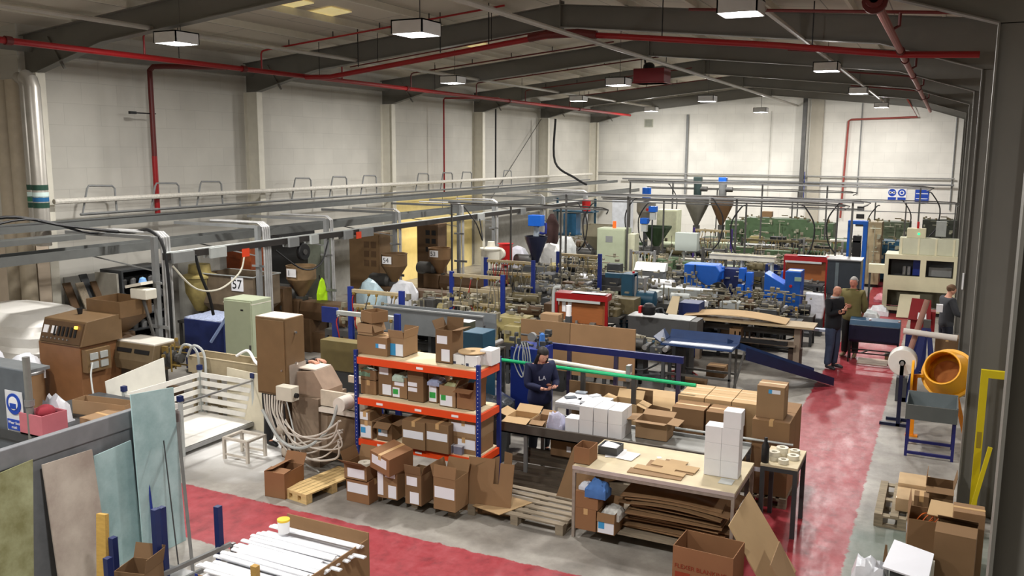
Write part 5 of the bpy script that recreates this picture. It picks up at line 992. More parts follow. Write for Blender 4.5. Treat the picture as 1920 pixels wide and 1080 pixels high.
# octabin of white strips
t = T('strip_crate', 'large brown carton full of white plastic strips at the bottom', 'crate', (-5.28, 5.95, 0)); a, b_ = .5, .62; cc = card(0)
t.p('wall', cc, MB().b(-a, b_-.012, 0, a, b_, .8)); t.p('wall', cc, MB().b(a-.012, -b_, 0, a, b_-.012, .74)); t.p('wall', cc, B(-a, -b_, 0, a-.012, -b_+.012, .7)); t.p('wall', cc, B(-a, -b_+.012, 0, -a+.012, -.15, .6))
t.p('blue_strap', RBLUE, MB().b(-a-.004, -b_-.004, .0, -a+.03, -b_, .71)); t.p('base_fill', PAPER, B(-a+.02, -b_+.02, 0, a-.02, b_-.02, .664))
rnd = random.Random(12)
strip_m = M((232, 234, 238), .35, noise=.02)
for i in range(34):
    y = 5.42+i*.031; L_ = rnd.uniform(.98, 1.12); zz = .665+rnd.choice([0, .018, .036, .054])+.0; x0 = -5.72-rnd.uniform(0, .2)
    one('plastic_strip', 'long white plastic strip lying in the large brown carton at the bottom', 'strip', strip_m, MB().x([(-.024, 0), (.024, 0), (.024, .012), (.004, .018), (-.004, .018), (-.024, .012)], 'x', 0, L_), group='white plastic strips in the large brown carton', loc=(x0, y, zz), rot=(0, rnd.uniform(-.4, .4), rnd.uniform(-1.5, 1.5)))
t = T('tape_tub', 'white cup with a yellow lid standing on the white strips', 'tub', (-5.62, 6.32, .73)); t.p('body', PAPER, MB().l([(.055, 0), (.06, .12)], n=20), smooth=True); t.p('lid', M((236, 196, 60), .4), MB().l([(.062, .12), (.062, .14), (.001, .142)], n=20), smooth=True)
one('timber', 'yellowish timber stake standing in front of the white strips', 'timber', M((176, 140, 76), .7, noise=.12, kind='wood'), MB().b(-.03, -.02, 0, .03, .03, .98), loc=(-5.02, 5.27, 0))
# ------------------------------------------------------------------ middle of the hall
def line_bed(label, x0, x1, y, zt=.95, seed=0, cols=None, w_=.5, fit=40, name='extrusion_line', mods=4, high=.35):
    rnd = random.Random(seed); t = T(name, label, 'machine', ((x0+x1)/2, y, 0)); a = (x1-x0)/2; cols = cols or [DOL, DGREY, TAN, DSTEEL]
    t.p('bed', DSTEEL, MB().b(-a, -w_/2, zt-.12, a, -w_/2+.06, zt).b(-a, w_/2-.06, zt-.12, a, w_/2, zt).b(-a, -w_/2+.06, zt-.03, a, w_/2-.06, zt))
    n = max(3, int(2*a/1.2))
    for k in range(n+1):
        x = -a+(2*a-.06)*k/n
        t.p('leg', DGREY, MB().b(x, -w_/2, 0, x+.06, -w_/2+.06, zt-.12)); t.p('leg', DGREY, MB().b(x, w_/2-.06, 0, x+.06, w_/2, zt-.12))
    t.p('lower_rail', DGREY, B(-a, -w_/2+.005, .22, a, -w_/2+.045, .27))
    t.p('under_tray', DGREY, B(-a+.02, -w_/2+.06, .27, a-.02, w_/2-.06, .29))
    for k in range(2):
        xx = rnd.uniform(-a+.1, a-.9); t.p('under_box', rnd.choice([BLACK, DGREY, DOL, DBR]), B(xx, -w_/2+.08, .29, xx+rnd.uniform(.4, .75), w_/2-.1, .29+rnd.uniform(.2, .4)))
    x = -a+.05
    for k in range(mods):
        L_ = (2*a/mods)*rnd.uniform(.5, .92); h = rnd.uniform(.1, high); m = rnd.choice(cols); d = w_*rnd.uniform(.55, .95)
        if rnd.random() < .7: t.p('module', m, B(x, -d/2, zt, x+L_, d/2, zt+h), bevel=.008)
        else: t.p('module', m, MB().c((x, 0, zt+.13), (x+L_, 0, zt+.13), .12, n=14), smooth=True)
        if rnd.random() < .5: t.p('roller', STEEL, MB().l([(.05, -.2), (.05, .2)], c=(x+L_+.06, 0, zt+.1), n=12, axis='y'), smooth=True)
        x += 2*a/mods
    t.p('fittings', M((136, 130, 112), .45, .3, noise=.2), fittings(-a+.05, a-.1, -w_/2, w_/2-.05, zt, zt+high+.12, fit, seed+50))
    t.p('hose_run', BLACK, MB().t([(-a+.1, -w_/2-.04, zt-.15), (-a*.4, -w_/2-.06, zt-.3), (0, -w_/2-.05, zt-.2), (a*.5, -w_/2-.06, zt-.32), (a-.1, -w_/2-.04, zt-.15)], .02, 6, 4), smooth=True)
    return t
def box_at(name, label, cat, mat, u0, v0, u1, v1, y, d, zb=None, bevel=.008, extra=None):
    A = PY(u0, v0, y); Bq = PY(u1, v1, y); z1 = A.z; z0 = PY(u0, v1, y).z if zb is None else zb; w_ = Bq.x-A.x
    t = T(name, label, cat, (A.x+w_/2, y+d/2, 0)); t.p('body', mat, B(-w_/2, -d/2, z0, w_/2, d/2, z1), bevel=bevel)
    if extra: extra(t, w_/2, d/2, z0, z1)
    return t
RR = [M((150, 30, 30), .5), M((90, 84, 70), .5), M((150, 150, 140), .5)]
t = valve_rack('blue framed valve rack with a white top rail behind the carton rack', 628, 576, 745, 590, 11.6, rail=LGREY, hoses=7, seed=2, pw=.05, nr=2, dz=.5)
t.p('blue_plate', RBLUE, B(-.26, -.03, 1.6, -.05, 0, 1.86))
valve_rack('blue framed valve rack with a brown rail and gauges, second row', 657, 537, 753, 546, 13.2, hoses=12, seed=3, pw=.05, hcols=[REDP, BRASS, DGREY])
valve_rack('blue framed valve rack with red and grey hoses, third row', 847, 507, 943, 517, 16.0, hoses=14, seed=4, nr=3, pw=.045, hl=.7, dz=.3)
valve_rack('blue framed valve rack with dark hoses under the navy hopper', 911, 481, 1000, 490, 18.6, hoses=16, seed=5, nr=2, pw=.045, hl=.6)
valve_rack('blue framed valve rack in front of the pale tall cabinet', 1047, 466, 1125, 482, 21.3, hoses=10, seed=6, nr=2, pw=.05, hcols=[DGREY, BLACK, TAN])
valve_rack('small valve rack with a purple right post and brown pipes', 1302, 425, 1372, 431, 27.0, post=M((60, 40, 110), .5), hoses=12, seed=7, nr=2, hl=.5, hcols=[BRASS, TAN, DGREY])
valve_rack('grey tubular valve frame with pale looping hoses', 1183, 467, 1228, 470, 23.0, post=STEEL, rail=STEEL, hoses=7, seed=8, nr=1, hl=.6, hcols=[TAN, LGREY, CREAM])
def ep(u, v, y): return PY(u, v, y)
p = ep(781, 583, 12.6); q_ = ep(905, 600, 12.6)
t = T('water_tank', 'long grey steel tank behind the carton rack', 'tank', ((p.x-.9+q_.x)/2, 12.85, 0)); a = (q_.x-p.x+.9)/2
t.p('shell', M((112, 116, 118), .5, .1, noise=.1), MB().b(-a, -.25, 1.3, a, -.22, 1.74).b(-a, .22, 1.3, a, .25, 1.7).b(-a, -.22, 1.3, a, .22, 1.33)); t.p('lip', GREY, B(-a-.01, -.265, 1.72, a+.01, -.21, 1.745)); t.p('pipework', DGREY, fittings(-a+.05, a-.1, -.2, .2, 1.34, 1.66, 30, 71))
for x in (-a+.1, 0, a-.15):
    t.p('leg', DGREY, B(x, -.2, 0, x+.06, .2, 1.3))
line_bed('low dark calibration bed between the carton rack and the long grey tank', -9.4, -6.3, 11.85, .82, 21, [DBLUE, DGREY, OLIVE, DOL], mods=6, high=.3, fit=60)
box_at('olive_box', 'olive coloured box with cables under the blue valve rack', 'machine', M((112, 100, 62), .55, noise=.12), 600, 636, 695, 662, 11.05, .25, zb=.95, extra=lambda t, a, b_, z0, z1: t.p('leg', DGREY, B(-a+.05, -b_+.05, 0, a-.05, b_-.05, z0)))
box_at('meter_box', 'small black box with a white top and yellow side behind the tall carton', 'box', M((70, 74, 60), .5), 857, 603, 880, 619, 11.45, .2, zb=None, extra=lambda t, a, b_, z0, z1: (t.p('white_top', PAPER, B(-a, -b_, z1, a, b_, z1+.006)), t.p('stand', DGREY, B(-.03, -.03, 0, .03, .03, z0))))
box_at('teal_cabinet', 'small dark teal cabinet behind the reel disc on the rack', 'cabinet', TEAL, 868, 622, 905, 655, 10.9, .4, zb=.05)
t = box_at('haul_off', 'bright royal blue haul-off cabinet beside the woman', 'machine', RBLUE, 957, 650, 1012, 740, 12.0, .5, zb=.1, extra=lambda t, a, b_, z0, z1: (t.p('top_gear', DGREY, fittings(-a, a, -b_, b_, z1, z1+.2, 30, 4)), t.p('gauge', GREY, MB().l([(.07, -.03), (.07, .03)], c=(.05, -.1, z1+.16), n=14, axis='y')), t.p('blue_filter', M((60, 110, 180), .4), MB().l([(.04, z1), (.05, z1+.05), (.04, z1+.22), (.001, z1+.24)], c=(.22, -.1, 0), n=12))))
for i in range(3): tube1('wire_bundle', 'pale wires hanging in a loop over the royal blue haul-off, %s' % ['left', 'middle', 'right'][i], 'cable', LGREY, [(-5.8+i*.05, 11.93, 1.5), (-5.85+i*.08, 11.9, 1.25), (-5.7+i*.06, 11.88, 1.0), (-5.65+i*.04, 11.9, 1.3), (-5.72+i*.05, 11.9, 1.55)], .01, 5, 6)
one('machine_hood', 'dark navy sloping hood left of the woman', 'machine', M((30, 36, 60), .5, noise=.1), MB().x([(-.35, .3), (-.35, .98), (.3, .7), (.3, .3)], 'y', -.3, .3), loc=(-6.0, 11.35, .0))
one('hood_stand', 'black stand under the navy hood', 'stand', BLACK, B(-6.3, 11.1, 0, -5.75, 11.6, .299))
one('parts_tray', 'black tray of shiny plastic bags left of the woman', 'tray', M((60, 64, 70), .25, noise=.3, scale=14, bump=.6), lump(-.3, -.25, .3, .25, 0, .1, 9, 6), loc=(-5.75, 10.85, .85), smooth=True)
one('tray_stand', 'dark stand under the tray of shiny bags', 'stand', DGREY, B(-6.0, 10.65, 0, -5.5, 11.05, .82))
a = ep(945, 675, 11.9); b2 = ep(1185, 706, 11.9); c2 = ep(1305, 723, 11.9)
t = T('guide_rail', 'long bright green plastic guide tube', 'rail', (0, 11.9, 0)); t.p('tube', M((20, 170, 110), .4, noise=.04), MB().t([(a.x-.3, 0, a.z), (c2.x, 0, c2.z)], .028, 8), smooth=True)
for u in (1092, 1188): 
    x = ep(u, 700, 11.9).x; t.p('stand', DSTEEL, MB().b(x-.03, -.0, 0, x+.03, .06, 1.2)); t.p('foot', DGREY, B(x-.15, -.15, 0, x+.15, .2, .03))
t = T('roller_clamp', 'cream steel tube roller with an end clamp above the green guide tube', 'rail', (0, 12.2, 0)); a = ep(1028, 676, 12.2); c2 = ep(1183, 702, 12.2)
t.p('tube', CREAM, MB().t([(a.x, 0, a.z), (c2.x, 0, c2.z)], .035, 10), smooth=True); t.p('clamp', STEEL, MB().b(c2.x-.06, -.06, c2.z-.1, c2.x, .06, c2.z+.14)); t.p('stand', DSTEEL, MB().b(c2.x-.05, -.04, 0, c2.x, .04, c2.z-.1).b(a.x, -.04, 0, a.x+.05, .04, a.z))
t = T('guard_beam', 'long dark blue beam in front of the cardboard screens', 'beam', (0, 12.7, 0)); a = ep(1022, 641, 12.7); c2 = ep(1282, 669, 12.7)
t.p('beam', M((22, 28, 88), .45, noise=.08), B(a.x, -.03, a.z-.1, c2.x, .03, a.z)); 
for x in (a.x+.4, c2.x-1.1, c2.x-.1): t.p('post', M((60, 54, 80), .5), B(x, -.03, 0, x+.06, .03, a.z-.1))
t = T('cardboard_screen', 'left half of the long brown cardboard screen', 'screen', (0, 14.2, 0)); a = ep(978, 597, 14.2); m_ = ep(1070, 606, 14.2); c2 = ep(1192, 615, 14.2)
t.p('panel', card(1), B(a.x, -.02, .55, m_.x-.005, .02, a.z)); t.p('leg', DSTEEL, B(a.x+.1, .0, 0, a.x+.15, .05, .6))
t = T('cardboard_screen', 'right half of the long brown cardboard screen', 'screen', (0, 14.2, 0)); t.p('panel', card(0), B(m_.x+.005, -.02, .5, c2.x, .02, a.z)); t.p('leg', DSTEEL, B(c2.x-.2, .0, 0, c2.x-.15, .05, .6))
one('flat_carton', 'large brown sheet standing low behind the woman and white table', 'cardboard', card(1), B(-5.1, 12.35, 0, -3.75, 12.37, .92))
one('flat_carton', 'folded brown sheet left of the open carton behind the white table', 'cardboard', card(3), MB().slab([(-4.3, 12.2, 0), (-3.5, 12.2, 0), (-3.45, 12.28, .7), (-4.25, 12.28, .78)], .012))
t = T('long_carton', 'long open-sided brown carton lying behind the closed carton block', 'box', (-3.6, 13.25, 0)); t.p('body', card(5), MB().x([(-.22, .0), (.22, .0), (.26, .62), (-.18, .62)], 'x', -.75, .5)); t.p('flap', card(5), MB().slab([(-.75, -.18, .63), (.5, -.18, .63), (.6, -.42, .5), (-.6, -.42, .5)], .006))
cfb('small closed carton behind the top edge of the cardboard screen', 1013, 588, 1047, 604, .25, y=14.75, k=2)
one('carton_stand', 'dark stand under the small carton behind the screen', 'stand', DGREY, (lambda c: B(c.x-.05, 14.7, 0, c.x+.5, 15.1, c.z-.001))(ep(1013, 604, 14.75)))
one('tape_roll', 'white roll standing beside the small carton behind the screen', 'roll', PAPER, MB().l([(.05, 0), (.05, .2), (.001, .2)], n=14), loc=(ep(1066, 602, 14.9).x, 14.9, 1.42), smooth=True)
one('roll_stand', 'thin dark post under the white roll', 'stand', DGREY, (lambda x: B(x-.05, 14.85, 0, x+.05, 14.95, 1.419))(ep(1066, 602, 14.9).x))
def redbench(label, u0, v0, u1, v1, y, seed=0):
    A = PY(u0, v0, y); Bq = PY(u1, v1, y); w_ = Bq.x-A.x; h = A.z; t = T('workbench', label, 'bench', (A.x, y, 0))
    t.p('hood', REDP, MB().x([(0, h-.12), (0, h), (.25, h+.02), (.25, h-.1)], 'x', 0, w_)); t.p('side_post', REDP, B(0, 0, 0, .05, .06, h-.12)); t.p('side_post', REDP, B(w_-.05, 0, 0, w_, .06, h-.12))
    t.p('back_board', M((150, 88, 44), .55, noise=.1, kind='wood'), B(.05, .1, h-.62, w_-.05, .13, h-.12)); t.p('shade', LGREY, B(.04, -.02, h-.17, w_-.15, .0, h-.12)); t.p('paper', PAPER, B(w_*.3, .0, h+.02, w_*.95, .2, h+.026))
    t.p('worktop', DGREY, B(.05, -.4, h-.72, w_-.05, .1, h-.68)); t.p('clutter', M((120, 116, 110), .5, noise=.3), fittings(.1, w_-.2, -.35, .05, h-.68, h-.6, 16, seed)); t.p('leg', DGREY, B(.06, -.38, 0, .1, -.34, h-.72)); t.p('leg', DGREY, B(w_-.1, -.38, 0, w_-.06, -.34, h-.72))
    return t
t = redbench('red hooded workbench with a brown back board, nearer of the two', 1041, 548, 1139, 556, 16.3, 3)
for k in range(2): t.p('wall_paper', PAPER, B(.12+k*.13, .085, 1.2, .2+k*.13, .098, 1.45))
t.p('duct', LGREY, MB().t([(-.05, .05, .9), (-.05, .05, 1.6), (.02, .05, 1.7), (.1, .05, 1.7)], .04, 10, 3), smooth=True)
t = redbench('red hooded workbench with a brown back board, farther one', 1470, 479, 1553, 484, 23.5, 6)
box_at('guard_cabinet', 'dark glazed guard cabinet right of the farther red workbench', 'machine', M((46, 52, 58), .3), 1552, 487, 1612, 526, 23.3, .7, zb=.92, extra=lambda t, a, b_, z0, z1: (t.p('lip', STEEL, B(-a-.02, -b_-.02, z1, a+.02, b_+.02, z1+.03)), t.p('pane', M((90, 100, 104), .2), MB().b(-a*.5, -b_-.006, z0+.08, -a*.3, -b_, z1-.06)), t.p('leg', DGREY, B(-a+.02, -b_+.02, 0, a-.02, b_-.02, z0))))
# long dark tank with grey top in the centre
t = box_at('water_tank', 'long dark tank with a pale lid behind the blue tipping table', 'tank', M((72, 72, 72), .5, noise=.1), 1178, 592, 1292, 628, 16.75, .5, zb=.75, extra=lambda t, a, b_, z0, z1: (t.p('lid', M((170, 172, 170), .4), B(-a-.01, -b_-.01, z1, a+.01, b_, z1+.015)), t.p('end_block', DSTEEL, B(a, -b_, z0, a+.15, b_, z1)), t.p('leg', DGREY, B(-a, -b_+.05, 0, -a+.06, b_-.05, z0)), t.p('leg', DGREY, B(a-.06, -b_+.05, 0, a, b_-.05, z0))))
t = T('hoover', 'black and red wet vacuum standing on the long dark tank', 'vacuum cleaner', (ep(1215, 588, 16.6).x, 16.65, ep(1178, 592, 16.4).z+.016)); t.p('body', BLACK, MB().l([(.12, 0), (.14, .05), (.13, .16), (.08, .22), (.001, .24)], n=18), smooth=True); t.p('red_panel', RED, B(-.2, -.06, .02, -.14, .06, .16)); t.p('hose', DGREY, MB().t([(.12, 0, .1), (.25, .05, .14), (.3, .05, .05), (.38, .05, .03)], .02, 6, 4))
line_bed('line of rollers and fittings under the long dark tank', -6.3, -4.5, 15.75, .72, 33, [DGREY, DSTEEL], mods=5, high=.15, fit=50)
# teal press
t = T('caterpillar_unit', 'dark teal press column with a side motor', 'machine', (ep(1190, 530, 18.6).x, 18.8, 0)); 
t.p('column', TEAL, B(-.32, -.2, .2, -.05, .2, 1.75), bevel=.015); t.p('base', TEAL, B(-.35, -.22, 0, .4, .22, .2)); t.p('motor', TEAL, MB().l([(.001, -.2), (.17, -.2), (.19, -.12), (.19, .2), (.001, .24)], c=(.25, -.1, 1.2), n=18, axis='x'), smooth=True); t.p('arm', TEAL, B(-.75, -.08, 1.62, -.05, .08, 1.72)); t.p('tie_bar', STEEL, B(0, -.2, .2, .04, -.16, 1.7)); t.p('tie_bar', STEEL, B(.22, -.2, .2, .26, -.16, 1.7)); t.p('red_button', RED, MB().l([(.03, 1.75), (.03, 1.79), (.001, 1.8)], c=(-.1, 0, 0), n=10))
# beds of the extrusion lines
LB5 = [(-10.9, -8.3, 13.9, .95, 1, 'olive fittings bed behind the second valve rack'), (-10.6, -7.2, 15.3, .95, 2, 'bed of the line fed by hopper number 1'), (-10.2, -6.9, 16.9, .92, 3, 'olive and brown line under the third valve rack'),
       (-9.8, -5.9, 18.2, .95, 4, 'line bed in front of the navy hopper rack'), (-9.6, -7.4, 19.6, 1.0, 5, 'grey and teal bed behind the nearer red workbench'), (-8.9, -5.4, 21.9, .95, 6, 'bed left of the big bright blue hood'),
       (-7.0, -4.0, 20.2, .9, 7, 'low line with white rollers in the middle of the hall'), (-9.5, -5.0, 24.9, 1.0, 8, 'green line running left of the pale square cabinet'), (-5.2, -2.6, 19.3, .72, 10, 'black conveyor behind the long cardboard table'),
       (-8.2, -3.2, 26.2, 1.05, 11, 'line under the small purple posted valve rack'), (-7.0, -2.4, 28.6, 1.1, 12, 'olive line with white fittings in the back half'), (-10.5, -3.2, 30.0, 1.1, 13, 'grey green line behind the pale square cabinet'),
       (-9.5, -2.6, 32.6, 1.15, 14, 'dark green line near the skyline gantry'), (-4.4, -2.3, 24.6, 1.1, 15, 'blue topped line behind the farther red workbench'), (-4.6, -2.6, 21.2, .7, 16, 'black roller track in front of the blue louvred cabinet')]
DK = [(-8.6, -6.9, 13.45, 1.0, 41, 'dark fittings bed just behind the long grey tank'), (-8.0, -6.2, 15.0, .8, 42, 'dark bed between the cardboard screen and the nearer red workbench'), (-7.4, -6.1, 17.7, .95, 43, 'brown and black bed right of the third valve rack'), (-11.0, -8.2, 20.9, 1.0, 44, 'dark brown bed behind the navy hopper rack'), (-10.0, -7.7, 22.6, 1.1, 45, 'black bed under the pale tall cabinet'), (-7.4, -4.7, 23.5, 1.0, 46, 'olive and black bed behind the bright blue hood'), (-9.9, -6.6, 28.1, 1.1, 47, 'dark bed between the green hopper and the gantries'), (-6.2, -3.4, 31.4, 1.2, 48, 'dark olive bed right of the twin hoppers'), (-12.2, -10.3, 28.8, 1.1, 49, 'dark bed far left under the teal rack'), (-6.4, -3.6, 25.4, 1.1, 50, 'black and green bed behind the long cream tray'), (-10.2, -8.5, 16.1, .95, 51, 'brown bed under the number 54 bags'), (-5.2, -3.2, 20.4, .85, 52, 'dark fittings bed in front of the bright blue puller')]
PALS = [[DOL, DBR, TAN], [DBR, OLIVE, TAN, DGREY], [OLIVE, DBR, BRASS], [DOL, TAN, DGREY, TEAL], [GREY, TEAL, GREEN], [GREY, DGREY, TAN, WHITE], [LGREY, WHITE, DGREY], [GREEN, SAGE, DGREY, GREY], [BLACK, DGREY], [TAN, CREAM, DOL], [GREEN, DOL, CREAM], [SAGE, GREEN, GREY], [GREEN, DOL, GREEN], [BLUE, DBLUE, GREY], [BLACK, DBLUE]]
for (x0, x1, y, z, sd, lb), pl in zip(LB5, PALS):
    line_bed(lb, x0, x1, y, z, sd, pl, mods=5, high=.38 if y > 13 else .25, fit=70)
for (x0, x1, y, z, sd, lb) in DK:
    line_bed(lb, x0, x1, y, z, sd, [DOL, BLACK, DGREY, DBR, DSTEEL, OLIVE], mods=4, high=.42, fit=60)
valve_rack('plain grey valve rack with thin dark hoses, right of the control box', 1318, 462, 1362, 466, 24.6, post=DSTEEL, rail=DSTEEL, hoses=8, seed=14, nr=2, hl=.5, hcols=[DGREY, TAN, CREAM])
valve_rack('long low olive manifold rack in the right half of the back lines', 1392, 442, 1500, 452, 29.4, post=DSTEEL, rail=DOL, hoses=18, seed=15, nr=2, hl=.6, hcols=[CREAM, TAN, DOL])
valve_rack('grey manifold rack beside the blue portal frame', 1508, 444, 1580, 452, 29.8, post=STEEL, rail=DOL, hoses=12, seed=16, nr=2, hl=.6, hcols=[CREAM, TAN, DOL])
# extruders further back
extruder('brown extruder with a round hopper marked number 1', -12.9, 15.38, DBR, 1.9, .33, num='1', seed=1, hopmat=M((128, 104, 74), .5, noise=.15))
extruder('brown extruder marked 54 left of the white and pale blue bags', -12.1, 17.9, DBR, 1.96, .32, num='54', seed=2, hopmat=BROWN)
extruder('brown extruder marked 53 standing in front of the yellow lit bay', -12.3, 20.4, DBR, 1.85, .31, num='53', seed=3, hopmat=M((120, 92, 62), .5, noise=.12))
extruder('extruder with a navy blue conical hopper and bright blue loader', -10.75, 23.3, DGREY, 2.0, .33, seed=4, hcyl=.08, hcone=.7, hopmat=M((26, 30, 52), .4, noise=.1))
t = T('hopper_loader', 'bright blue box loader above the navy hopper', 'machine', (-10.75, 23.3, 2.0)); t.p('sight_glass', M((150, 160, 170), .3), MB().l([(.09, 0), (.09, .3)], n=14)); t.p('head', BLUE, B(-.2, -.15, .3, .2, .15, .62), bevel=.01); t.p('side_pipe', M((40, 50, 130), .4), MB().t([(.12, 0, .1), (.3, 0, .1), (.3, 0, .4)], .04, 8, 2))
t = extruder('olive extruder with a wide square hopper left of the pale tall cabinet', -9.75, 25.8, DOL, 2.2, .42, square=True, seed=5, hcyl=.35, hcone=.45, hopmat=M((122, 116, 96), .5, noise=.12))
extruder('green extruder with a square hopper under two blue boxes', -8.35, 27.4, GREEN, 2.1, .4, square=True, seed=6, hcyl=.05, hcone=.6, hopmat=M((48, 66, 44), .5, noise=.1))
extruder('far grey extruder beneath the left twin hopper', -8.1, 31.4, M((96, 104, 106), .5), 2.9, .42, L_=.62, seed=7, hcyl=.3, hcone=.75, hopmat=M((120, 116, 108), .5, .2))
extruder('far green extruder beneath the right brown twin hopper', -7.2, 31.4, LGREEN, 2.9, .4, seed=8, hcyl=.25, hcone=.75, hopmat=M((112, 84, 58), .5, .1))
for i, (x, y, z, c_, ds) in enumerate([(-8.1, 31.4, 2.95, M((50, 66, 64), .5), 'dark green motor tower on the left twin hopper'), (-7.2, 31.4, 2.95, GREY, 'grey motor tower with a bright blue cap on the right twin hopper')]):
    t = T('hopper_loader', ds, 'machine', (x, y, z-.04)); t.p('tower', c_, MB().l([(.12, 0), (.14, .05), (.14, .45), (.1, .5), (.001, .52)], n=16), smooth=True); t.p('cap', BLUE if i else c_, MB().b(-.14, -.12, .5, .14, .12, .68), bevel=.02); t.p('side_motor', DSTEEL, MB().l([(.09, -.1), (.09, .15)], c=(.2, 0, .25), n=12, axis='x'), smooth=True)
p = ep(1212, 380, 28.5); t = T('hopper_loader', 'silver round loader with a bright blue motor above the green hopper', 'machine', (p.x, 28.5, 0)); zz = p.z
t.p('cone', M((140, 136, 128), .4, .4), MB().l([(.06, zz-.75), (.32, zz-.3), (.32, zz), (.1, zz+.05), (.001, zz+.06)], n=20), smooth=True); t.p('motor', BLUE, MB().l([(.13, zz+.08), (.15, zz+.2), (.15, zz+.5), (.001, zz+.52)], n=14), smooth=True); t.p('stand', DGREY, B(-.05, -.05, 0, .05, .05, zz-.7)); t.p('red_dot', RED, B(.1, -.33, zz-.25, .18, -.3, zz-.17))
for u, v, y, ds in ((1216, 387, 26.9, 'bright blue box hanging right above the green hopper'), (1200, 409, 26.5, 'bright blue and white box hanging left above the green hopper')):
    p = ep(u, v, y); q_ = ep(u+13, v+11, y); t = T('feeder_box', ds, 'machine', (p.x, y, 0)); t.p('body', BLUE, B(0, 0, q_.z, q_.x-p.x, .25, p.z), bevel=.01); t.p('neck', LGREY, B(.03, .05, q_.z-.25, q_.x-p.x-.03, .2, q_.z)); t.p('stand', DGREY, B(.08, .1, 0, .12, .14, q_.z-.25))
# cabinets
t = cabinet('tall brown cabinet with square vents behind the number 54 hopper', -13.9, 18.5, -12.95, 19.0, .05, 2.35, BROWN)
for k in range(3):
    for j in range(2): t.p('vent', DBR, B(-.0+j*.22, -.272, 1.5+k*.24, .16+j*.22, -.268, 1.66+k*.24))
t = cabinet('tall brown cabinet with square vents at the edge of the yellow bay', -13.6, 21.3, -12.9, 21.8, .05, 2.4, DBR)
for k in range(3):
    for j in range(2): t.p('vent', BLACK, B(-.05+j*.2, -.272, 1.6+k*.24, .09+j*.2, -.268, 1.74+k*.24))
cabinet('pale green tall cabinet beside the black opening', -15.2, 18.4, -14.75, 18.9, .05, 2.2, M((130, 136, 122), .5))
cabinet('small brown box cabinet beside the number 1 hopper', -13.25, 14.75, -12.9, 15.05, .6, 1.45, DBR); one('cabinet_stand', 'dark plinth under the small brown box cabinet', 'stand', DGREY, B(-13.22, 14.78, 0, -12.93, 15.0, .599))
t = cabinet('pale olive tall control cabinet with a vent in the back half', -9.15, 24.1, -8.3, 24.7, .08, 2.25, SAGE, vent=True)
t.p('side_box', M((190, 190, 164), .5), B(.44, -.2, .9, .7, .2, 2.1)); t.p('beacon', M((240, 90, 30), .4, emit=.6, noise=0), B(-.02, -.1, 2.25, .06, -.02, 2.45))
p = ep(1232, 393, 30.2); q_ = ep(1268, 440, 30.2); cabinet('pale tall cabinet left of the twin hoppers', p.x, 30.2, q_.x, 30.8, .08, p.z, M((196, 198, 170), .5))
p = ep(1266, 436, 25.6); q_ = ep(1306, 472, 25.6); t = T('control_box', 'square pale grey control box on a tripod stand mid hall', 'cabinet', (p.x, 25.6, 0)); w_ = q_.x-p.x
t.p('box', M((182, 190, 184), .5, noise=.02), B(0, 0, q_.z, w_, .3, p.z), bevel=.01); t.p('stand_leg', LGREY, MB().bar((.25, .15, 0), (.25, .15, q_.z), .05)); t.p('stand_leg', LGREY, MB().bar((w_+.1, .1, .6), (w_-.1, .15, q_.z), .04)); t.p('stand_leg', LGREY, MB().bar((-.5, .1, .5), (-.1, .15, q_.z), .04))
# bright blue machines
p = ep(1283, 495, 22); t = T('blue_hood_machine', 'large bright blue hooded machine in the centre of the hall', 'machine', (p.x, 22.0, 0)); z1 = p.z; w1 = ep(1342, 500, 22).x-p.x
t.p('hood', BLUE, MB().x([(0, z1-.62), (0, z1), (w1, z1), (w1+.12, z1-.15), (w1-.02, z1-.62), (.12, z1-.66)], 'y', 0, .6), bevel=.02); t.p('pedestal', DGREY, B(.1, .1, 0, w1, .5, z1-.64)); t.p('disc', BLACK, MB().l([(.22, -.06), (.22, .0), (.001, .0)], c=(w1+.1, 0, z1-.62), n=18, axis='y'), smooth=True); t.p('cable', BLACK, MB().t([(w1*.35, -.01, z1), (w1*.4, -.02, z1-.3), (w1*.7, -.02, z1-.5), (w1+.05, -.02, z1-.5)], .015, 5, 5))
p = ep(1345, 500, 22.4); t = T('puller', 'bright blue caterpillar puller with paired square pads', 'machine', (p.x, 22.4, 0)); z1 = p.z; W_ = ep(1412, 505, 22.4).x-p.x
t.p('back_frame', DBLUE, B(.15, .1, .2, W_*.62, .5, z1-.05)); t.p('base', DBLUE, B(.1, .0, 0, W_, .5, .2))
for k, (xx, zz_) in enumerate([(0, .0), (W_*.62, .0), (W_*.82, -.1), (W_*.6, -.42), (W_*.8, -.42)]): t.p('pad', BLUE, B(xx, -.05, z1-.32+zz_, xx+W_*.17, .2, z1+zz_), bevel=.01)
t.p('gears', STEEL, fittings(.1, W_, -.05, .3, .5, z1-.1, 50, 9))
p = ep(1434, 508, 22.0); q_ = ep(1502, 512, 22.0); t = T('saw_unit', 'bright blue louvred cabinet machine with a small screen and red button', 'machine', (p.x, 22.0, 0)); z1 = p.z; W_ = q_.x-p.x
t.p('left_body', BLUE, MB().x([(0, .35), (0, z1-.05), (.55, z1-.35), (.55, .35)], 'y', 0, .6), bevel=.01); bd = t.p('panel_tower', M((22, 84, 170), .4, noise=.06), B(.5, -.02, .35, W_, .6, z1+.03), bevel=.015)
for k in range(5): t.p('louvre', DBLUE, B(.04, -.008, .5+k*.1, .46, .0, .525+k*.1))
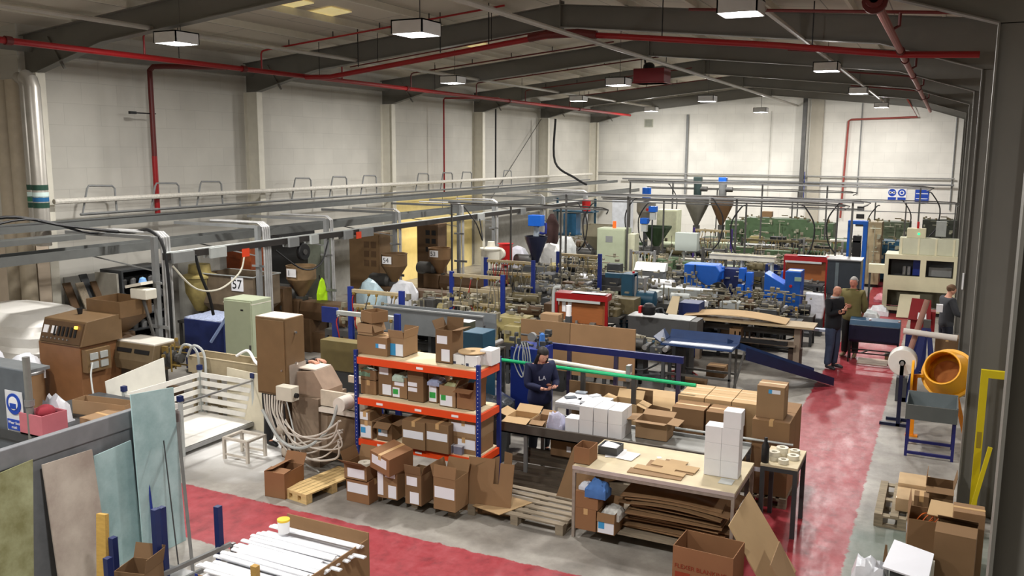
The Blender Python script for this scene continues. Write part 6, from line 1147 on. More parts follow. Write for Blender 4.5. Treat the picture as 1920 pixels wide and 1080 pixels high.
t.p('screen', M((150, 180, 160), .3, noise=0), B(.72, -.03, z1-.2, .88, -.02, z1-.1), parent=bd); t.p('stop_button', RED, MB().l([(.035, -.06), (.035, -.02)], c=(.64, 0, z1-.33), n=12, axis='y'), parent=bd); t.p('top_plate', CREAM, B(.55, .05, z1+.03, .85, .3, z1+.045))
for x in (.05, W_-.12): t.p('leg', DBLUE, B(x, .1, 0, x+.07, .5, .35))
t.p('yellow_post', YELLOW, B(.78, -.12, 0, .84, -.08, .75))
one('sack', 'white sack standing right of the bright blue louvred machine', 'sack', FILM, MB().x([(-.2, 0), (.2, 0), (.24, .3), (.2, .62), (-.22, .64), (-.24, .3)], 'y', -.1, .12), loc=(ep(1528, 560, 22.4).x, 22.4, .42), bevel=.03)
one('sack_stand', 'low dark stand carrying the white sack', 'stand', DGREY, (lambda x: B(x-.2, 22.25, 0, x+.2, 22.55, .419))(ep(1528, 560, 22.4).x))
trough('long cream tray held at table height behind the blue machines', ep(1330, 480, 23.2).x, ep(1452, 486, 23.2).x, 23.2, 23.5, ep(1400, 489, 23.2).z, ep(1400, 480, 23.2).z, M((210, 206, 190), .5), LGREY, name='tray_table')
t = T('white_cover', 'white sheet metal cover left of the bright blue hood', 'machine', (ep(1190, 500, 22.6).x, 22.6, 0)); t.p('cover', M((230, 230, 224), .4), MB().x([(-.05, 1.3), (.25, 1.3), (.25, 1.5), (.1, 1.5)], 'x', 0, .85)); t.p('frame', GREY, B(0, 0, 0, .8, .3, 1.3))
trough('grey flat trough right of the teal press', -6.3, -4.9, 20.9, 21.3, .95, 1.12, LGREY, DGREY, lid=M((196, 198, 196), .4), seed=5)
box_at('pallet_box', 'dark navy crate with a pale slip behind the long dark tank', 'crate', DBLUE, 1273, 567, 1310, 590, 18.6, .5, zb=.02)
lean('beige board leaning on the dark navy crate', (ep(1248, 575, 18.4).x, 18.35, .9), (ep(1270, 575, 18.4).x, 18.35, .9), (ep(1272, 575, 18.4).x, 18.5, 1.35), (ep(1258, 575, 18.4).x, 18.5, 1.35), .02, BOARD, 'board', 'board')
one('board_stand', 'low frame carrying the beige board', 'stand', DGREY, (lambda c: B(c.x-.1, 18.3, 0, c.x+.35, 18.5, .899))(ep(1248, 575, 18.4)))
# right-hand rear machines
p = ep(1590, 420, 28); q_ = ep(1627, 420, 28); t = T('blue_portal', 'bright blue portal frame with a dark press inside, far back right', 'machine', (p.x, 28, 0)); W_ = q_.x-p.x; z1 = p.z
t.p('left_upright', BLUE, B(0, 0, 0, .12, .3, z1)); t.p('right_upright', BLUE, B(W_-.12, 0, 0, W_, .3, z1)); t.p('crossbeam', BLUE, B(.0, 0, z1, W_, .3, z1+.1)); t.p('press', BLACK, B(.16, .05, .9, W_-.16, .25, z1-.35)); t.p('shelf_plate', CREAM, B(-.5, .05, z1-.55, W_-.12, .3, z1-.5))
for lb, m_, u0, v0, u1, v1, y in [('long dark green machine on the skyline, centre', GREEN, 1396, 408, 1512, 440, 33.5), ('lower dark green machine right of the long one', GREEN, 1513, 418, 1562, 440, 33.5), ('dark green low box left of the brown crate on the skyline', GREEN, 1360, 413, 1396, 438, 33.8), ('green machine with a grey band before the end wall', M((88, 98, 76), .55, noise=.1), 1640, 415, 1706, 445, 35.0), ('dark machine under the black roof strip at the right end', M((56, 60, 50), .6), 1730, 412, 1792, 440, 36.0), ('olive cabinet between the blue portal and green machine', TAN, 1625, 416, 1652, 452, 31.5), ('deep blue machine right of the blue portal', TEAL, 1632, 450, 1690, 475, 33.0)]:
    box_at('back_machine', lb, 'machine', m_, u0, v0, u1, v1, y, .8, zb=.1, extra=lambda t, a, b_, z0, z1: (t.p('fittings', M((150, 150, 130), .45, .2), fittings(-a, a, -b_-.3, -b_-.02, .8, z1, int(24*a)+8, 3, .016)), t.p('top_studs', DOL, fittings(-a, a-.1, -b_, b_, z1, z1+.1, int(12*a)+4, 4, .02)), t.p('plinth', BLACK, B(-a+.05, -b_+.05, 0, a-.05, b_-.05, .1))))
p = ep(1427, 397, 33.4); carton('small brown box on the skyline green machine', p.x, 33.6, p.z-.2, .36, .3, .2, 0, None, k=1)
# cream drum, red extinguisher-like hopper by the far post
t = T('mixing_drum', 'cream cylindrical mixing drum with a lid near the fourth column', 'machine', (ep(918, 470, 22.5).x, 22.6, 0)); t.p('drum', CREAM, MB().l([(.3, .0), (.3, 1.62), (.001, 1.62)], n=22), smooth=True); t.p('lid', CREAM, MB().l([(.34, 1.62), (.34, 1.66), (.12, 1.7), (.1, 1.85), (.001, 1.86)], n=22), smooth=True)
t = T('blower', 'red blower with a cream round nozzle beside the cream drum', 'machine', (ep(945, 470, 22.8).x, 22.9, 0)); t.p('housing', RED, MB().l([(.17, 1.15), (.2, 1.3), (.2, 1.75), (.24, 1.78), (.001, 1.8)], n=18), smooth=True); t.p('nozzle', CREAM, MB().l([(.07, -.35), (.16, -.35), (.16, -.2), (.07, -.2)], c=(-.05, 0, 1.5), n=18, axis='y'), smooth=True); t.p('stand', DGREY, B(-.06, -.06, 0, .06, .06, 1.16))
for i, (u, v, y, c_, ds) in enumerate([(697, 530, 17.0, (190, 215, 225), 'pale blue plastic bag standing left of the number 54 hopper'), (755, 525, 17.4, (220, 222, 228), 'white crumpled bag right of the number 54 hopper'), (1035, 455, 24.0, (215, 214, 210), 'white bulk bag right of the navy hopper'), (972, 465, 24.4, (205, 205, 215), 'pale bulk bag left of the navy hopper'), (1060, 445, 26.5, (222, 226, 226), 'white bag in front of the far olive hopper')]):
    p = ep(u, v, y); h = p.z*.0+.55; t = T('bulk_bag', ds, 'bag', (p.x, y, 0)); t.p('bag', M(c_, .4, noise=.1, scale=8, bump=.5), lump(-.3, -.22, .3, .22, max(.9, p.z-.3), .3, 5, i), smooth=True); t.p('stand', DGREY, B(-.25, -.18, 0, .25, .18, max(.9, p.z-.3)-.4))
one('hi_vis_vest', 'fluorescent yellow-green vest hanging on the third drop post', 'clothing', M((180, 230, 20), .7, noise=.15, emit=.05), lump(-.05, -.12, .05, .12, .0, .03, 4), loc=(-12.52, 15.62, 1.35)).scale = (1, 1, 1)
bpy.data.objects['hi_vis_vest'].data.vertices.foreach_set('co', [c for v in bpy.data.objects['hi_vis_vest'].data.vertices for c in (v.co.x*.8, v.co.y*(1.2), v.co.z*9-.1)])
t = T('brown_coat', 'dark brown coat hanging by the far post near the white bags', 'clothing', (ep(1035, 425, 25).x, 25.0, 0)); t.p('coat', M((60, 40, 38), .9, noise=.2), MB().l([(.12, 1.5), (.2, 1.7), (.22, 2.2), (.12, 2.45), (.05, 2.55)], n=12), smooth=True); t.p('hook_post', DSTEEL, B(-.03, .22, 0, .03, .28, 2.6))
cabinet('far whiteboard-like pale cabinet on the skyline, left of twin hoppers', ep(1148, 375, 34).x, 34.0, ep(1180, 400, 34).x, 34.5, .05, ep(1148, 375, 34).z, M((196, 200, 206), .5))
t = T('chemical_rack', 'teal shelved frame with red drums far back left', 'rack', (ep(1085, 400, 30).x, 30, 0)); z1 = ep(1085, 372, 30).z
for x in (-.9, .6): t.p('upright', TEAL, B(x, 0, 0, x+.07, .07, z1))
t.p('shelf', TEAL, B(-.9, -.3, z1-.5, .67, .3, z1-.45)); t.p('lower_shelf', TEAL, B(-.9, -.3, 1.4, .67, .3, 1.45)); t.p('blue_unit', M((30, 90, 130), .5), B(-.5, -.25, 1.45, .0, .2, z1-.55)); t.p('red_drum', RED, MB().l([(.16, 0), (.16, .4), (.001, .4)], c=(.3, 0, z1-.45), n=14), smooth=True)
# ------------------------------------------------------------------ right-hand side
def M0(*a): return MB().b(*a)
Y0 = 26.5
p = PY(1660, 476, Y0); xr = .36; t = T('moulding_machine', 'large cream guarded machine with windows at the far end of the aisle', 'machine', (p.x, Y0, 0)); W_ = xr-p.x; z1 = p.z; BG = M((214, 208, 176), .5, noise=.04)
zA = PY(1669, 485, Y0).z; zB = PY(1669, 516, Y0).z; zC = PY(1669, 543, Y0).z
t.p('top_band', BG, M0(0, 0, zA, W_, .08, z1)); t.p('middle_band', BG, M0(0, 0, zC, W_, .08, zB)); t.p('lower_frame', BG, MB().b(0, 0, .1, .12, .08, zC).b(W_-.12, 0, .1, W_, .08, zC).b(.12, 0, .1, W_-.12, .08, .2)); t.p('back_shell', M((120, 116, 96), .6), M0(0, .9, .1, W_, 1.0, z1)); t.p('side_wall', BG, M0(0, .08, .1, .05, .9, z1)); t.p('roof', BG, M0(.05, .08, z1-.04, W_, .9, z1))
for xa, xb in ((0, .1), (W_*.5, W_*.58), (W_-.08, W_)): t.p('mullion', BG, M0(xa, 0, zB, xb, .08, zA))
t.p('inner_plungers', CHROME, MB().c((.5, .3, zB), (.5, .3, zB+.25), .05, n=10).c((.62, .3, zB), (.62, .3, zB+.25), .05, n=10)); t.p('inner_blue', RBLUE, M0(.72, .3, zB, .92, .5, zA)); t.p('inner_grey', GREY, M0(W_*.62, .3, zB, W_-.12, .6, zB+.25)); t.p('inner_dark', DGREY, M0(.15, .5, zB-.2, W_-.1, .85, zA-.03))
t.p('plinth', BLACK, M0(.05, .05, 0, W_-.05, .85, .1))
hz = PY(1690, 447, Y0).z; t.p('upper_hood', M((196, 196, 172), .45, noise=.04), MB().x([(.2, z1), (.28, hz), (.7, hz), (.75, z1)], 'x', .33, W_), bevel=.01)
for k in range(4): t.p('hood_mullion', BG, MB().slab([(.36+k*.44, .19, z1), (.41+k*.44, .19, z1), (.41+k*.44, .27, hz), (.36+k*.44, .27, hz)], -.012))
cz = PY(1702, 428, Y0+.3).z; t.p('control_head', BG, M0(.5, .3, hz, .98, .6, cz), bevel=.01); t.p('green_lamp', M((30, 220, 120), .4, noise=0, emit=3), M0(.78, .285, cz-.17, .83, .3, cz-.12)); t.p('red_flag', RED, M0(.74, .4, cz, .8, .5, cz+.18)); t.p('grey_cabinet', M((160, 164, 160), .5), M0(1.22, .5, hz+.05, 1.48, .75, cz+.2)); t.p('cabinet_post', DGREY, M0(1.33, .6, hz-.05, 1.37, .64, hz+.05))
t.p('side_box', BG, M0(-.42, .1, PY(1630, 512, Y0).z, 0, .4, PY(1630, 496, Y0).z)); t.p('side_box_leg', DGREY, M0(-.4, .15, 0, -.35, .2, PY(1630, 512, Y0).z))
a = PY(1687, 553, 26.0); b2 = PY(1722, 587, 26.0)
lean('cream flap plate propped in front of the large cream machine', (a.x-.05, 25.85, .02), (b2.x, 25.9, .02), (b2.x, 26.2, a.z), (a.x, 26.15, a.z), .02, BG, 'panel', 'panel')
# clutter at the foot of the cream machine
for i, (u, v, c_, ds) in enumerate([(1560, 560, (230, 232, 236), 'white'), (1648, 590, (226, 228, 232), 'white and blue printed'), (1655, 566, (220, 150, 160), 'pinkish'), (1630, 600, (200, 206, 206), 'flattened clear')]):
    if i == 0: continue
    p = PZ(u, v, 0); one('plastic_bag', ds+' plastic bag on the floor near the cream machine', 'bag', M(c_, .35, noise=.12, scale=10, bump=.5), lump(-.25, -.2, .25, .2, .08, .16, 7, i), loc=(p.x, p.y, .0), smooth=True)
# navy tank on the aisle
t = T('tank_trolley', 'navy half-round tank on thin legs standing across the red aisle', 'tank', (-1.2, 20.0, 0)); nv = M((16, 24, 52), .4, noise=.08)
t.p('body', nv, MB().x([(-.22, .82), (-.22, .5), (-.16, .44), (.18, .44), (.25, .6), (.25, .86)], 'x', -.5, .5), bevel=.01); t.p('lid', M((44, 72, 96), .35, noise=.1), MB().x([(-.22, .82), (-.12, .92), (.12, .95), (.25, .86), (.25, .83), (-.2, .8)], 'x', -.5, .5), bevel=.01)
for x in (-.12, .45): t.p('clip', CHROME, MB().b(x, -.1, .915, x+.04, .02, .95))
for sx in (-.5, .46):
    for sy in (-.18, .2): t.p('leg', BLACK, M0(sx, sy-.015, 0, sx+.03, sy+.015, .46))
t.p('stretcher', BLACK, M0(-.5, -.19, .2, .5, -.17, .225)); t.p('stretcher', BLACK, M0(-.5, .18, .2, .5, .2, .225)); t.p('cross_bar', BLACK, MB().bar((-.25, -.18, .21), (-.1, .19, .21), .02)); t.p('cross_bar', BLACK, MB().bar((.2, -.18, .21), (.35, .19, .21), .02))
one('flat_carton', 'pale trampled cardboard on the floor under the navy tank', 'cardboard', M((196, 176, 160), .7, noise=.15), M0(-1.5, 19.7, .002, -.9, 20.3, .015)); carton('small brown carton under the right of the navy tank', -.98, 20.3, 0.016, .22, .2, .14, 0, None, k=3)
# blue tipping table and chute
t = T('tipping_table', 'dark blue tipping table with a white strip and long chute to the floor', 'table', (0, 0, 0)); cb = M((38, 58, 96), .35, noise=.14)
A = PZ(1255, 632, .9); Bp = PZ(1378, 652, .9); zt = .9; x0, x1 = A.x, Bp.x; y0 = A.y-.55; y1 = A.y+.15
y0 = 15.75; y1 = 16.35
t.p('table_top', cb, M0(x0, y0, zt-.04, x1, y1, zt)); t.p('rear_lip', cb, MB().x([(y1, zt), (y1+.12, zt+.14), (y1+.14, zt+.13), (y1+.02, zt-.02)], 'x', x0, x1)); t.p('left_lip', cb, MB().slab([(x0, y0, zt), (x0, y1, zt), (x0-.15, y1+.12, zt+.13), (x0-.15, y0, zt+.1)], .015)); t.p('white_strip', M((214, 222, 232), .35, noise=.03), M0(x0+.15, y0+.05, zt, x1-.02, y0+.22, zt+.012))
for sx in (x0+.02, x1-.06):
    for sy in (y0+.02, y1-.06): t.p('leg', DSTEEL, M0(sx, sy, 0, sx+.04, sy+.04, zt-.04))
t.p('lower_frame', DSTEEL, MB().b(x0, y0+.02, .3, x1, y0+.05, .34).b(x0, y1-.05, .3, x1, y1-.02, .34)); t.p('jack', BLACK, MB().b(x0+.25, y0+.15, .0, x0+.4, y0+.35, .86)); 
e0 = (x1+.0, 16.1, .86); e1 = (PZ(1545, 706, .1).x, PZ(1545, 706, .1).y-.1, .1)
d0, d1 = Vector(e0), Vector(e1); ax = (d1-d0).normalized(); sd = Vector((-ax.y, ax.x, 0)).normalized()*.28; upv = Vector((0, 0, .13))
t.p('chute_bed', cb, MB().slab([d0-sd, d1-sd, d1+sd, d0+sd], .015)); t.p('chute_side', M((22, 34, 66), .35, noise=.15), MB().slab([d0-sd-upv*1.2, d1-sd-upv*.7, d1-sd+upv*.5, d0-sd+upv*.6], .012)); t.p('chute_side', cb, MB().slab([d0+sd, d1+sd, d1+sd+upv, d0+sd+upv], .012)); t.p('chute_leg', DSTEEL, MB().bar(d0-sd*.9, (d0.x, d0.y-.25, 0), .04)); t.p('label_patch', LGREY, MB().slab([d0+ax*.45-sd*.1+Vector((0, 0, .018)), d0+ax*.6-sd*.1+Vector((0, 0, .018)), d0+ax*.6+sd*.3+Vector((0, 0, .018)), d0+ax*.45+sd*.3+Vector((0, 0, .018))], .002))
t = T('hose_coil', 'coil of red hose on the floor under the blue tipping table', 'hose', (PZ(1278, 705, 0).x, PZ(1278, 705, 0).y, 0)); q = MB()
t.p('coil', M((150, 44, 44), .5), MB().t([((.32-.0006*k)*math.cos(R(k*12)), (.3-.0006*k)*math.sin(R(k*12)), .02+.0004*k) for k in range(90)], .014, 6), smooth=True)
carton('pale flat carton on the floor right of the red hose coil', -4.4, 16.3, 0, .5, .35, .1, 10, None, k=2); carton('brown carton beneath the blue tipping table', -4.1, 17.1, 0, .36, .35, .22, 0, None, k=3)
# long cardboard table with machine under
t = T('long_table', 'long grey-brown table behind the chute carrying long cardboard', 'table', (-3.1, 18.6, 0)); tb = M((140, 124, 108), .5, noise=.12)
p = PY(1290, 612, 18.4); p2 = PY(1527, 612, 18.4); a = p.x+3.1; b2 = p2.x+3.1; zt = .95
t.p('top', M((170, 150, 118), .6, noise=.1), M0(a, -.3, zt-.04, b2, .35, zt)); t.p('mid_shelf', tb, M0(a+.1, -.25, .5, b2-.35, .3, .53)); t.p('column_leg', tb, M0(b2-.4, -.1, 0, b2-.28, .1, zt-.04)); t.p('foot', BLACK, M0(b2-.6, -.03, 0, b2-.08, .03, .05)); t.p('leg', tb, M0(a+.15, -.1, 0, a+.25, .1, zt-.04)); t.p('black_rail', BLACK, M0(a+.9, -.3, .53, b2-.5, -.2, .6)); t.p('pegs', BLACK, MB().b(a+1.0, -.2, .6, a+1.03, -.15, .72).b(a+1.1, -.2, .6, a+1.13, -.15, .72).b(a+1.2, -.2, .6, a+1.23, -.15, .72).b(a+1.3, -.2, .6, a+1.33, -.15, .72))
q = MB(); n = 12; xs = [a-.1+(b2-.45-a)*k/n for k in range(n+1)]; zs = [.96+.09*math.sin(math.pi*k/n) for k in range(n+1)]
for k in range(n): q.add([(xs[k], -.25, zs[k]), (xs[k+1], -.25, zs[k+1]), (xs[k+1], .3, zs[k+1]+.03), (xs[k], .3, zs[k]+.03), (xs[k], -.25, zs[k]+.012), (xs[k+1], -.25, zs[k+1]+.012), (xs[k+1], .3, zs[k+1]+.042), (xs[k], .3, zs[k]+.042)], [(0, 3, 2, 1), (4, 5, 6, 7), (0, 1, 5, 4), (1, 2, 6, 5), (2, 3, 7, 6), (3, 0, 4, 7)])
one('flat_carton', 'long bowed sheet of cardboard lying on the long grey-brown table', 'cardboard', card(5), q, loc=(-3.1, 18.6, 0.0))
carton('small brown carton on the shelf under the long cardboard', -3.95, 18.4, .531, .24, .25, .24, 0, {}, k=1); one('plastic_strips', 'bundle of white and blue strips behind the long cardboard', 'strip', M((190, 200, 220), .4, noise=.1), M0(-3.3, 19.1, .74, -1.9, 19.25, .79)); one('drawer_stack', 'brown drawer unit under the long table', 'cabinet', M((70, 54, 44), .6), M0(-2.75, 18.55, 0, -2.5, 18.8, .42))
# grey tray on blue legs
t = T('drip_tray', 'grey steel tray on a blue frame beside the column', 'tray', (0, 0, 0)); gtm = M((104, 112, 114), .4, noise=.06)
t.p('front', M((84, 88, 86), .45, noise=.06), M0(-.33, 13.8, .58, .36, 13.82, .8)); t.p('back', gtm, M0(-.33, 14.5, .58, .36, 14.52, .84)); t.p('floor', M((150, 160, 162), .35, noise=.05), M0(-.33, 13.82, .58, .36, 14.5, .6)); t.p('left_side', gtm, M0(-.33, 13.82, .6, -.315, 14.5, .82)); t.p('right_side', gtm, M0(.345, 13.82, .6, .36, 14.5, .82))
bl = M((30, 32, 96), .45, noise=.06)
for x in (-.31, .31):
    for y in (13.84, 14.44): t.p('leg', bl, M0(x, y, 0, x+.04, y+.04, .58))
t.p('floor_rail', bl, M0(-.27, 13.84, .04, .31, 13.88, .08)); t.p('rear_rail', bl, M0(-.27, 14.44, .04, .31, 14.48, .08))
# spool stand
t = T('spool_stand', 'white film reel on a navy stand left of the grey tray', 'stand', (-.47, 15.35, 0)); t.p('post', nv, M0(-.03, -.03, 0, .03, .03, 1.1)); t.p('foot', nv, M0(-.28, -.03, 0, .2, .03, .05)); t.p('rear_foot', nv, M0(-.2, .3, .0, .15, .35, .05)); t.p('foot_link', nv, M0(-.03, .03, .0, .03, .3, .05))
t.p('axle', STEEL, MB().l([(.03, -.12), (.03, .3)], c=(0, 0, 1.08), n=12, axis='y')); o = t.p('reel', M((214, 212, 206), .35, noise=.04), MB().l([(.05, -.08), (.21, -.08), (.22, -.06), (.22, .22), (.21, .24), (.05, .24), (.05, -.08)], c=(0, .05, 1.08), n=28, axis='y'), smooth=True)
# blue A-frame with roller
t = T('a_frame_unwinder', 'navy A-frame carrying a long white roller near the red console', 'machine', (-.17, 17.2, 0)); br = M((22, 34, 88), .45, noise=.12)
t.p('a_leg', br, MB().slab([(-.3, -.2, 0), (-.12, -.2, 0), (.0, 0, 1.35), (-.08, 0, 1.35)], .05)); t.p('a_leg', br, MB().slab([(.15, -.2, 0), (.3, -.2, 0), (.07, 0, 1.35), (.0, 0, 1.35)], .05)); t.p('base', br, M0(-.36, -.25, 0, .36, -.15, .08)); t.p('rear_base', br, M0(-.36, .2, 0, .36, .3, .08)); t.p('crossbar', br, M0(-.16, -.12, .5, .16, -.08, .56)); t.p('head', DSTEEL, M0(-.06, -.04, 1.33, .06, .05, 1.5))
t.p('white_roller', M((214, 208, 200), .4, noise=.05), MB().c((-.38, -.05, 1.27), (.5, -.05, 1.22), .055, n=14), smooth=True)
one('cardboard_tube', 'long pinkish cardboard tube leaning on the navy A-frame', 'tube', M((150, 110, 96), .7, noise=.08), MB().c((-.52, 17.05, .45), (-.2, 17.45, 1.82), .05, n=12), smooth=True)
one('tube_block', 'dark block under the leaning cardboard tube', 'block', DGREY, M0(-.6, 16.95, 0, -.42, 17.15, .44))
t = T('red_console', 'dark red sloping control console on a navy pedestal', 'console', (-.35, 19.3, 0)); rc = M((130, 20, 26), .45, noise=.06)
t.p('panel', rc, MB().slab([(-.2, -.05, 1.12), (.22, -.05, 1.1), (.2, .2, 1.5), (-.16, .2, 1.52)], .04)); t.p('body', rc, M0(-.15, .05, .8, .3, .35, 1.3)); t.p('pedestal', br, M0(-.22, .0, 0, .18, .4, .8)); t.p('marking', PAPER, MB().slab([(-.03, -.105, 1.16), (.14, -.105, 1.15), (.13, -.03, 1.27), (-.02, -.03, 1.28)], .003)); t.p('paper_note', PAPER, M0(.3, .1, 1.3, .42, .2, 1.45))
carton('tall brown carton beside the man in grey, under the roller', -.02, 18.0, 0, .4, .4, 1.05, 0, None, k=3)
# cement mixer
t = T('cement_mixer', 'bright yellow cement mixer half behind the right column', 'machine', (.22, 14.95, 0)); ym = M((236, 166, 16), .4, noise=.05)
ax_ = Matrix.Rotation(R(62), 3, 'X') @ Matrix.Rotation(R(0), 3, 'Y')
def rotmb(m_, mt, c): m_.v = [tuple(mt @ Vector(v)+Vector(c)) for v in m_.v]; return m_
mt = Matrix.Rotation(R(-32), 3, 'Y') @ Matrix.Rotation(R(58), 3, 'X')
t.p('drum', ym, rotmb(MB().l([(.001, -.34), (.2, -.32), (.33, -.12), (.36, .05), (.34, .15), (.25, .38), (.27, .4), (.25, .4), (.24, .38), (.32, .14), (.33, .0), (.2, -.28), (.001, -.3)], n=28), mt, (0, 0, 1.05)), smooth=True)
t.p('ring_gear', M((240, 176, 30), .4), rotmb(MB().l([(.355, .0), (.4, .0), (.4, .06), (.355, .06), (.355, .0)], n=32), mt, (0, 0, 1.05)), smooth=True); t.p('mouth_dust', M((190, 120, 60), .8), rotmb(MB().l([(.2, .1), (.001, .1)], n=20), mt, (0, 0, 1.05)))
wh = t.p('hand_wheel', ym, MB().l([(.22, -.015), (.25, -.015), (.25, .02), (.22, .02), (.22, -.015)], c=(-.52, -.05, .98), n=28, axis='x'), smooth=True)
for k in range(3): t.p('spoke', ym, MB().bar((-.52, -.05, .98), (-.52, -.05+.23*math.cos(R(k*120+90)), .98+.23*math.sin(R(k*120+90))), .03), parent=wh)
t.p('yoke', ym, MB().bar((-.5, -.05, .98), (-.3, 0, 1.0), .05)); t.p('stand_leg', M((232, 140, 20), .4), M0(-.5, -.08, .02, -.44, -.02, 1.0)); t.p('foot', M((232, 140, 20), .4), M0(-.56, -.1, 0, -.38, .0, .03)); t.p('rear_leg', M((232, 140, 20), .4), MB().bar((.3, .3, 0), (.1, .1, .8), .05))
# yellow frame and pole at column
t = T('yellow_barrier', 'yellow square tube barrier fixed in front of the right column', 'barrier', (0, 11.45, 0)); yl = M((206, 186, 20), .45, noise=.05)
t.p('upright', yl, M0(.5, -.03, 0, .58, .03, 1.95)); t.p('top_bar', yl, M0(.58, -.03, 1.86, 1.0, .03, 1.95)); t.p('label_mark', M((150, 130, 40), .5), M0(.515, -.032, 1.0, .565, -.03, 1.2))
one('yellow_pole', 'yellow wooden pole leaning beside the yellow barrier', 'pole', yl, MB().bar((.47, 11.2, 0), (.66, 11.35, 1.05), .045))
one('wall_switch', 'small white switch box on the second right column', 'switch', WHITE, M0(.34, 17.86, 2.0, .37, 17.9, 2.3))
t = T('pump', 'dark teal round pump just beyond the right column', 'machine', (1.0, 12.6, 0)); t.p('body', TEAL, MB().l([(.001, -.2), (.18, -.2), (.2, -.12), (.2, .2), (.001, .24)], c=(0, 0, .92), n=18, axis='y'), smooth=True); t.p('lower_drum', M((34, 44, 54), .5), MB().l([(.24, .2), (.26, .3), (.24, .72), (.001, .72)], n=20), smooth=True); t.p('pedestal', BLACK, M0(-.1, -.1, 0, .1, .1, .2)); t.p('tap', STEEL, MB().b(-.02, -.2, 1.1, .02, .0, 1.3).b(-.15, -.2, 1.28, .12, -.15, 1.32))
t = T('storage_rack', 'dark metal rack of dies in the neighbouring bay at the right edge', 'rack', (2.3, 16.5, 0))
for x in (-.8, .8): t.p('upright', LGREY, M0(x-.03, -.3, 0, x+.03, -.24, 3.4)); t.p('upright', LGREY, M0(x-.03, .24, 0, x+.03, .3, 3.4))
for k in range(6): t.p('shelf', DSTEEL, M0(-.77, -.3, .4+k*.55, .77, .3, .44+k*.55)); t.p('stock', [DGREY, RBLUE, BLACK, GREY, TAN, BLACK][k], fittings(-.7, .6, -.25, .2, .44+k*.55, .8+k*.55, 24, k, .03))
# ---- bottom right cartons
pallet('dusty pallet with wrapped cartons right of the red aisle', -.52, 10.95, .62, 1.2, 0, M((150, 138, 116), .8, noise=.3, kind='wood'), n=4, along='d', h=.16)
glm = M((206, 178, 140), .2, noise=.06, spec=.7)
carton('glossy film wrapped carton on the dusty pallet, nearer', -.3, 11.15, .161, .36, .42, .16, 0, None, mat=glm); carton('glossy film wrapped carton on the dusty pallet, farther', -.3, 11.6, .161, .36, .42, .2, 0, None, mat=glm)
carton('brown carton standing on end at the front of the dusty pallet', -.1, 10.96, .161, .16, .18, .3, 0, None, k=1)
carton('open carton with raised side flaps behind the strapped carton', .02, 11.25, 0, .3, .33, .5, 0, {'l': -4, 'r': 10, 'f': 100}, k=1)
t = carton('large open carton with orange straps inside at the lower right', -.13, 10.3, 0, .42, .42, .42, 3, {'l': -6, 'f': -150}, [('l', .7, .3, .95, .55, STICK)], k=0)
for i in range(4): tube1('packing_strap', 'orange packing strap curled in the open carton at the lower right, %s' % ['left', 'second', 'third', 'right'][i], 'strap', M((226, 110, 40), .5), [(-.05+i*.06, 10.4, .38), (0+i*.06, 10.42, .45), (.06+i*.05, 10.5, .44), (.12+i*.04, 10.55, .36), (.05+i*.05, 10.6, .3)], .006, 4, 5)
one('flat_carton', 'pale cardboard sheet laid across the cartons at the lower right', 'cardboard', card(5), MB().slab([(.05, 10.38, .47), (.55, 10.32, .47), (.58, 10.56, .56), (.08, 10.62, .56)], .012))
carton('crumpled tall carton against the near column at the lower right', .13, 9.55, 0, .38, .4, .62, -4, {'f': -75, 'b': -60}, k=1)
carton('closed carton behind the crumpled one by the near column', .3, 10.02, 0, .3, .28, .7, 0, None, k=0)
t = T('white_board', 'white laminated board lying tilted at the bottom right', 'board', (-.2, 9.3, 0)); t.p('board', M((226, 228, 236), .4, noise=.02), MB().slab([(-.12, -.15, .3), (.3, -.3, .3), (.34, .12, .42), (-.04, .3, .42)], .02)); t.p('support', DGREY, M0(-.05, -.12, 0, .25, .15, .29))
one('plastic_bag', 'clear plastic bag with a blue spot at the bottom right edge', 'bag', FILM, lump(-.2, -.15, .15, .15, 0.1, .18, 8, 4), loc=(-.42, 9.35, 0), smooth=True)
one('card_strip', 'narrow brown card strip standing by the white board', 'cardboard', card(3), MB().slab([(-.35, 9.72, 0), (-.28, 9.72, 0), (-.31, 9.75, .3), (-.33, 9.75, .3)], .01))
one('card_strip', 'thin pale strip standing right of the white board', 'cardboard', CREAM, M0(.12, 9.32, 0, .15, 9.34, .4))
# ------------------------------------------------------------------ people
def skin_obj(name, chains, mat, parent, sub=2, root=None):
    """chains: list of lists of (x,y,z,rx,ry); first point of a later chain may be ('@',i,j) to branch off chain i vertex j"""
    vs = []; es = []; rad = []; idx = []
    for ch in chains:
        ids = []
        for p in ch:
            if p[0] == '@': ids.append(idx[p[1]][p[2]]); continue
            vs.append(p[:3]); rad.append((p[3], p[4] if len(p) > 4 else p[3])); ids.append(len(vs)-1)
        for a_, b__ in zip(ids[:-1], ids[1:]): es.append((a_, b__))
        idx.append(ids)
    me = bpy.data.meshes.new(name); me.from_pydata(vs, es, []); me.update(); me.materials.append(mat)
    o = bpy.data.objects.new(name, me); COL.objects.link(o); o.parent = parent
    m_ = o.modifiers.new('skin', 'SKIN'); m_.use_smooth_shade = True
    if not me.skin_vertices: raise RuntimeError('no skin layer')
    for i, d in enumerate(me.skin_vertices[0].data): d.radius = rad[i]; d.use_root = (i == 0)
    s_ = o.modifiers.new('sub', 'SUBSURF'); s_.levels = sub; s_.render_levels = sub
    dg = bpy.context.evaluated_depsgraph_get(); nm = bpy.data.meshes.new_from_object(o.evaluated_get(dg)); o.modifiers.clear(); o.data = nm; bpy.data.meshes.remove(me)
    nm.polygons.foreach_set('use_smooth', [True]*len(nm.polygons))
    return o
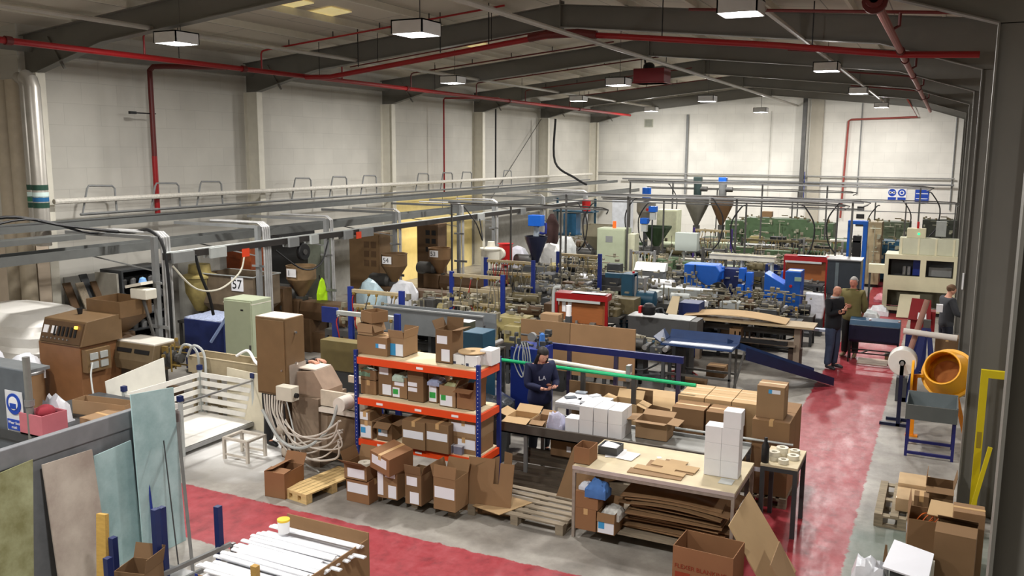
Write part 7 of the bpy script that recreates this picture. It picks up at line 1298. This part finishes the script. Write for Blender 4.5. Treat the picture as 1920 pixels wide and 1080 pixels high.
def hand(w_, d, n, s=1., curl=.5, side=1):
    """palm + five finger chains; w_ wrist, d direction, n palm normal (curl direction)"""
    w_ = Vector(w_); d = Vector(d).normalized(); n = Vector(n); n = (n-d*n.dot(d)).normalized(); a = d.cross(n)*side
    out = []; palm = w_+d*.07*s
    for k, (off, L_) in enumerate([(-.03, .07), (-.01, .082), (.012, .078), (.032, .06)]):
        b0 = palm+a*off*s+d*.02*s; dd = d.copy(); ch = []; p = b0; ch.append((*p, .009*s, .009*s))
        for j in range(3):
            an = curl*(j+.5)*.6; dd = (d*math.cos(an)+n*math.sin(an)); p = p+dd*L_/3*s; ch.append((*p, (.0085-.001*j)*s, (.0085-.001*j)*s))
        out.append(ch)
    tb = w_+d*.03*s-a*.028*s; out.append([(*tb, .011*s), (*(tb-a*.02*s+d*.025*s+n*.01*s), .01*s), (*(tb-a*.025*s+d*.052*s+n*.02*s), .009*s)])
    return palm, out
def person(label, x, y, z, rz, H, J, top, trou, shoe, hair=None, skin=SKIN, headturn=(0, -1, 0), bald=False, extra=None, collar=None, female=False, loosetop=1.0):
    s = H/1.75; t = T('person', label, 'person', (x, y, z), rz)
    g = lambda k: Vector(J[k])*s
    pel, wai, che, nk, hd = g('pelvis'), g('waist'), g('chest'), g('neck'), g('head')
    f = Vector(headturn).normalized(); u = Vector((0, 0, 1)); r_ = f.cross(u).normalized(); u = r_.cross(f)
    tw = .85 if female else 1
    ch = [[(*pel, .14*s, .1*s), (*wai, .125*s*tw, .095*s), (*che, .16*s*tw, .11*s), (*(che+(nk-che)*.65), .12*s*tw, .08*s), (*nk, .06*s, .06*s), (*(nk+(hd-nk)*.5), .05*s, .052*s), (*(hd-u*.03*s+f*.01*s), .068*s, .078*s), (*(hd+u*.06*s), .072*s, .084*s), (*(hd+u*.105*s-f*.005*s), .045*s, .05*s)]]
    ch.append([('@', 0, 6), (*(hd+f*.085*s-u*.02*s), .014*s, .016*s)])  # nose
    for e in (-1, 1): ch.append([('@', 0, 6), (*(hd+r_*e*.078*s-f*.01*s-u*.01*s), .012*s, .02*s)])  # ears
    hands = []
    for S in 'LR':
        sh, el, wr = g('sh'+S), g('el'+S), g('wr'+S); hd_ = Vector(J.get('hd'+S, tuple(wr-el))); hn = Vector(J.get('hn'+S, (0, 0, 1) if 'hd'+S in J else (-1 if S == 'R' else 1, 0, 0)))
        pm, fg = hand(wr, hd_, hn, s*1.02, J.get('curl'+S, .5), 1 if S == 'L' else -1)
        base = len(ch); ch.append([('@', 0, 3), (*sh, .052*s), (*((sh+el)/2), .045*s), (*el, .038*s), (*((el+wr)/2), .034*s), (*wr, .025*s, .022*s), (*pm, .036*s, .018*s)])
        for c_ in fg[:4]: ch.append([('@', base, 6)]+c_)
        ch.append([('@', base, 5)]+fg[4])
        hp, kn, an, to = g('hip'+S), g('kn'+S), g('an'+S), g('to'+S)
        ch.append([('@', 0, 0), (*hp, .088*s), (*((hp+kn)/2), .075*s), (*kn, .055*s), (*((kn*2+an)/3), .052*s), (*an, .036*s), (*((an+to)/2), .034*s), (*to, .028*s)])
    t.p_body = skin_obj('body', ch, skin, t.o)
    L_ = loosetop
    tc = [[(*(pel+Vector((0, 0, -.16))*s), .2*s*L_, .16*s*L_), (*pel, .195*s*L_, .155*s*L_), (*wai, .18*s*tw*L_, .15*s*L_), (*che, .205*s*tw*L_, .15*s*L_), (*(che+(nk-che)*.62), .15*s*tw, .1*s), (*(nk-(nk-che)*.1), .07*s, .068*s)]]
    for S in 'LR':
        sh, el, wr = g('sh'+S), g('el'+S), g('wr'+S); tc.append([('@', 0, 4), (*sh, .085*s), (*((sh+el)/2), .076*s), (*el, .068*s), (*((el+wr)/2), .06*s), (*(wr-(wr-el)*.08), .046*s)])
    skin_obj('top', tc, top, t.o)
    lc = [[(*(pel+Vector((0, 0, .1))*s), .17*s, .13*s), (*pel, .17*s, .13*s), (*(pel-Vector((0, 0, .06))*s), .16*s, .13*s)]]
    for S in 'LR':
        hp, kn, an = g('hip'+S), g('kn'+S), g('an'+S); lc.append([('@', 0, 2), (*hp, .12*s), (*((hp+kn)/2), .108*s), (*kn, .09*s), (*((kn+an)/2), .08*s), (*(an-Vector((0, 0, .03))*s), .074*s)])
    skin_obj('trousers', lc, trou, t.o)
    for S in 'LR':
        an, to = g('an'+S), g('to'+S); hl = an+(an-to).normalized()*.05*s; hl.z = an.z-.03*s
        skin_obj('shoe', [[(*hl, .042*s, .045*s), (*((an+to)/2-Vector((0, 0, .01))*s), .045*s, .045*s), (*(to+Vector((0, 0, .01))*s), .042*s, .032*s), (*(to+(to-an).normalized()*.04*s), .03*s, .02*s)]], shoe, t.o)
    for e in (-1, 1): t.p('eye', BLACK, MB().ball(hd+f*.072*s+r_*e*.03*s+u*.022*s, .011*s, 8))
    t.p('mouth', M((150, 80, 76), .6), MB().cb(hd+f*.078*s-u*.06*s, (.05*s, .012*s, .01*s), Matrix((r_, f, u)).transposed()))
    if hair:
        k = MB(); c0 = hd+u*.055*s-f*.02*s
        bm = MB().ball((0, 0, 0), 1, 18); mt_ = Matrix((r_, f, u)).transposed()
        vs = []
        for v in bm.v:
            v = Vector(v); sc_ = Vector((.09, .108, .1))*s; cut = 1.0
            if bald and v.z > .35: cut = .86
            if v.y > .35 and v.z < .35: cut = .72
            vs.append(tuple(c0+mt_ @ Vector((v.x*sc_.x*cut, v.y*sc_.y*cut, v.z*sc_.z*cut))))
        t.p('hair', hair, MB().add(vs, bm.f), smooth=True)
        if female:
            skin_obj('long_hair', [[(*(hd+u*.02*s-f*.05*s), .075*s, .06*s), (*(hd-u*.1*s-f*.07*s), .07*s, .045*s), (*(hd-u*.22*s-f*.06*s+r_*.04*s), .06*s, .035*s), (*(hd-u*.33*s-f*.02*s+r_*.09*s), .035*s, .025*s)]], hair, t.o)
            for e in (-1, 1): skin_obj('side_hair', [[(*(hd+u*.06*s+r_*e*.065*s), .03*s), (*(hd-u*.05*s+r_*e*.085*s), .032*s), (*(hd-u*.17*s+r_*e*.09*s), .03*s), (*(hd-u*.28*s+r_*e*.1*s+f*.02*s), .02*s)]], hair, t.o)
    if collar: t.p('collar', collar, MB().l([(.075*s, -.03*s), (.085*s, .02*s), (.07*s, .04*s)], c=(nk.x, nk.y, nk.z-.005), n=16), smooth=True)
    return t
BASE = dict(pelvis=(0, 0, .93), waist=(0, 0, 1.08), chest=(0, -.01, 1.28), neck=(0, 0, 1.47), head=(0, -.02, 1.62), hipL=(.09, 0, .88), hipR=(-.09, 0, .88), knL=(.1, -.02, .48), knR=(-.1, -.02, .48), anL=(.11, .01, .09), anR=(-.11, .01, .09), toL=(.13, -.16, .035), toR=(-.13, -.16, .035),
            shL=(.19, 0, 1.42), shR=(-.19, 0, 1.42), elL=(.23, .03, 1.14), elR=(-.23, .03, 1.14), wrL=(.22, -.04, .9), wrR=(-.22, -.04, .9))
def pose(**k): d = dict(BASE); d.update(k); return d
# man in black, jeans, arms folded across (left of the pair)
pm = PZ(1557, 690, 0)
person('bald man in a black jacket and blue jeans with folded arms', pm.x+.0, pm.y, 0, 62, 1.78, pose(elL=(.25, -.04, 1.15), wrL=(.02, -.21, 1.2), hdL=(-1, -.1, .1), hnL=(0, 1, 0), elR=(-.25, -.04, 1.15), wrR=(-.02, -.23, 1.25), hdR=(1, 0, .1), hnR=(0, 1, 0), head=(0, -.04, 1.61)),
       M((18, 20, 26), .85, noise=.2), JEANS, M((40, 40, 44), .6), hair=None, skin=M((190, 136, 112), .55, noise=.04), headturn=(0, -1, -.25), collar=M((170, 172, 176), .8))
pm = PZ(1592, 668, 0)
person('grey-haired man in an olive fleece and black trousers facing the camera', pm.x, pm.y, 0, -8, 1.78, pose(elL=(.26, .02, 1.14), wrL=(.2, .12, .96), elR=(-.27, .02, 1.15), wrR=(-.14, -.2, 1.12), hdR=(1, -.2, .2), hnR=(0, 1, 0)),
       M((112, 104, 64), .9, noise=.12), BLACK, M((130, 112, 84), .7), hair=M((150, 146, 142), .8, noise=.1), skin=M((196, 130, 110), .55, noise=.04), bald=True, headturn=(0, -1, -.12), loosetop=1.12, collar=M((112, 104, 64), .9))
pm = PZ(1775, 532, 1.74)
person('man in a dark grey jumper with his back turned beside the red console', pm.x+.05, pm.y, 0, 115, 1.74, pose(elL=(.26, -.08, 1.15), wrL=(.16, -.32, 1.08), elR=(-.26, -.08, 1.15), wrR=(-.16, -.32, 1.08), head=(0, -.06, 1.6)),
       M((64, 66, 70), .9, noise=.12), M((40, 44, 56), .85), BLACK, hair=M((110, 84, 62), .8, noise=.1), bald=True, headturn=(0, -1, -.35))
# woman
t = person('woman with long dark hair in a navy hoodie examining parts at the white table', -5.2, 11.45, 0, 48, 1.66, pose(head=(0, -.1, 1.58), neck=(0, -.04, 1.45), chest=(0, -.03, 1.28), elL=(.24, -.08, 1.14), wrL=(.1, -.34, 1.15), hdL=(-.5, -1, .1), hnL=(-.3, 0, 1), curlL=.9, elR=(-.24, -.08, 1.14), wrR=(-.08, -.3, 1.12), hdR=(.5, -1, .1), hnR=(.3, 0, 1), curlR=.9),
       NAVY, M((26, 28, 36), .85), BLACK, hair=M((24, 18, 18), .6, noise=.15), skin=M((214, 160, 140), .55, noise=.03), headturn=(.1, -1, -.55), female=True, loosetop=1.12)
wt = M((205, 208, 220), .7, noise=0)
text('hoodie_letters', 'L.A', .085, (-.09, -.158, 1.16), (90, 0, 0), wt, t.o, ext=.004)
one('held_parts', 'small brown plastic part held in the hands of the woman', 'part', M((110, 66, 50), .5), MB().ball((0, 0, 0), .03, 10, (1.4, .8, .7)), loc=(-4.95, 11.22, 1.13), smooth=True)
# worker behind the brown cabinet, on the step
person('worker in black behind the tall brown cabinet, bare forearm reaching right', -9.0, 9.98, 0, 88, 1.75, pose(chest=(0, -.18, 1.24), neck=(0, -.32, 1.38), head=(0, -.42, 1.5), shL=(.18, -.28, 1.35), shR=(-.18, -.28, 1.35), elL=(.2, -.55, 1.26), wrL=(.1, -.82, 1.4), hdL=(0, -1, -.1), hnL=(0, 0, -1), elR=(-.2, -.55, 1.26), wrR=(-.06, -.84, 1.41), hdR=(0, -1, -.15), hnR=(0, 0, -1)),
       BLACK, BLACK, BLACK, hair=M((50, 40, 34), .8), headturn=(.0, -1, -.5))
# ------------------------------------------------------------------ groups of repeats
GR = {'high_bay_lamp': 'high bay lamps under the roof', 'portal_frame': 'steel portal frames', 'roof_purlin': 'roof purlins', 'bracing_tube': 'long bracing tubes under the roof', 'sprinkler_branch': 'sprinkler branch pipes', 'hoop_bracket': 'hoop brackets on the left wall rail',
      'service_drop_post': 'service drop posts along the left', 'vertical_pipe': 'vertical pipes at the left edge', 'drop_hose': 'hoses hanging from the overhead pipes', 'pipe_gantry': 'pipe gantries over the rear lines', 'conduit_hose': 'hoses in front of the dusty machine', 'tape_roll': 'rolls of tape',
      'valve_rack': 'valve racks over the extrusion lines', 'extrusion_line': 'extrusion line beds', 'bulk_bag': 'bulk bags by the hoppers', 'back_machine': 'dark machines near the end wall', 'timber': 'loose timbers', 'board': 'loose boards', 'wooden_pallet': 'wooden pallets on the floor',
      'workbench': 'red hooded workbenches', 'safety_sign': 'round mandatory signs', 'wall_notice': 'black notices on the end wall', 'plank': 'planks leaning on the left wall', 'packing_strap': 'orange packing straps', 'person': 'people in the hall', 'cardboard_screen': 'cardboard screens', 'plastic_tub': 'clear plastic tubs', 'hopper_loader': 'loaders on the hoppers', 'feeder_box': 'blue feeder boxes'}
for o in list(sc.objects):
    if o.parent or 'label' not in o or 'group' in o: continue
    bn = o.name.split('.')[0]; lb = o['label']
    if bn in GR: o['group'] = GR[bn]
    elif bn == 'extruder': o['group'] = 'extruders'
    elif bn == 'white_carton': o['group'] = 'white cube cartons on the front bench' if 'front bench' in lb else 'white cube cartons on the long bench' if 'long bench' in lb else 'white cartons on the rack top'
    elif bn == 'carton':
        for k, g in (('middle rack shelf', 'cartons on the middle rack shelf'), ('middle of the stack', 'cartons on the rack top'), ('bottom rack shelf', 'cartons on the bottom rack shelf'), ('rack', 'cartons on the rack top'), ('by the aisle', 'closed cartons stacked by the aisle'), ('aisle edge', 'closed cartons stacked by the aisle'), ('floor', 'cartons on the floor in front of the rack'), ('lower right', 'cartons at the lower right')):
            if k in lb: o['group'] = g; break
    elif bn == 'flat_carton' and 'pile' in lb: o['group'] = 'flattened cartons piled under the front bench'
